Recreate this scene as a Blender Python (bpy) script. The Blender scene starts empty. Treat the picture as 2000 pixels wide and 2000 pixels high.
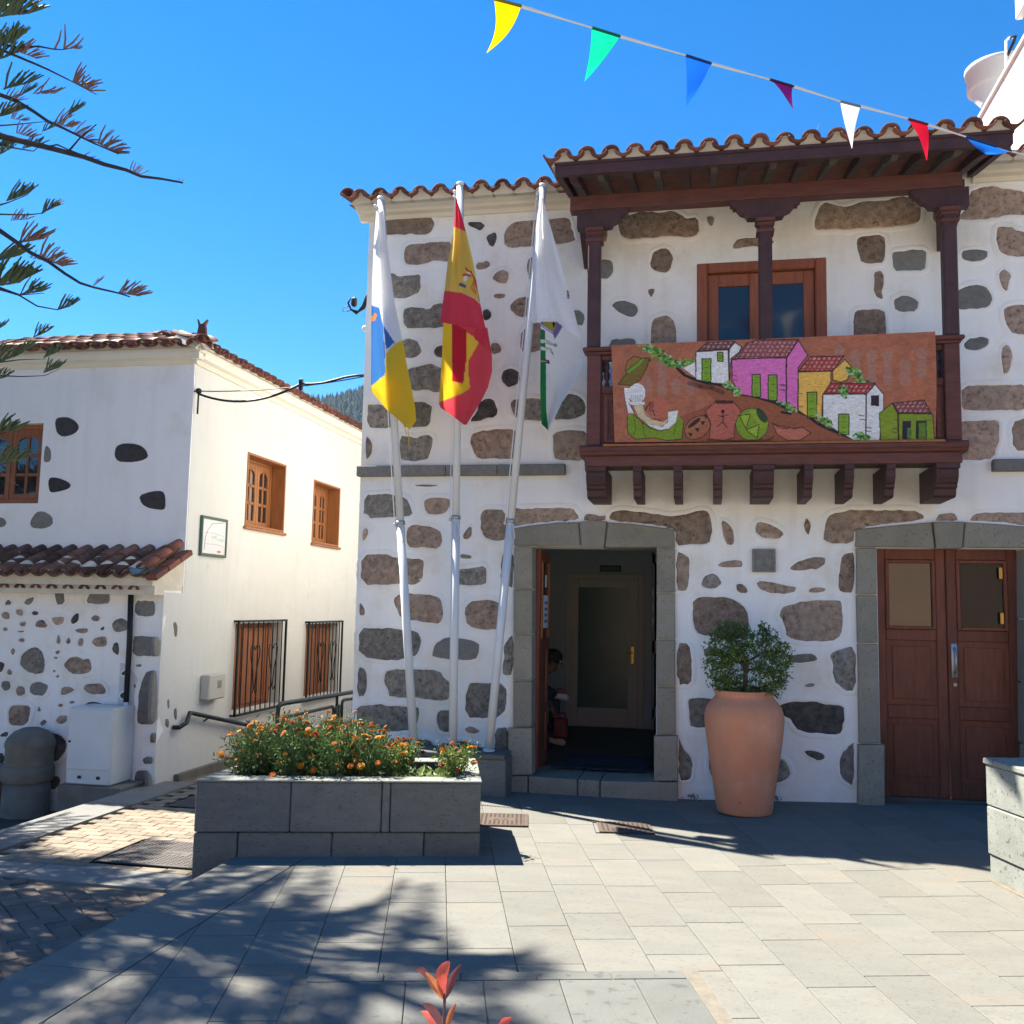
import bpy, math, random
import numpy as np
from mathutils import Vector, Matrix, noise
random.seed(7)
RNG = np.random.default_rng(5)
SC = bpy.context.scene
COL = SC.collection
R = math.radians

# ---------------------------------------------------------------- camera
FPX, PITCH, ROLL, YAW, EYE = 1859.5, .0993, .01908, .19641, 1.7
_f = Vector((-math.sin(YAW)*math.cos(PITCH), math.cos(YAW)*math.cos(PITCH), math.sin(PITCH)))
_r = Vector((math.cos(YAW), math.sin(YAW), 0))
_u = _r.cross(_f)
RT = _r*math.cos(ROLL) + _u*math.sin(ROLL)
UP = -_r*math.sin(ROLL) + _u*math.cos(ROLL)
cam = bpy.data.cameras.new('camera')
cam.sensor_width = 36; cam.lens = FPX/2000*36; cam.clip_end = 6000; cam.clip_start = .05
cob = bpy.data.objects.new('camera', cam); COL.objects.link(cob)
cob.matrix_world = Matrix(((RT.x, UP.x, -_f.x, 0), (RT.y, UP.y, -_f.y, 0), (RT.z, UP.z, -_f.z, EYE), (0, 0, 0, 1)))
SC.camera = cob

# ---------------------------------------------------------------- light
SUN_TO = Vector((-.65, .255, 1)).normalized()
ELEV = math.asin(SUN_TO.z); AZ = math.atan2(SUN_TO.x, SUN_TO.y)
w = bpy.data.worlds.new('World'); SC.world = w; w.use_nodes = True
nt = w.node_tree; nt.nodes.clear()
sky = nt.nodes.new('ShaderNodeTexSky'); sky.sky_type = 'NISHITA'; sky.sun_disc = False
sky.sun_elevation = ELEV; sky.sun_rotation = AZ; sky.altitude = 1200; sky.air_density = 1.0; sky.dust_density = 0.0; sky.ozone_density = 6.0
bg = nt.nodes.new('ShaderNodeBackground'); bg.inputs[1].default_value = .062
wo = nt.nodes.new('ShaderNodeOutputWorld')
hsv = nt.nodes.new('ShaderNodeHueSaturation'); hsv.inputs['Saturation'].default_value = 1.31
nt.links.new(sky.outputs[0], hsv.inputs['Color']); nt.links.new(hsv.outputs[0], bg.inputs[0]); nt.links.new(bg.outputs[0], wo.inputs[0])
sl = bpy.data.lights.new('sun', 'SUN'); sl.energy = 5.0; sl.angle = R(.53); sl.color = (1, .93, .82)
so = bpy.data.objects.new('sun', sl); COL.objects.link(so); so.location = (-10, 5, 30)
so.rotation_euler = SUN_TO.to_track_quat('Z', 'Y').to_euler()
vs = SC.view_settings; vs.view_transform = 'Standard'; vs.look = 'None'; vs.exposure = 1.95; vs.gamma = 1
try: vs.use_curve_mapping = False
except Exception: pass

# ---------------------------------------------------------------- photo measurements -> points on real planes
def ray(x, y): return _f + RT*((x-1000)/FPX) - UP*((y-1000)/FPX)
def PY(x, y, Y):
    d = ray(x, y); q = d*(Y/d.y); return Vector((q.x, q.y, q.z+EYE))
def PX(x, y, X):
    d = ray(x, y); q = d*(X/d.x); return Vector((q.x, q.y, q.z+EYE))
def PZ(x, y, z=0):
    d = ray(x, y); q = d*((z-EYE)/d.z); return Vector((q.x, q.y, z))
CR = {'A1': (660, 340, .15528), 'A2': (900, 340, .1553), 'A3': (660, 620, .15528), 'A4': (900, 620, .1553), 'B': (660, 880, .3521),
      'C': (1060, 200, .2588), 'D': (1500, 200, .2588), 'E': (960, 960, .3313), 'F': (1300, 960, .3416), 'G': (1640, 960, .4143),
      'H': (1520, 620, .2174), 'N': (1120, 620, .2174), 'P': (0, 0, 1), 'L': (0, 600, .20704), 'M': (0, 1040, .28986), 'T': (0, 0, .3623)}
def px(c, pts):
    ox, oy, s = CR[c]; return [(ox+a*s, oy+b*s) for a, b in pts]

# ---------------------------------------------------------------- materials
MATS = {}
def lin(c):
    return tuple((v/255/12.92 if v/255 <= .04045 else ((v/255+.055)/1.055)**2.4) for v in c)
def mat(name, c1, c2=None, scale=6, rough=.8, bump=0, bscale=None, rnd=0, spec=.3, metal=0, detail=6, speck=None, sscale=60, samt=.5, stretch=None, trans=0, attr=None, stain=None, drip=None):
    """two-tone noise colour, optional dark specks, a per-piece tint (rnd) and bump, all in world space"""
    m = bpy.data.materials.new(name); m.use_nodes = True; n = m.node_tree; N = n.nodes; L = n.links; N.clear()
    out = N.new('ShaderNodeOutputMaterial'); b = N.new('ShaderNodeBsdfPrincipled'); L.new(b.outputs[0], out.inputs[0])
    b.inputs['Roughness'].default_value = rough; b.inputs['Metallic'].default_value = metal
    b.inputs['Specular IOR Level'].default_value = spec
    g = N.new('ShaderNodeNewGeometry'); vec = g.outputs['Position']
    if stretch:
        mp = N.new('ShaderNodeVectorMath'); mp.operation = 'MULTIPLY'; L.new(vec, mp.inputs[0]); mp.inputs[1].default_value = stretch; vec = mp.outputs[0]
    oi = N.new('ShaderNodeObjectInfo')
    if rnd:
        ad = N.new('ShaderNodeVectorMath'); ad.operation = 'ADD'; L.new(vec, ad.inputs[0])
        ml = N.new('ShaderNodeMath'); ml.operation = 'MULTIPLY'; ml.inputs[1].default_value = 37.; L.new(oi.outputs['Random'], ml.inputs[0])
        L.new(ml.outputs[0], ad.inputs[1]); vec = ad.outputs[0]
    def noi(sc, det=detail, ro=.6):
        t = N.new('ShaderNodeTexNoise'); t.inputs['Scale'].default_value = sc; t.inputs['Detail'].default_value = det; t.inputs['Roughness'].default_value = ro
        L.new(vec, t.inputs['Vector']); return t.outputs['Fac']
    def mix(a, bb, fac, mode='MIX'):
        x = N.new('ShaderNodeMix'); x.data_type = 'RGBA'; x.blend_type = mode
        for k, v in ((0, fac), (6, a), (7, bb)):
            if hasattr(v, 'is_linked'): L.new(v, x.inputs[k])
            else: x.inputs[k].default_value = v if k == 0 else (*v[:3], 1)
        return x.outputs[2]
    def ramp(v, lo, hi):
        r_ = N.new('ShaderNodeMapRange'); r_.inputs[1].default_value = lo; r_.inputs[2].default_value = hi; L.new(v, r_.inputs[0]); return r_.outputs[0]
    if attr:
        at = N.new('ShaderNodeAttribute'); at.attribute_name = attr; col = at.outputs['Color']
        if c2: col = mix(col, (*c2,), ramp(noi(scale), .35, .8), 'MULTIPLY')
    else:
        col = mix(c1, c2 or c1, ramp(noi(scale), .3, .7))
    if speck:
        col = mix(col, speck, mixf(N, L, ramp(noi(sscale, 3, .5), .6, .68), samt))
    if stain:
        col = mix(col, stain[0], mixf(N, L, ramp(noi(stain[1], 7, .7), stain[2], stain[2]+.2), stain[3]))
    if drip:
        dm = N.new('ShaderNodeVectorMath'); dm.operation = 'MULTIPLY'; L.new(g.outputs['Position'], dm.inputs[0]); dm.inputs[1].default_value = (6, 6, .55)
        dn = N.new('ShaderNodeTexNoise'); dn.inputs['Scale'].default_value = 1.3; dn.inputs['Detail'].default_value = 6; L.new(dm.outputs[0], dn.inputs['Vector'])
        col = mix(col, drip[0], mixf(N, L, ramp(dn.outputs['Fac'], .52, .74), drip[1]))
    if rnd:
        hv = N.new('ShaderNodeHueSaturation'); L.new(col, hv.inputs['Color'])
        mr = N.new('ShaderNodeMapRange'); mr.inputs[3].default_value = 1-rnd; mr.inputs[4].default_value = 1+rnd; L.new(oi.outputs['Random'], mr.inputs[0])
        L.new(mr.outputs[0], hv.inputs['Value']); col = hv.outputs[0]
    if hasattr(col, 'is_linked'): L.new(col, b.inputs['Base Color'])
    if bump:
        bp = N.new('ShaderNodeBump'); bp.inputs['Strength'].default_value = 1; bp.inputs['Distance'].default_value = bump
        L.new(noi(bscale or scale*4, 8, .65), bp.inputs['Height']); L.new(bp.outputs[0], b.inputs['Normal'])
    if trans:
        tr = N.new('ShaderNodeBsdfTranslucent'); L.new(col, tr.inputs[0]); ms = N.new('ShaderNodeMixShader'); ms.inputs[0].default_value = trans
        L.new(b.outputs[0], ms.inputs[1]); L.new(tr.outputs[0], ms.inputs[2]); L.new(ms.outputs[0], out.inputs[0])
    MATS[name] = m; return m
def mixf(N, L, v, k):
    x = N.new('ShaderNodeMath'); x.operation = 'MULTIPLY'; x.inputs[1].default_value = k; L.new(v, x.inputs[0]); return x.outputs[0]

mat('plaster', (.88, .86, .815), (.83, .81, .76), 1.6, .9, .009, 8, stain=((.66, .58, .42), 1.7, .50, .55), drip=((.62, .56, .44), .25))
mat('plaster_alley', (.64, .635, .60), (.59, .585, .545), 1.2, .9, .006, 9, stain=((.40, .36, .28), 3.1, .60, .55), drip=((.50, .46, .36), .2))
mat('plaster_front', (.84, .84, .83), (.79, .79, .78), 1.1, .9, .016, 5, stain=((.60, .55, .44), 1.1, .54, .45), drip=((.55, .52, .46), .16))
mat('cornice', (.74, .70, .60), (.68, .63, .52), 3, .9, .004, 14)
mat('mortar', (.66, .61, .50), (.56, .50, .40), 8, .95, .006, 20)
mat('brown_stone', (.47, .34, .25), (.19, .133, .097), 17, .95, .030, 26, rnd=.28, speck=(.05, .04, .03), sscale=30, samt=.6, stain=((.33, .28, .22), 4, .5, .6))
mat('tan_stone', (.54, .39, .29), (.27, .19, .14), 17, .95, .030, 26, rnd=.2, speck=(.08, .065, .05), sscale=34, samt=.6, stain=((.30, .26, .21), 4, .52, .6))
mat('grey_stone', (.36, .325, .27), (.135, .12, .10), 18, .95, .030, 26, rnd=.25, speck=(.035, .032, .03), sscale=30, samt=.65, stain=((.25, .19, .14), 3, .52, .6))
mat('dark_stone', (.15, .13, .115), (.045, .04, .037), 16, .9, .030, 24, rnd=.25)
mat('smooth_stone', (.22, .21, .185), (.16, .153, .14), 20, .9, .004, 60, rnd=.15, speck=(.09, .085, .08), sscale=50, samt=.5)
mat('black_stone', (.062, .056, .056), (.038, .035, .038), 14, .85, .006, 50, rnd=.15, speck=(.11, .10, .095), sscale=60, samt=.4)
mat('dressed_stone', (.295, .268, .205), (.235, .213, .163), 6, .92, .004, 50, rnd=.12, speck=(.07, .06, .05), sscale=45, samt=.5, stain=((.09, .085, .07), 2.5, .58, .5))
mat('basalt', (.15, .15, .134), (.115, .115, .104), 8, .9, .004, 50, rnd=.14, speck=(.035, .035, .033), sscale=40, samt=.55, stretch=(1, 1, 2.4))
mat('basalt_pale', (.24, .25, .22), (.17, .18, .16), 5, .9, .003, 50, rnd=.1, speck=(.07, .07, .06), sscale=26, samt=.7, stain=((.10, .10, .08), 3, .6, .5))
mat('slab', (.165, .162, .141), (.140, .139, .122), 3, .85, .003, 60, rnd=.08, speck=(.075, .072, .064), sscale=34, samt=.5, stretch=(1, 2.4, 1), stain=((.20, .160, .112), 1.1, .54, .5))
mat('inset_slab', (.135, .138, .126), (.112, .115, .106), 4, .85, .003, 60, rnd=.08, speck=(.06, .062, .058), sscale=16, samt=.5)
mat('joint', (.21, .17, .115), (.10, .085, .065), 5, .95, .004, 40)
mat('pale_mortar', (.19, .17, .135), (.14, .125, .10), 15, .95, .004, 40)
mat('paver', (.235, .195, .145), (.175, .145, .105), 7, .9, .003, 60, rnd=.2, speck=(.08, .07, .06), sscale=40, samt=.4)
mat('paver_dark', (.155, .125, .10), (.11, .09, .075), 7, .9, .003, 60, rnd=.2, speck=(.05, .05, .04), sscale=40, samt=.4)
mat('kerb', (.19, .19, .175), (.15, .15, .14), 6, .9, .003, 50, rnd=.1)
mat('lane', (.06, .06, .058), (.045, .045, .044), 8, .95, .004, 40)
mat('tile', (.22, .082, .052), (.11, .047, .037), 7, .85, .005, 50, rnd=.4, speck=(.05, .04, .035), sscale=30, samt=.6)
mat('tile_old', (.17, .085, .06), (.06, .045, .042), 9, .9, .006, 40, rnd=.5, speck=(.25, .22, .19), sscale=16, samt=.5)
mat('wood_dark', (.078, .034, .033), (.046, .021, .022), 9, .55, .002, 60, stretch=(1, 1, 1), rnd=.12)
mat('wood_red', (.21, .058, .030), (.125, .035, .019), 6, .45, .0015, 40, stretch=(5, 5, .7), rnd=.15)
mat('wood_balcony', (.155, .053, .038), (.090, .032, .026), 6, .6, .002, 40, stretch=(1, 5, 5), rnd=.15)
mat('wood_window', (.32, .10, .048), (.21, .064, .03), 6, .5, .0015, 40, stretch=(5, 5, .7), rnd=.12)
mat('glass_black', (.010, .013, .016), None, 5, .05)
mat('wood_grey', (.13, .105, .09), (.085, .07, .06), 9, .8, .002, 40)
mat('wood_orange', (.36, .145, .045), (.25, .092, .028), 6, .5, .0015, 40, stretch=(5, 5, .7), rnd=.12)
mat('wood_shutter', (.34, .125, .05), (.22, .075, .032), 6, .6, .002, 40, stretch=(5, 5, .7), rnd=.2)
mat('iron', (.022, .028, .028), (.016, .02, .02), 20, .45, metal=.4)
mat('rail_green', (.020, .032, .034), (.016, .026, .028), 20, .4, metal=.2)
mat('black', (.012, .012, .013), None, 5, .5)
mat('glass_dark', (.012, .016, .02), None, 5, .05, spec=.5); MATS['glass_dark'].node_tree.nodes['Principled BSDF'].inputs['IOR'].default_value = 1.75
mat('glass_blue', (.02, .026, .032), None, 5, .09, spec=.6)
mat('white_paint', (.66, .67, .67), (.60, .61, .61), 4, .45, rnd=.03)
mat('white_metal', (.62, .64, .63), (.56, .58, .57), 3, .5, .001, 30, stain=((.3, .29, .25), 6, .66, .6))
mat('pvc', (.70, .70, .71), None, 5, .4)
mat('box_grey', (.50, .49, .43), (.46, .45, .40), 5, .6)
mat('concrete', (.20, .185, .15), (.13, .12, .10), 6, .95, .006, 30)
mat('terracotta', (.66, .27, .145), (.56, .22, .115), 3, .8, .003, 40, stain=((.68, .40, .28), 2.2, .5, .6), drip=((.42, .2, .13), .4))
mat('soil', (.05, .035, .025), (.025, .018, .014), 20, 1, .02, 40)
mat('leaf', (.085, .155, .04), (.045, .09, .024), 14, .5, rnd=.25, trans=.25)
mat('leaf_lime', (.15, .21, .045), (.10, .15, .03), 14, .5, rnd=.2, trans=.3)
mat('leaf_shrub', (.075, .135, .026), (.04, .08, .02), 18, .4, rnd=.0, trans=.2)
mat('leaf_shrub_lime', (.22, .28, .045), (.15, .21, .034), 18, .4, trans=.2)
mat('bark', (.12, .085, .06), (.07, .05, .038), 12, .95, .01, 30)
mat('pine_bark', (.045, .034, .030), (.028, .022, .02), 12, .95, .01, 30)
mat('needle_green', (.075, .11, .048), (.04, .066, .034), 3, .6)
mat('needle_brown', (.22, .125, .09), (.14, .08, .06), 3, .8)
mat('petal_orange', (.68, .20, .010), (.55, .13, .008), 40, .6, rnd=.15, trans=.15)
mat('petal_yellow', (.66, .29, .01), (.56, .2, .008), 40, .6, rnd=.1, trans=.15)
mat('petal_rust', (.30, .035, .005), (.2, .02, .005), 40, .6, rnd=.2, trans=.1)
mat('red_leaf', (.55, .10, .075), (.36, .06, .05), 30, .4, trans=.35)
mat('purple_leaf', (.16, .06, .07), (.10, .04, .05), 30, .4, trans=.25)
mat('orange_leaf', (.48, .18, .07), (.36, .12, .06), 30, .4, trans=.35)
mat('stem', (.10, .04, .05), None, 5, .6)
mat('green_stem', (.09, .13, .04), None, 5, .6)
mat('rope', (.65, .65, .63), None, 5, .8)
mat('rope_yellow', (.65, .42, .03), None, 5, .8)
mat('steel', (.45, .45, .44), (.35, .35, .34), 8, .4, metal=.7)
mat('brass', (.45, .28, .06), None, 5, .35, metal=.8)
mat('cover_iron', (.115, .085, .07), (.085, .065, .055), 10, .7, .003, 60, metal=.2)
mat('cover_grey', (.10, .092, .085), (.08, .072, .068), 10, .7, .003, 60, metal=.2)
mat('painted', (1, 1, 1), None, 5, .85, attr='Col')
mat('banner', (1, 1, 1), (.86, .84, .82), 60, .9, .0008, 500, attr='Col')
mat('flag', (1, 1, 1), (.93, .93, .93), 30, .8, attr='Col', trans=.5)
mat('inner_wall', (.36, .43, .46), (.33, .39, .42), 3, .9)
mat('inner_floor', (.04, .034, .028), (.03, .026, .022), 4, .6)
mat('inner_door', (.46, .45, .39), (.42, .41, .36), 4, .6)
mat('inner_glass', (.06, .12, .115), (.05, .10, .09), 2, .25)
mat('mat_blue', (.015, .022, .05), None, 5, .95)
mat('sign_green', (.008, .04, .03), None, 5, .5)
mat('sign_text', (.12, .2, .17), None, 5, .6)
mat('paper', (.55, .62, .72), None, 5, .8)
mat('paper_print', (.12, .16, .25), None, 5, .8)
mat('skin', (.17, .095, .065), (.14, .075, .05), 20, .6)
mat('hair', (.012, .011, .012), None, 20, .6)
mat('denim', (.02, .03, .06), (.015, .022, .045), 30, .9)
mat('shirt', (.05, .05, .055), (.04, .04, .045), 30, .9)
mat('shoe', (.5, .5, .52), None, 5, .6)
mat('bag_red', (.13, .010, .018), (.10, .008, .014), 9, .6)
mat('ochre_wall', (.72, .47, .28), (.66, .42, .24), 2, .9, .004, 12)
mat('forest', (.035, .055, .03), (.06, .07, .04), .05, .95)
mat('hill', (.085, .075, .05), (.04, .055, .03), .02, .95)
mat('plaza_far', (.30, .285, .25), (.26, .25, .22), .7, .9, .003, 20)
mat('dirt', (.16, .14, .11), (.12, .11, .09), .5, .95)
def flat(name, srgb, rough=.8, trans=0):
    if name not in MATS: mat(name, lin(srgb), None, 5, rough, trans=trans)
    return name

# ---------------------------------------------------------------- mesh helper
class MB:
    def __init__(s): s.v = []; s.f = []; s.m = []
    def add(s, vs, fs, mi=0):
        b = len(s.v); s.v += [tuple(p) for p in vs]; s.f += [tuple(b+i for i in f) for f in fs]; s.m += [mi]*len(fs); return s
    def box(s, lo, hi, M=None, mi=0, bev=0):
        lo = [min(a, b) for a, b in zip(lo, hi)] if True else lo
        x0, y0, z0 = lo; x1, y1, z1 = [max(a, b) for a, b in zip(lo, hi)]
        if bev:
            b = min(bev, (x1-x0)*.3, (y1-y0)*.3, (z1-z0)*.3); vs = []
            cs = [(x, y, z) for z in (0, 1) for y in (0, 1) for x in (0, 1)]
            idx = {}
            for c in cs:
                p = [(x0, x1)[c[0]], (y0, y1)[c[1]], (z0, z1)[c[2]]]; sg = [1 if k == 0 else -1 for k in c]
                for ax in range(3):
                    q = list(p)
                    for a2 in range(3):
                        if a2 != ax: q[a2] += sg[a2]*b
                    idx[c, ax] = len(vs); vs.append(q)
            fs = []
            for ax in range(3):
                a, bb = [k for k in range(3) if k != ax]
                for sd in (0, 1):
                    q = []
                    for i, j in ((0, 0), (1, 0), (1, 1), (0, 1)):
                        c = [0, 0, 0]; c[ax] = sd; c[a] = i; c[bb] = j; q.append(idx[tuple(c), ax])
                    fs.append(q if (sd == 1) ^ (ax == 1) else q[::-1])
            for ax in range(3):   # edges along ax
                a, bb = [k for k in range(3) if k != ax]
                for i in (0, 1):
                    for j in (0, 1):
                        c0 = [0]*3; c1 = [0]*3; c0[a] = c1[a] = i; c0[bb] = c1[bb] = j; c1[ax] = 1
                        fs.append([idx[tuple(c0), a], idx[tuple(c1), a], idx[tuple(c1), bb], idx[tuple(c0), bb]])
            for c in cs: fs.append([idx[c, 0], idx[c, 1], idx[c, 2]])
        else:
            vs = [(x0, y0, z0), (x1, y0, z0), (x1, y1, z0), (x0, y1, z0), (x0, y0, z1), (x1, y0, z1), (x1, y1, z1), (x0, y1, z1)]
            fs = [(0, 3, 2, 1), (4, 5, 6, 7), (0, 1, 5, 4), (1, 2, 6, 5), (2, 3, 7, 6), (3, 0, 4, 7)]
        if M is not None: vs = [M @ Vector(p) for p in vs]
        return s.add(vs, fs, mi)
    def tube(s, pts, r, n=6, mi=0, cap=True):
        pts = [Vector(p) for p in pts]; rs = r if isinstance(r, (list, tuple)) else [r]*len(pts); vs = []; fs = []
        t0 = (pts[1]-pts[0]).normalized(); ref = Vector((0, 0, 1)) if abs(t0.z) < .9 else Vector((1, 0, 0))
        for i, p in enumerate(pts):
            t = (pts[min(i+1, len(pts)-1)]-pts[max(i-1, 0)])
            t = t.normalized() if t.length > 1e-9 else t0
            a = t.cross(ref)
            if a.length < 1e-4: a = t.cross(Vector((0, 1, 0)))
            a.normalize(); b = a.cross(t); ref = b
            for k in range(n):
                an = 2*math.pi*k/n; vs.append(p+(a*math.cos(an)+b*math.sin(an))*rs[i])
        for i in range(len(pts)-1):
            for k in range(n):
                k2 = (k+1) % n; fs.append((i*n+k, i*n+k2, (i+1)*n+k2, (i+1)*n+k))
        if cap: fs.append(tuple(range(n-1, -1, -1))); fs.append(tuple((len(pts)-1)*n+k for k in range(n)))
        return s.add(vs, fs, mi)
    def lathe(s, prof, c=(0, 0, 0), n=24, mi=0, a0=0, a1=2*math.pi):
        full = abs(a1-a0-2*math.pi) < 1e-6; vs = []; fs = []; m = len(prof); nn = n if full else n+1
        for k in range(nn):
            an = a0+(a1-a0)*k/n
            for r, z in prof: vs.append((c[0]+r*math.cos(an), c[1]+r*math.sin(an), c[2]+z))
        for k in range(n):
            k2 = (k+1) % nn
            for i in range(m-1): fs.append((k*m+i, k2*m+i, k2*m+i+1, k*m+i+1))
        return s.add(vs, fs, mi)
    def prism(s, poly, fn, d0, d1, mi=0):
        """poly: list of 2-D points, fn(a, b, d) -> 3-D point; extruded from d0 to d1"""
        n = len(poly); vs = [fn(a, b, d0) for a, b in poly]+[fn(a, b, d1) for a, b in poly]
        fs = [tuple(range(n)), tuple(range(2*n-1, n-1, -1))]+[(i, n+i, n+(i+1) % n, (i+1) % n) for i in range(n)]
        return s.add(vs, fs, mi)
    def ball(s, c, r, n=10, m=6, mi=0, sc=(1, 1, 1)):
        vs = []; fs = []
        for i in range(m+1):
            th = math.pi*i/m
            for k in range(n):
                a = 2*math.pi*k/n; vs.append((c[0]+r*sc[0]*math.sin(th)*math.cos(a), c[1]+r*sc[1]*math.sin(th)*math.sin(a), c[2]+r*sc[2]*math.cos(th)))
        for i in range(m):
            for k in range(n):
                k2 = (k+1) % n; fs.append((i*n+k, (i+1)*n+k, (i+1)*n+k2, i*n+k2))
        return s.add(vs, fs, mi)
    def mesh(s, name, mats, smooth=False):
        me = bpy.data.meshes.new(name); me.from_pydata([tuple(p) for p in s.v], [], s.f)
        for m in ([mats] if isinstance(mats, str) else mats): me.materials.append(MATS[m])
        me.polygons.foreach_set('material_index', s.m)
        if smooth: me.polygons.foreach_set('use_smooth', [True]*len(s.f))
        fixn(me)
        me.update(); return me
    def build(s, name, mats, parent=None, smooth=False, kind=None, label=None):
        return link(name, s.mesh(name, mats, smooth), parent, kind=kind, label=label)
import bmesh
def fixn(me):
    bm = bmesh.new(); bm.from_mesh(me); bmesh.ops.recalc_face_normals(bm, faces=bm.faces[:]); bm.to_mesh(me); bm.free()
def pinv(p):
    M = Matrix.Identity(4); chain = []
    while p is not None: chain.append(p); p = p.parent
    for q in reversed(chain):
        M = M @ q.matrix_parent_inverse @ q.matrix_basis if q.parent else q.matrix_basis.copy()
    return M.inverted()
def link(name, me, parent=None, M=None, kind=None, label=None):
    o = bpy.data.objects.new(name, me); COL.objects.link(o)
    if parent is not None: o.parent = parent; o.matrix_parent_inverse = pinv(parent)
    if M is not None: o.matrix_basis = M
    if kind: o['kind'] = kind
    if label: o['label'] = label
    return o
def thing(name, loc, label, cat, group=None, rz=0):
    o = bpy.data.objects.new(name, None); COL.objects.link(o); o.location = loc; o.rotation_euler = (0, 0, rz); o.empty_display_size = .2
    bpy_basis(o); tag(o, label, cat, group); return o
def bpy_basis(o): o.matrix_basis = Matrix.Translation(o.location) @ o.rotation_euler.to_matrix().to_4x4()
def tag(o, label, cat, group=None):
    o['label'] = label; o['category'] = cat
    if group: o['group'] = group
    return o
def structure(o): o['kind'] = 'structure'; return o
def copy_tree(o, parent=None):
    c = o.copy(); COL.objects.link(c)
    if parent is not None: c.parent = parent
    for ch in list(o.children): copy_tree(ch, c)
    return c
def nz(x, y, z=0.): return noise.noise(Vector((x, y, z)))
# ================================================================ ground
D = 8.95                    # facade plane of the town house
EDGE = -3.06                # left edge of the raised plaza
ST = -.15                   # level of the street on the left
def sm(t): t = min(1, max(0, t)); return t*t*(3-2*t)
def gz(x, y): return .036*max(0, x+.2)*sm((y-6.3)/2.2)
ANG = .2708; UA = Vector((math.cos(ANG), math.sin(ANG), 0)); VA = Vector((-math.sin(ANG), math.cos(ANG), 0)); P0 = Vector((-1.48, 6.53, 0))
def st(p): d = Vector((p[0], p[1], 0))-P0; return d.dot(UA), d.dot(VA)
def unst(s, t): return P0+UA*s+VA*t

def sheet_grid(name, x0, x1, y0, y1, n, m, zf, mt):
    b = MB(); vs = []; fs = []
    for j in range(m+1):
        for i in range(n+1):
            x = x0+(x1-x0)*i/n; y = y0+(y1-y0)*j/m; vs.append((x, y, zf(x, y)))
    for j in range(m):
        for i in range(n): a = j*(n+1)+i; fs.append((a, a+1, a+n+2, a+n+1))
    b.add(vs, fs); return structure(b.build(name, mt))
far = MB(); far.add([(EDGE, -30, .0), (30, -30, .0), (30, 2.2, .0), (EDGE, 2.2, .0)], [(0, 1, 2, 3)]); far.add([(-14, -30, -.04), (EDGE-.01, -30, -.04), (EDGE-.01, 1.6, -.04), (-14, 1.6, -.04)], [(0, 1, 2, 3)]); structure(far.build('pavement', 'plaza_far'))
land = MB()
land.add([(-350, -300, -1.6), (350, -300, -1.6), (350, 700, -1.6), (-350, 700, -1.6)], [(0, 1, 2, 3)])
structure(land.build('ground', 'dirt'))
plaza = sheet_grid('plaza', EDGE, 9, -12, 9.3, 40, 60, lambda x, y: gz(x, y)-.03, 'joint')
b = MB(); b.box((EDGE, -12, -1.5), (EDGE+.25, 9.3, -.035)); b.build('edge_wall', 'basalt', plaza)

def clip(poly, n, d):   # keep n.p <= d
    out = []
    for i in range(len(poly)):
        a, c = poly[i], poly[(i+1) % len(poly)]; da = n[0]*a[0]+n[1]*a[1]-d; dc = n[0]*c[0]+n[1]*c[1]-d
        if da <= 0: out.append(a)
        if (da < 0 < dc) or (dc < 0 < da):
            t = da/(da-dc); out.append((a[0]+(c[0]-a[0])*t, a[1]+(c[1]-a[1])*t))
    return out
def area(p): return abs(sum(p[i][0]*p[(i+1) % len(p)][1]-p[(i+1) % len(p)][0]*p[i][1] for i in range(len(p)))/2)
def slab_mesh(poly, zf, th=.03, bev=.006, tilt=0):
    n = len(poly); c = (sum(p[0] for p in poly)/n, sum(p[1] for p in poly)/n)
    def ins(k):
        r = []
        for i in range(n):
            p = Vector(poly[i]); a = (Vector(poly[i-1])-p); e = (Vector(poly[(i+1) % n])-p)
            la, le = a.length, e.length
            if la < 1e-6 or le < 1e-6: r.append(p); continue
            a /= la; e /= le; sn = abs(a.x*e.y-a.y*e.x); q = (a+e)*(k/max(sn, .35)); r.append(p+q)
        return r
    o = ins(.0); i_ = ins(bev); v = [(p.x, p.y, zf(p.x, p.y)-th) for p in o]+[(p.x, p.y, zf(p.x, p.y)-bev*.5) for p in o]+[(p.x, p.y, zf(p.x, p.y)+tilt*(p.x-c[0])) for p in i_]
    f = [(k, (k+1) % n, n+(k+1) % n, n+k) for k in range(n)]+[(n+k, n+(k+1) % n, 2*n+(k+1) % n, 2*n+k) for k in range(n)]+[tuple(2*n+k for k in range(n))]
    b = MB(); b.add(v, f); return b
# --- plaza slabs: rows of stone laid parallel to the planter, cut along the border, the planter and the inset panel
def put_slab(poly, name, mt, zf, parent, gap=.0035, bev=.003):
    if len(poly) < 3 or area(poly) < .003: return
    n = len(poly); c = Vector((sum(p[0] for p in poly)/n, sum(p[1] for p in poly)/n))
    q = []
    for p in poly:
        d = Vector(p)-c; q.append(tuple(c+d*(1-gap/max(.1, d.length))))
    slab_mesh(q, zf, .03, bev, random.uniform(-.003, .003)).build(name, mt, parent)
WID = .326; s_off = st(PZ(870, 1690))[0]
S0, S1, T0 = st(PZ(600, 1900))[0], st(PZ(1345, 1900))[0], st(PZ(980, 1900))[1]
slabs = []
for k in range(-12, 16):
    sa = s_off+k*WID; t = -4.6+random.uniform(0, .5)
    while t < 3.2:
        ln = random.choice((.42, .55, .62, .62, .74)); slabs.append((sa, sa+WID, t, t+ln)); t += ln
cnt = 0
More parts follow.
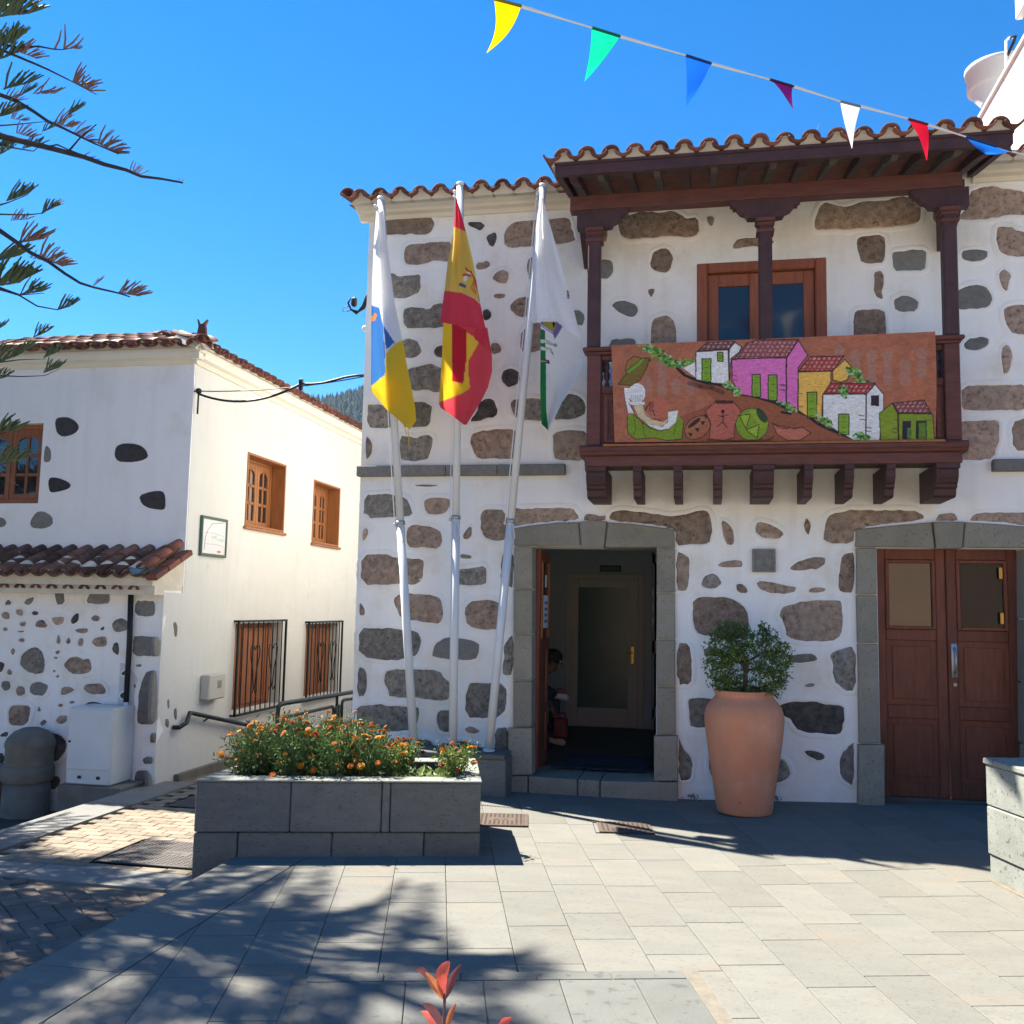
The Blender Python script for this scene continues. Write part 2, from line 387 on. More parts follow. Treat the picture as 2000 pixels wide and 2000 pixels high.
for sa, sb, ta, tb in slabs:
    parts = [(sa, sb, ta, tb)]
    if ta < T0 and sb > S0-.05 and sa < S1+.05:
        parts = []
        if tb > T0: parts.append((sa, sb, max(ta, T0), tb))
        tt = min(tb, T0)
        if sa < S0-.05: parts.append((sa, S0-.05, ta, tt))
        if sb > S1+.05: parts.append((max(sa, S1+.05), sb, ta, tt))
    for (a, c_, t1, t2) in parts:
        poly = [tuple(unst(u, v)[:2]) for u, v in ((a, t1), (c_, t1), (c_, t2), (a, t2))]
        poly = clip(poly, (-1, 0), 2.60); poly = clip(poly, (0, 1), 8.96); poly = clip(poly, (0, -1), -2.6); poly = clip(poly, (1, 0), 5.2)
        if not poly: continue
        cx = sum(p[0] for p in poly)/len(poly); cy = sum(p[1] for p in poly)/len(poly)
        if cx > 1.5+cy*.28 or cx < -.85*cy-.4: continue       # well outside the view
        u0, v0 = st((cx, cy))
        if -1.9 < u0 < -.1 and t1 > .1 and t2 < .95: continue        # under the planter
        put_slab(poly, 'paving_slab', 'slab', lambda x, y: gz(x, y), plaza); cnt += 1
y = 2.2
while y < 8.9:   # border strip along the left edge
    ln = random.uniform(.75, 1.05); y2 = min(y+ln, 8.93)
    put_slab([(EDGE, y), (-2.606, y), (-2.606, y2), (EDGE, y2)], 'border_slab', 'slab', lambda x, y: gz(x, y), plaza); y = y2
# inset panel of darker slabs near the camera with a pale mortar edge
panel = MB(); zi = .006
panel.add([tuple(unst(u, v)[:2])+(.002,) for u, v in ((S0-.05, T0-3), (S1+.05, T0-3), (S1+.05, T0+.0), (S0-.05, T0+.0))], [(0, 1, 2, 3)])
pan = structure(panel.build('inset_paving', 'pale_mortar'))
for k in range(5):
    for (ta, tb) in ((T0-.115, T0-.02), (T0-.72, T0-.12), (T0-1.35, T0-.73), (T0-2, T0-1.36)):
        w_ = (S1-S0-.04)/5; a = S0+.01+k*w_+(.1 if ta < T0-.2 and k else 0); c_ = S0+.01+(k+1)*w_+(.1 if ta < T0-.2 and k < 4 else 0)
        put_slab([tuple(unst(u, v)[:2]) for u, v in ((a, ta), (c_, ta), (c_, tb), (a, tb))], 'inset_slab', 'inset_slab', lambda x, y: .012, pan, .004)

# --- the street on the left: kerb strip, pavers, a band of slabs, herringbone paving nearer the camera
def sz(x, y): return ST+.11*sm((5.3-y)/2.2)-.05*max(0, y-9.5)
street = sheet_grid('street', -5.46, EDGE-.002, -6, 26, 12, 60, lambda x, y: sz(x, y)-.02, 'joint')
b = MB(); b.box((-5.46, -6, -1.5), (-5.2, 9.2, -.2)); b.build('retaining_wall', 'concrete', street)
pv = MB(); pm = {}
def paver_mesh(L, W, key):
    b = MB(); b.box((-L/2, -W/2, -.02), (L/2, W/2, 0), bev=.005); pm[key] = b.mesh('paver', 'paver' if key == 'a' else 'paver_dark')
paver_mesh(.196, .096, 'a'); paver_mesh(.196, .096, 'b')
cells = []
yy = 6.13; row = 0
while yy < 11.4:
    xx = -5.02+(row % 2)*.1
    while xx+.2 < EDGE+.02:
        cx, cy = xx+.1, yy+.05
        hide = (-4.22 < cx < -3.3 and 6.2 < cy < 6.92) or (-4.75 < cx < -4.1 and 8.0 < cy < 8.6)
        if not hide: cells.append((cx, cy))
        xx += .2
    yy += .1; row += 1
cells.sort(key=lambda c: c[0]**2+c[1]**2)
rest = MB()
for i, (cx, cy) in enumerate(cells):
    M = Matrix.Translation((cx, cy, sz(cx, cy)+random.uniform(-.002, .002))) @ Matrix.Rotation(random.uniform(-.02, .02), 4, 'Z')
    if i < 290: link('paver', pm['a'], street, M)
    else: rest.box((-.098, -.048, -.02), (.098, .048, 0), M)
rest.build('paver_field', 'paver', street, kind='stuff')
herring = sheet_grid('herringbone_street', -5.46, EDGE-.004, -6, 5.76, 10, 30, lambda x, y: sz(x, y)-.012, 'joint')
hb = []
for i in range(-40, 40):
    for j in range(-40, 40):   # herringbone lattice, turned below
        ox, oy = (i+2*j)*.12, (-i+2*j)*.12
        hb += [(ox+.12, oy+.06, 0), (ox+.30, oy+.12, 1)]
c45 = math.cos(.86); s45 = math.sin(.86); seen = []
for ux, uy, q in hb:
    cx = -4.2+ux*c45-uy*s45; cy = 4.2+ux*s45+uy*c45
    if not (-5.4 < cx < EDGE-.1 and 1.6 < cy < 5.68): continue
    seen.append((cx, cy, q))
seen.sort(key=lambda c: -c[1])
hl = Matrix.Identity(4); bh = MB(); bh.box((-.117, -.057, -.02), (.117, .057, 0), bev=.004); hm = bh.mesh('herringbone_paver', 'paver_dark'); rest = MB(); k = 0
for cx, cy, q in seen:
    M = Matrix.Translation((cx, cy, sz(cx, cy)+random.uniform(-.002, .002))) @ Matrix.Rotation(.86+(math.pi/2 if q else 0), 4, 'Z')
    inview = cx > -.85*cy-.3
    if inview and k < 290: link('herringbone_paver', hm, herring, M); k += 1
    elif inview: rest.box((-.117, -.057, -.02), (.117, .057, 0), M)
if rest.v: rest.build('paver_field', 'paver_dark', herring, kind='stuff')
def row_slabs(x0, x1, y0, y1, along, ln, name, parent, zf, mt='kerb'):
    if along == 'y':
        y = y0
        while y < y1-.05: e = min(y+ln, y1); put_slab([(x0, y), (x1, y), (x1, e), (x0, e)], name, mt, zf, parent); y = e
    else:
        x = x0
        while x < x1-.05: e = min(x+ln, x1); put_slab([(x, y0), (e, y0), (e, y1), (x, y1)], name, mt, zf, parent); x = e
row_slabs(-5.45, -5.03, 2.5, 9.1, 'y', 1.1, 'kerb_slab', street, lambda x, y: sz(x, y)+.012)
row_slabs(-5.02, EDGE-.01, 5.77, 6.11, 'x', .55, 'band_slab', street, lambda x, y: sz(x, y)+.004)
lane = MB(); lane.add([(-14, -6, -.46), (-5.44, -6, -.46), (-5.44, 9.3, -.46), (-14, 9.3, -.46)], [(0, 1, 2, 3)])
structure(lane.build('lane', 'lane'))
# --- iron covers let into the paving
def cover(x0, x1, y0, y1, z, label, mt, rot=0):
    c = Vector(((x0+x1)/2, (y0+y1)/2, z)); t = thing('manhole_cover', c, label, 'manhole cover', None, rot)
    hx, hy = (x1-x0)/2, (y1-y0)/2; M = t.matrix_basis
    b = MB(); b.box((-hx, -hy, -.02), (hx, hy, .006), M, bev=.004); b.build('plate', mt, t)
    f = MB()
    for sx in (-1, 1): f.box((sx*hx, -hy, -.02), (sx*(hx+.03), hy, .004), M); f.box((-hx-.03, sx*hy, -.02), (hx+.03, sx*(hy+.03), .0035), M)
    f.build('frame', mt, t)
    d = MB(); n = int(hx*2/.035); m = int(hy*2/.035)
    for i in range(n):
        for j in range(m):
            x = -hx+.03+i*.035; y = -hy+.03+j*.035
            if abs(x) < .1 and abs(y) < .05: continue
            d.box((x, y, .005), (x+.016, y+.016, .009), M)
    d.box((-.055, -.02, .005), (-.02, .02, .0085), M); d.box((.02, -.02, .005), (.055, .02, .0085), M)
    d.build('tread', mt, t, kind='stuff')
cover(-1.76, -1.38, 7.46, 7.86, .004, 'reddish iron cover in the sunlit paving right of the stone planter', 'cover_iron', .18)
cover(-.79, -.40, 7.50, 7.82, .004, 'iron cover at the edge of the shade in front of the open doorway', 'cover_iron', .18)
cover(-4.20, -3.36, 6.26, 6.88, ST+.004, 'wide grey iron cover in the brick street left of the planter', 'cover_grey')
cover(-4.72, -4.15, 8.05, 8.55, ST+.004, 'dark iron cover in the shaded mouth of the alley', 'cover_grey')

# ================================================================ stones let into plaster
def chaikin(p, k=1):
    for _ in range(k):
        q = []
        for i in range(len(p)):
            a, c = p[i], p[(i+1) % len(p)]
            q += [(a[0]*.78+c[0]*.22, a[1]*.78+c[1]*.22), (a[0]*.22+c[0]*.78, a[1]*.22+c[1]*.78)]
        p = q
    return p
def offs(p, d):
    n = len(p); sgn = 1 if sum(p[i][0]*p[(i+1) % n][1]-p[(i+1) % n][0]*p[i][1] for i in range(n)) > 0 else -1; o = []
    for i in range(n):
        a, c = Vector(p[i-1]), Vector(p[(i+1) % n]); t = c-a
        if t.length < 1e-6: o.append(p[i]); continue
        t.normalize(); o.append((p[i][0]+t.y*d*sgn, p[i][1]-t.x*d*sgn))
    return o
def stone(poly, fn, parent, mt, lips=None, proud=.013, rough=.012, soft=1, name='stone'):
    """poly: wall coordinates (u, v); fn(u, v, d): point d in front of the wall"""
    p = chaikin(poly, soft); q = []
    for i in range(len(p)):
        a, c = Vector(p[i]), Vector(p[(i+1) % len(p)]); m = max(1, min(4, int((c-a).length/.035))); q += [tuple(a+(c-a)*(k/m)) for k in range(m)]
    p0_ = q; q = offs(q, 1.0); sz_ = min(max(a for a, c in p0_)-min(a for a, c in p0_), max(c for a, c in p0_)-min(c for a, c in p0_)); am = min(.008, sz_*.06)*(1 if rough > .003 else .3)
    p = [(a+(b_[0]-a)*am*(nz(a*14, c*14, 3)+.7*nz(a*37, c*37, 9))*1.5, c+(b_[1]-c)*am*(nz(a*14, c*14, 3)+.7*nz(a*37, c*37, 9))*1.5) for (a, c), b_ in zip(p0_, q)]
    n = len(p); cu = sum(a for a, c in p)/n; cv = sum(c for a, c in p)/n
    size = min(max(a for a, c in p)-min(a for a, c in p), max(c for a, c in p)-min(c for a, c in p))
    sd = random.uniform(0, 50)
    def ring(k): return [(cu+(a-cu)*k, cv+(c-cv)*k) for a, c in p]
    def j(a, c): return rough*(nz(a*9+sd, c*9)+.6*nz(a*23, c*23+sd))
    v = [fn(a, c, -.03) for a, c in p]+[fn(a, c, proud*.35) for a, c in p]
    f = [(i, (i+1) % n, n+(i+1) % n, n+i) for i in range(n)]
    k0 = n
    for kk, pr in ((max(.8, 1-.016/size), .8), (.72, 1.1), (.4, 1.15)):
        r = ring(kk); b0 = len(v); v += [fn(a, c, proud*pr+j(a, c)) for a, c in r]
        f += [(k0+i, k0+(i+1) % n, b0+(i+1) % n, b0+i) for i in range(n)]; k0 = b0
    v.append(fn(cu, cv, proud*1.2+j(cu, cv))); f += [(k0+i, k0+(i+1) % n, len(v)-1) for i in range(n)]
    MB().add(v, f).build(name, mt, parent, smooth=True)
    if lips is not None:
        k = min(1, size/.16); q0 = offs(p, .05*k); q1 = offs(p, .014*k); q2 = offs(p, -.006*k); hh = .021*k
        vv = [fn(a, c, -.001) for a, c in q0]+[fn(a, c, hh*(.9+.4*nz(a*7, c*7))) for a, c in q1]+[fn(a, c, .003) for a, c in q2]
        lips.add(vv, [(r*n+i, r*n+(i+1) % n, (r+1)*n+(i+1) % n, (r+1)*n+i) for r in (0, 1) for i in range(n)])

def wall_grid(u0, u1, v0, v1, holes, fn, depth, step=.16, wob=.0035):
    """a plastered wall with real openings: fn(u, v, d) -> point, d<0 goes into the wall"""
    us = sorted({u0, u1, *[h[0] for h in holes], *[h[1] for h in holes]}); vs_ = sorted({v0, v1, *[h[2] for h in holes], *[h[3] for h in holes]})
    def fine(a):
        o = []
        for i in range(len(a)-1):
            n = max(1, round((a[i+1]-a[i])/step)); o += [a[i]+(a[i+1]-a[i])*k/n for k in range(n)]
        return o+[a[-1]]
    us, vs_ = fine(us), fine(vs_); nu, nv = len(us), len(vs_)
    def solid(i, j):
        if i < 0 or j < 0 or i >= nu-1 or j >= nv-1: return False
        a, c = (us[i]+us[i+1])/2, (vs_[j]+vs_[j+1])/2
        return not any(h[0] < a < h[1] and h[2] < c < h[3] for h in holes)
    b = MB(); F = [[fn(us[i], vs_[j], wob*nz(us[i]*2.1, vs_[j]*2.1, u0) if (0 < i < nu-1) else 0) for j in range(nv)] for i in range(nu)]
    B = [[fn(us[i], vs_[j], -depth) for j in range(nv)] for i in range(nu)]
    idx = {}
    vv = []
    def V(k, i, j):
        key = (k, i, j)
        if key not in idx: idx[key] = len(vv); vv.append((F if k == 0 else B)[i][j])
        return idx[key]
    fs = []
    for i in range(nu-1):
        for j in range(nv-1):
            if not solid(i, j): continue
            fs.append((V(0, i, j), V(0, i+1, j), V(0, i+1, j+1), V(0, i, j+1)))
            fs.append((V(1, i, j), V(1, i, j+1), V(1, i+1, j+1), V(1, i+1, j)))
            for di, dj, e in ((-1, 0, ((i, j), (i, j+1))), (1, 0, ((i+1, j+1), (i+1, j))), (0, -1, ((i+1, j), (i, j))), (0, 1, ((i, j+1), (i+1, j+1)))):
                if not solid(i+di, j+dj):
                    (a, c), (d, e_) = e; fs.append((V(0, a, c), V(0, d, e_), V(1, d, e_), V(1, a, c)))
    return b.add(vv, fs)

# ---------------------------------------------------------------- roof tiles
def tile_meshes(mt, sfx):
    def arc(Rr, Rt, inv, L=.44, th=.017, n=8):
        b = MB(); vs = []; fs = []
        for y, rad, dz in ((0, Rr, .0), (L, Rt, -.012)):
            for rr in (rad, rad-th):
                for k in range(n+1):
                    a = math.pi*(k/n)*.94+math.pi*.03; x = -rr*math.cos(a); z = rr*math.sin(a)*(.95 if not inv else -.72)
                    vs.append((x, y, z+dz+(.024 if not inv else .062)))
        m = n+1
        for k in range(n):
            fs += [(k, k+1, 2*m+k+1, 2*m+k), (m+k, 3*m+k, 3*m+k+1, m+k+1), (k, m+k, m+k+1, k+1), (2*m+k, 2*m+k+1, 3*m+k+1, 3*m+k)]
        fs += [(0, 2*m, 3*m, m), (n, m+n, 3*m+n, 2*m+n)]
        b.add(vs, fs); return b
    return arc(.079, .066, False).mesh('cover_tile'+sfx, mt, True), arc(.080, .066, True).mesh('pan_tile'+sfx, mt, True)
TILE = tile_meshes('tile', ''); TILE_OLD = tile_meshes('tile_old', '')
def tiles(parent, o, u, v, n, count, rows, sp=.205, rl=.33, tm=TILE, keep=None, mort=None, base=0, jit=1, bottom=.05):
    """rows of barrel tiles: o = left end of the eave, u = along it, v = up the slope"""
    u, v, n = Vector(u).normalized(), Vector(v).normalized(), Vector(n).normalized(); o = Vector(o)
    for r in range(rows):
        for i in range(count+1):
            for kind in (0, 1):
                if kind == 0 and i == count: continue
                pos = o+u*((i+.5)*sp if kind == 0 else i*sp)+v*(r*rl+(0 if kind == 0 else -.015))
                if keep and not keep(pos, r, i): continue
                tilt = .05
                vv = (v+n*0.0).normalized()
                X = u.copy(); Y = (vv-n*tilt*-.0).normalized(); Z = X.cross(Y).normalized()
                if Z.dot(n) < 0: Z = -Z
                a = random.uniform(-.025, .025)*jit; X2 = X*math.cos(a)+Y*math.sin(a); Y2 = Y*math.cos(a)-X*math.sin(a)
                pos = pos+n*(.010*r*0+random.uniform(-.004, .006)*jit)+v*random.uniform(-.014, .014)*jit
                M = Matrix(((X2.x, Y2.x, Z.x, pos.x), (X2.y, Y2.y, Z.y, pos.y), (X2.z, Y2.z, Z.z, pos.z), (0, 0, 0, 1)))
                link('cover_tile' if kind == 0 else 'pan_tile', tm[kind], parent, M)
    if mort is not None:
        for i in range(count):
            c = o+u*((i+.5)*sp)+v*.06
            pts = [(-.07*math.cos(math.pi*k/8), .075*math.sin(math.pi*k/8)+.018) for k in range(9)]+[(.115, -bottom), (-.115, -bottom)]
            mort.prism(pts, lambda a, c2, d: c+u*a+n*c2+v*d, 0, .3)
# ================================================================ main town house
XL, XR = -3.33, 4.6
def FW(u, v, d): return (u, D-d, v)
def fpoly(c, pts, Y=D): return [(q.x, q.z) for q in (PY(a, e, Y) for a, e in px(c, pts))]
house = thing('town_house', (0.6, D+2, 0), 'white plastered two storey house with brown stones and a wooden balcony', 'house')
dl = (PY(1041, 1066, D).x, PY(1283, 1069, D).x, -.3, 2.285)            # open doorway
dr = (PY(1712, 1070, D).x, PY(1997, 1071, D).x, -.3, 2.285)            # double door on the right
wn = (PY(1361, 600, D).x, PY(1615, 600, D).x, 3.15, PY(1490, 509, D).z)  # balcony door
wall_grid(XL, XR, -.4, 5.72, [dl, dr, wn], FW, .5).build('wall', 'plaster', house)
b = MB(); b.box((XL, D+.5, -.4), (XL+.45, 16, 5.6)); b.box((XR-.45, D+.5, -.4), (XR, 16, 5.6)); b.box((XL, 15.6, -.4), (XR, 16, 5.6)); b.build('side_wall', 'plaster', house)
lips = MB()
def ST_(c, mt, *polys, **k):
    for p in polys: stone(fpoly(c, p), FW, house, mt, lips, **k)
ST_('A1', 'brown_stone', [(510, 548), (620, 530), (880, 515), (1140, 510), (1200, 580), (1225, 620), (1190, 720), (1130, 765), (990, 765), (920, 750), (820, 770), (500, 765)],
    [(835, 925), (930, 880), (1060, 875), (1180, 855), (1300, 850), (1440, 860), (1430, 1100), (1340, 1110), (1230, 1085), (1090, 1135), (970, 1155), (870, 1145), (835, 1110)])
ST_('A1', 'grey_stone', [(600, 1262), (690, 1250), (760, 1290), (860, 1280), (940, 1275), (1045, 1260), (1045, 1400), (1030, 1490), (960, 1520), (880, 1560), (760, 1570), (600, 1540)],
    [(815, 1700), (900, 1675), (1010, 1670), (1100, 1700), (1170, 1700), (1220, 1640), (1300, 1630), (1400, 1650), (1400, 1900), (1330, 1930), (1180, 1935), (1040, 1945), (830, 1940)])
ST_('A1', 'dark_stone', [(1635, 610), (1780, 600), (1860, 640), (1850, 660), (1795, 715), (1740, 690), (1640, 650)])
ST_('A2', 'dark_stone', [(320, 800), (350, 760), (430, 730), (455, 790), (450, 850), (405, 925), (350, 880)], [(270, 1720), (330, 1695), (385, 1730), (390, 1790), (350, 1835), (290, 1840)])
ST_('A2', 'tan_stone', [(545, 700), (655, 600), (800, 595), (950, 565), (1150, 560), (1360, 545), (1390, 660), (1430, 760), (1445, 850), (1250, 885), (1000, 905), (760, 925), (545, 930)])
ST_('A2', 'brown_stone', [(190, 1160), (215, 1110), (290, 1110), (315, 1085), (370, 1115), (365, 1160), (300, 1195), (210, 1205)], [(395, 1320), (420, 1260), (510, 1200), (610, 1230), (600, 1310), (575, 1385), (460, 1375)],
    [(410, 1530), (440, 1510), (510, 1505), (565, 1520), (545, 1555), (490, 1568), (430, 1558)], [(830, 1140), (860, 1060), (900, 1035), (960, 1100), (950, 1280), (890, 1340), (860, 1330), (835, 1220)],
    [(625, 1640), (700, 1570), (850, 1540), (870, 1640), (845, 1780), (760, 1810), (680, 1770), (630, 1700)])
ST_('A2', 'smooth_stone', [(1410, 1715), (1480, 1715), (1550, 1750), (1560, 1800), (1535, 1900), (1470, 1905), (1400, 1850)])
ST_('A3', 'grey_stone', [(740, 330), (840, 275), (920, 265), (990, 290), (1045, 370), (1055, 440), (1010, 490), (920, 515), (800, 500), (740, 430)],
    [(860, 660), (950, 630), (1090, 600), (1130, 580), (1190, 590), (1280, 630), (1400, 640), (1400, 930), (1240, 940), (1100, 910), (940, 915), (860, 880)],
    [(372, 1100), (420, 1090), (540, 1100), (715, 1110), (720, 1390), (560, 1395), (366, 1380)], [(800, 1070), (960, 1055), (1080, 1060), (1190, 1100), (1195, 1160), (1170, 1280), (1140, 1380), (1000, 1385), (800, 1385)],
    [(780, 1495), (900, 1500), (980, 1520), (1060, 1490), (1150, 1470), (1200, 1520), (1195, 1590), (1160, 1720), (1120, 1790), (1000, 1805), (850, 1800), (780, 1780)])
ST_('A3', 'brown_stone', [(355, 1490), (400, 1530), (435, 1600), (430, 1700), (390, 1770), (350, 1785)])
ST_('A3', 'dark_stone', [(1200, 420), (1260, 360), (1320, 340), (1400, 360), (1400, 500), (1300, 510), (1230, 480)])
ST_('A4', 'dark_stone', [(100, 1320), (200, 1190), (230, 1070), (280, 1035), (370, 1015), (430, 1060), (455, 1140), (465, 1220), (420, 1250), (330, 1270), (230, 1310)],
    [(510, 750), (550, 670), (620, 630), (690, 640), (755, 710), (735, 800), (660, 870), (590, 885), (530, 830)])
ST_('A4', 'brown_stone', [(370, 370), (410, 315), (470, 330), (515, 380), (500, 430), (440, 470), (390, 460)], [(740, 300), (770, 180), (830, 120), (900, 75), (1010, 70), (1060, 160), (1060, 400), (950, 440), (800, 440), (755, 420)],
    [(110, 1560), (130, 1480), (250, 1425), (420, 1400), (570, 1400), (680, 1410), (720, 1500), (690, 1780), (580, 1785), (400, 1775), (230, 1785), (150, 1690)],
    [(1160, 1500), (1180, 1450), (1240, 1425), (1400, 1425), (1600, 1425), (1620, 1800), (1450, 1805), (1230, 1800), (1170, 1760)])
ST_('A4', 'grey_stone', [(620, 1040), (800, 1020), (900, 1010), (1050, 1030), (1080, 1300), (900, 1300), (700, 1270), (650, 1200)], [(1160, 1280), (1220, 1140), (1300, 1020), (1360, 950), (1480, 980), (1555, 1050), (1580, 1150), (1550, 1230), (1450, 1280), (1300, 1290)])
ST_('B', 'brown_stone', [(415, 195), (480, 188), (570, 195), (500, 202)], [(470, 275), (520, 262), (620, 265), (628, 300), (600, 345), (540, 360), (490, 350)],
    [(305, 825), (340, 792), (420, 792), (560, 805), (580, 850), (585, 920), (570, 960), (500, 955), (420, 940), (350, 930), (320, 870)], [(122, 840), (145, 870), (150, 910), (120, 915)],
    [(700, 880), (730, 840), (800, 825), (895, 835), (940, 900), (900, 990), (820, 995), (720, 975)], [(130, 575), (260, 575), (320, 595), (400, 595), (470, 605), (480, 650), (465, 740), (300, 745), (128, 745)])
ST_('B', 'tan_stone', [(380, 430), (420, 412), (500, 418), (570, 440), (580, 490), (570, 545), (460, 540), (380, 535)], [(695, 470), (720, 430), (745, 420), (742, 470), (720, 492), (700, 492)], [(140, 435), (165, 432), (170, 460), (150, 495), (138, 500)], [(700, 1540), (740, 1527), (795, 1555), (760, 1572), (715, 1562)])
ST_('B', 'grey_stone', [(145, 245), (250, 240), (320, 245), (380, 265), (405, 310), (418, 360), (330, 370), (143, 375)], [(678, 575), (740, 580), (742, 600), (680, 598)], [(660, 660), (740, 650), (822, 640), (828, 700), (820, 745), (720, 750), (660, 742)],
    [(116, 985), (250, 982), (360, 995), (440, 1000), (468, 1040), (450, 1120), (420, 1145), (320, 1165), (114, 1145)], [(112, 1195), (150, 1210), (163, 1250), (155, 1360), (108, 1365)],
    [(255, 1290), (265, 1225), (300, 1215), (420, 1210), (570, 1220), (590, 1260), (625, 1290), (625, 1380), (560, 1390), (430, 1372), (290, 1370), (275, 1320)], [(705, 1480), (720, 1290), (780, 1285), (935, 1295), (935, 1430), (890, 1480), (830, 1485)],
    [(104, 1420), (220, 1402), (320, 1420), (450, 1415), (455, 1470), (440, 1530), (390, 1558), (130, 1555), (104, 1510)], [(540, 1490), (555, 1440), (640, 1440), (640, 1560), (570, 1562)], [(100, 1590), (130, 1590), (175, 1635), (170, 1690), (98, 1690)],
    [(230, 1660), (265, 1605), (400, 1600), (510, 1605), (540, 1650), (560, 1710), (230, 1710)])
ST_('B', 'smooth_stone', [(520, 1130), (535, 1070), (600, 1035), (680, 1038), (785, 1062), (785, 1120), (765, 1165), (640, 1160), (525, 1145)])
ST_('B', 'dark_stone', [(600, 1615), (700, 1610), (800, 1645), (820, 1690), (600, 1690)])
ST_('C', 'brown_stone', [(560, 880), (650, 850), (760, 820), (900, 832), (980, 815), (1050, 850), (1080, 880), (1170, 865), (1185, 1000), (1060, 1020), (930, 1012), (800, 1028), (620, 1035), (575, 990)], [(440, 940), (490, 945), (485, 1050), (440, 1055)],
    [(1235, 862), (1285, 858), (1295, 890), (1275, 938), (1250, 920)], [(1425, 1090), (1480, 1025), (1600, 1020), (1700, 1025), (1755, 1052), (1700, 1085), (1560, 1090), (1450, 1110)],
    [(808, 1210), (830, 1140), (880, 1105), (945, 1105), (992, 1165), (970, 1240), (945, 1285), (860, 1282), (810, 1245)], [(795, 1415), (845, 1408), (835, 1445), (818, 1475), (800, 1440)], [(815, 1800), (820, 1680), (850, 1620), (950, 1605), (1005, 1660), (1012, 1820), (1010, 1900), (815, 1900)])
ST_('C', 'smooth_stone', [(330, 1260), (350, 1210), (440, 1185), (525, 1190), (535, 1240), (530, 1290), (495, 1330), (440, 1335), (340, 1315)], [(512, 1530), (560, 1498), (640, 1497), (715, 1530), (720, 1580), (690, 1622), (640, 1615), (560, 1575)], [(500, 1820), (520, 1785), (680, 1780), (708, 1810), (708, 1900), (500, 1900)])
ST_('D', 'brown_stone', [(355, 880), (390, 790), (420, 755), (470, 765), (540, 795), (600, 790), (700, 750), (830, 745), (1000, 715), (1080, 715), (1160, 740), (1155, 870), (1140, 915), (980, 935), (760, 950), (380, 965), (352, 945)], [(1250, 790), (1310, 790), (1310, 905), (1248, 905)],
    [(665, 1040), (690, 1008), (880, 1002), (885, 1070), (880, 1190), (850, 1215), (705, 1220), (680, 1130)], [(645, 1590), (680, 1565), (880, 1560), (890, 1640), (895, 1780), (895, 1900), (645, 1900)])
ST_('D', 'smooth_stone', [(930, 1170), (950, 1130), (1060, 1115), (1195, 1115), (1195, 1200), (1180, 1270), (1050, 1280), (945, 1270)], [(940, 1490), (990, 1460), (1070, 1460), (1130, 1500), (1138, 1545), (1090, 1585), (960, 1580)], [(1455, 1145), (1480, 1115), (1560, 1110), (1650, 1115), (1650, 1175), (1600, 1200), (1520, 1200), (1470, 1180)],
    [(1420, 1420), (1500, 1385), (1600, 1372), (1660, 1405), (1688, 1470), (1670, 1550), (1550, 1562), (1420, 1562)])
ST_('D', 'tan_stone', [(795, 1290), (850, 1265), (878, 1320), (870, 1390), (858, 1430), (865, 1485), (830, 1480), (795, 1430), (805, 1360)], [(1420, 880), (1500, 800), (1520, 680), (1600, 640), (1720, 632), (1800, 655), (1932, 675), (2100, 680), (2100, 880), (1932, 855), (1840, 850), (1700, 880), (1440, 890)],
    [(1720, 960), (1750, 940), (1820, 940), (1880, 970), (2050, 1020), (2050, 1165), (1830, 1165), (1740, 1130), (1720, 1060)], [(1745, 1280), (1790, 1255), (1835, 1300), (1815, 1360), (1805, 1430), (1780, 1420), (1745, 1350)], [(1775, 1545), (1880, 1530), (2060, 1530), (2060, 1755), (1850, 1755), (1800, 1700), (1778, 1620)])
ST_('H', 'smooth_stone', [(1665, 245), (1700, 195), (1800, 180), (1890, 185), (1885, 255), (1790, 300), (1690, 290)])
ST_('H', 'tan_stone', [(1640, 610), (1932, 605), (2260, 600), (2260, 835), (1932, 840), (1720, 835), (1640, 830)], [(1600, 930), (1820, 930), (1932, 920), (1990, 940), (1985, 1100), (1930, 1270), (1780, 1285), (1600, 1280)])
ST_('P', 'tan_stone', [(1955, 680), (1968, 672), (1978, 690), (1972, 728), (1958, 730)], [(1973, 825), (2010, 815), (2010, 882), (1980, 880)])
ST_('E', 'brown_stone', [(-62, 120), (-20, 105), (90, 105), (95, 285), (20, 290), (-50, 275), (-68, 200)], [(110, 98), (250, 100), (400, 95), (480, 98), (510, 130), (520, 170), (380, 175), (250, 188), (140, 205), (108, 200)], [(690, 155), (715, 110), (820, 115), (950, 130), (1090, 150), (1240, 108), (1285, 115), (1300, 200), (1295, 290), (1260, 318), (1150, 310), (1092, 322), (1090, 220), (980, 200), (850, 182), (700, 172)],
    [(1090, 352), (1130, 360), (1165, 400), (1168, 470), (1155, 575), (1130, 585), (1090, 580)], [(1092, 890), (1165, 900), (1180, 980), (1182, 1060), (1175, 1135), (1092, 1140)])
ST_('E', 'tan_stone', [(545, 150), (560, 132), (610, 135), (640, 148), (685, 140), (675, 172), (545, 174)])
ST_('E', 'grey_stone', [(130, 840), (100, 865), (75, 910), (75, 960), (65, 1030), (70, 1080), (130, 1082)], [(60, 380), (70, 370), (130, 330), (130, 570), (90, 550), (50, 530)], [(15, 1395), (105, 1390), (100, 1560), (25, 1560)], [(1104, 1440), (1120, 1500), (1190, 1590), (1185, 1650), (1170, 1705), (1104, 1700)])
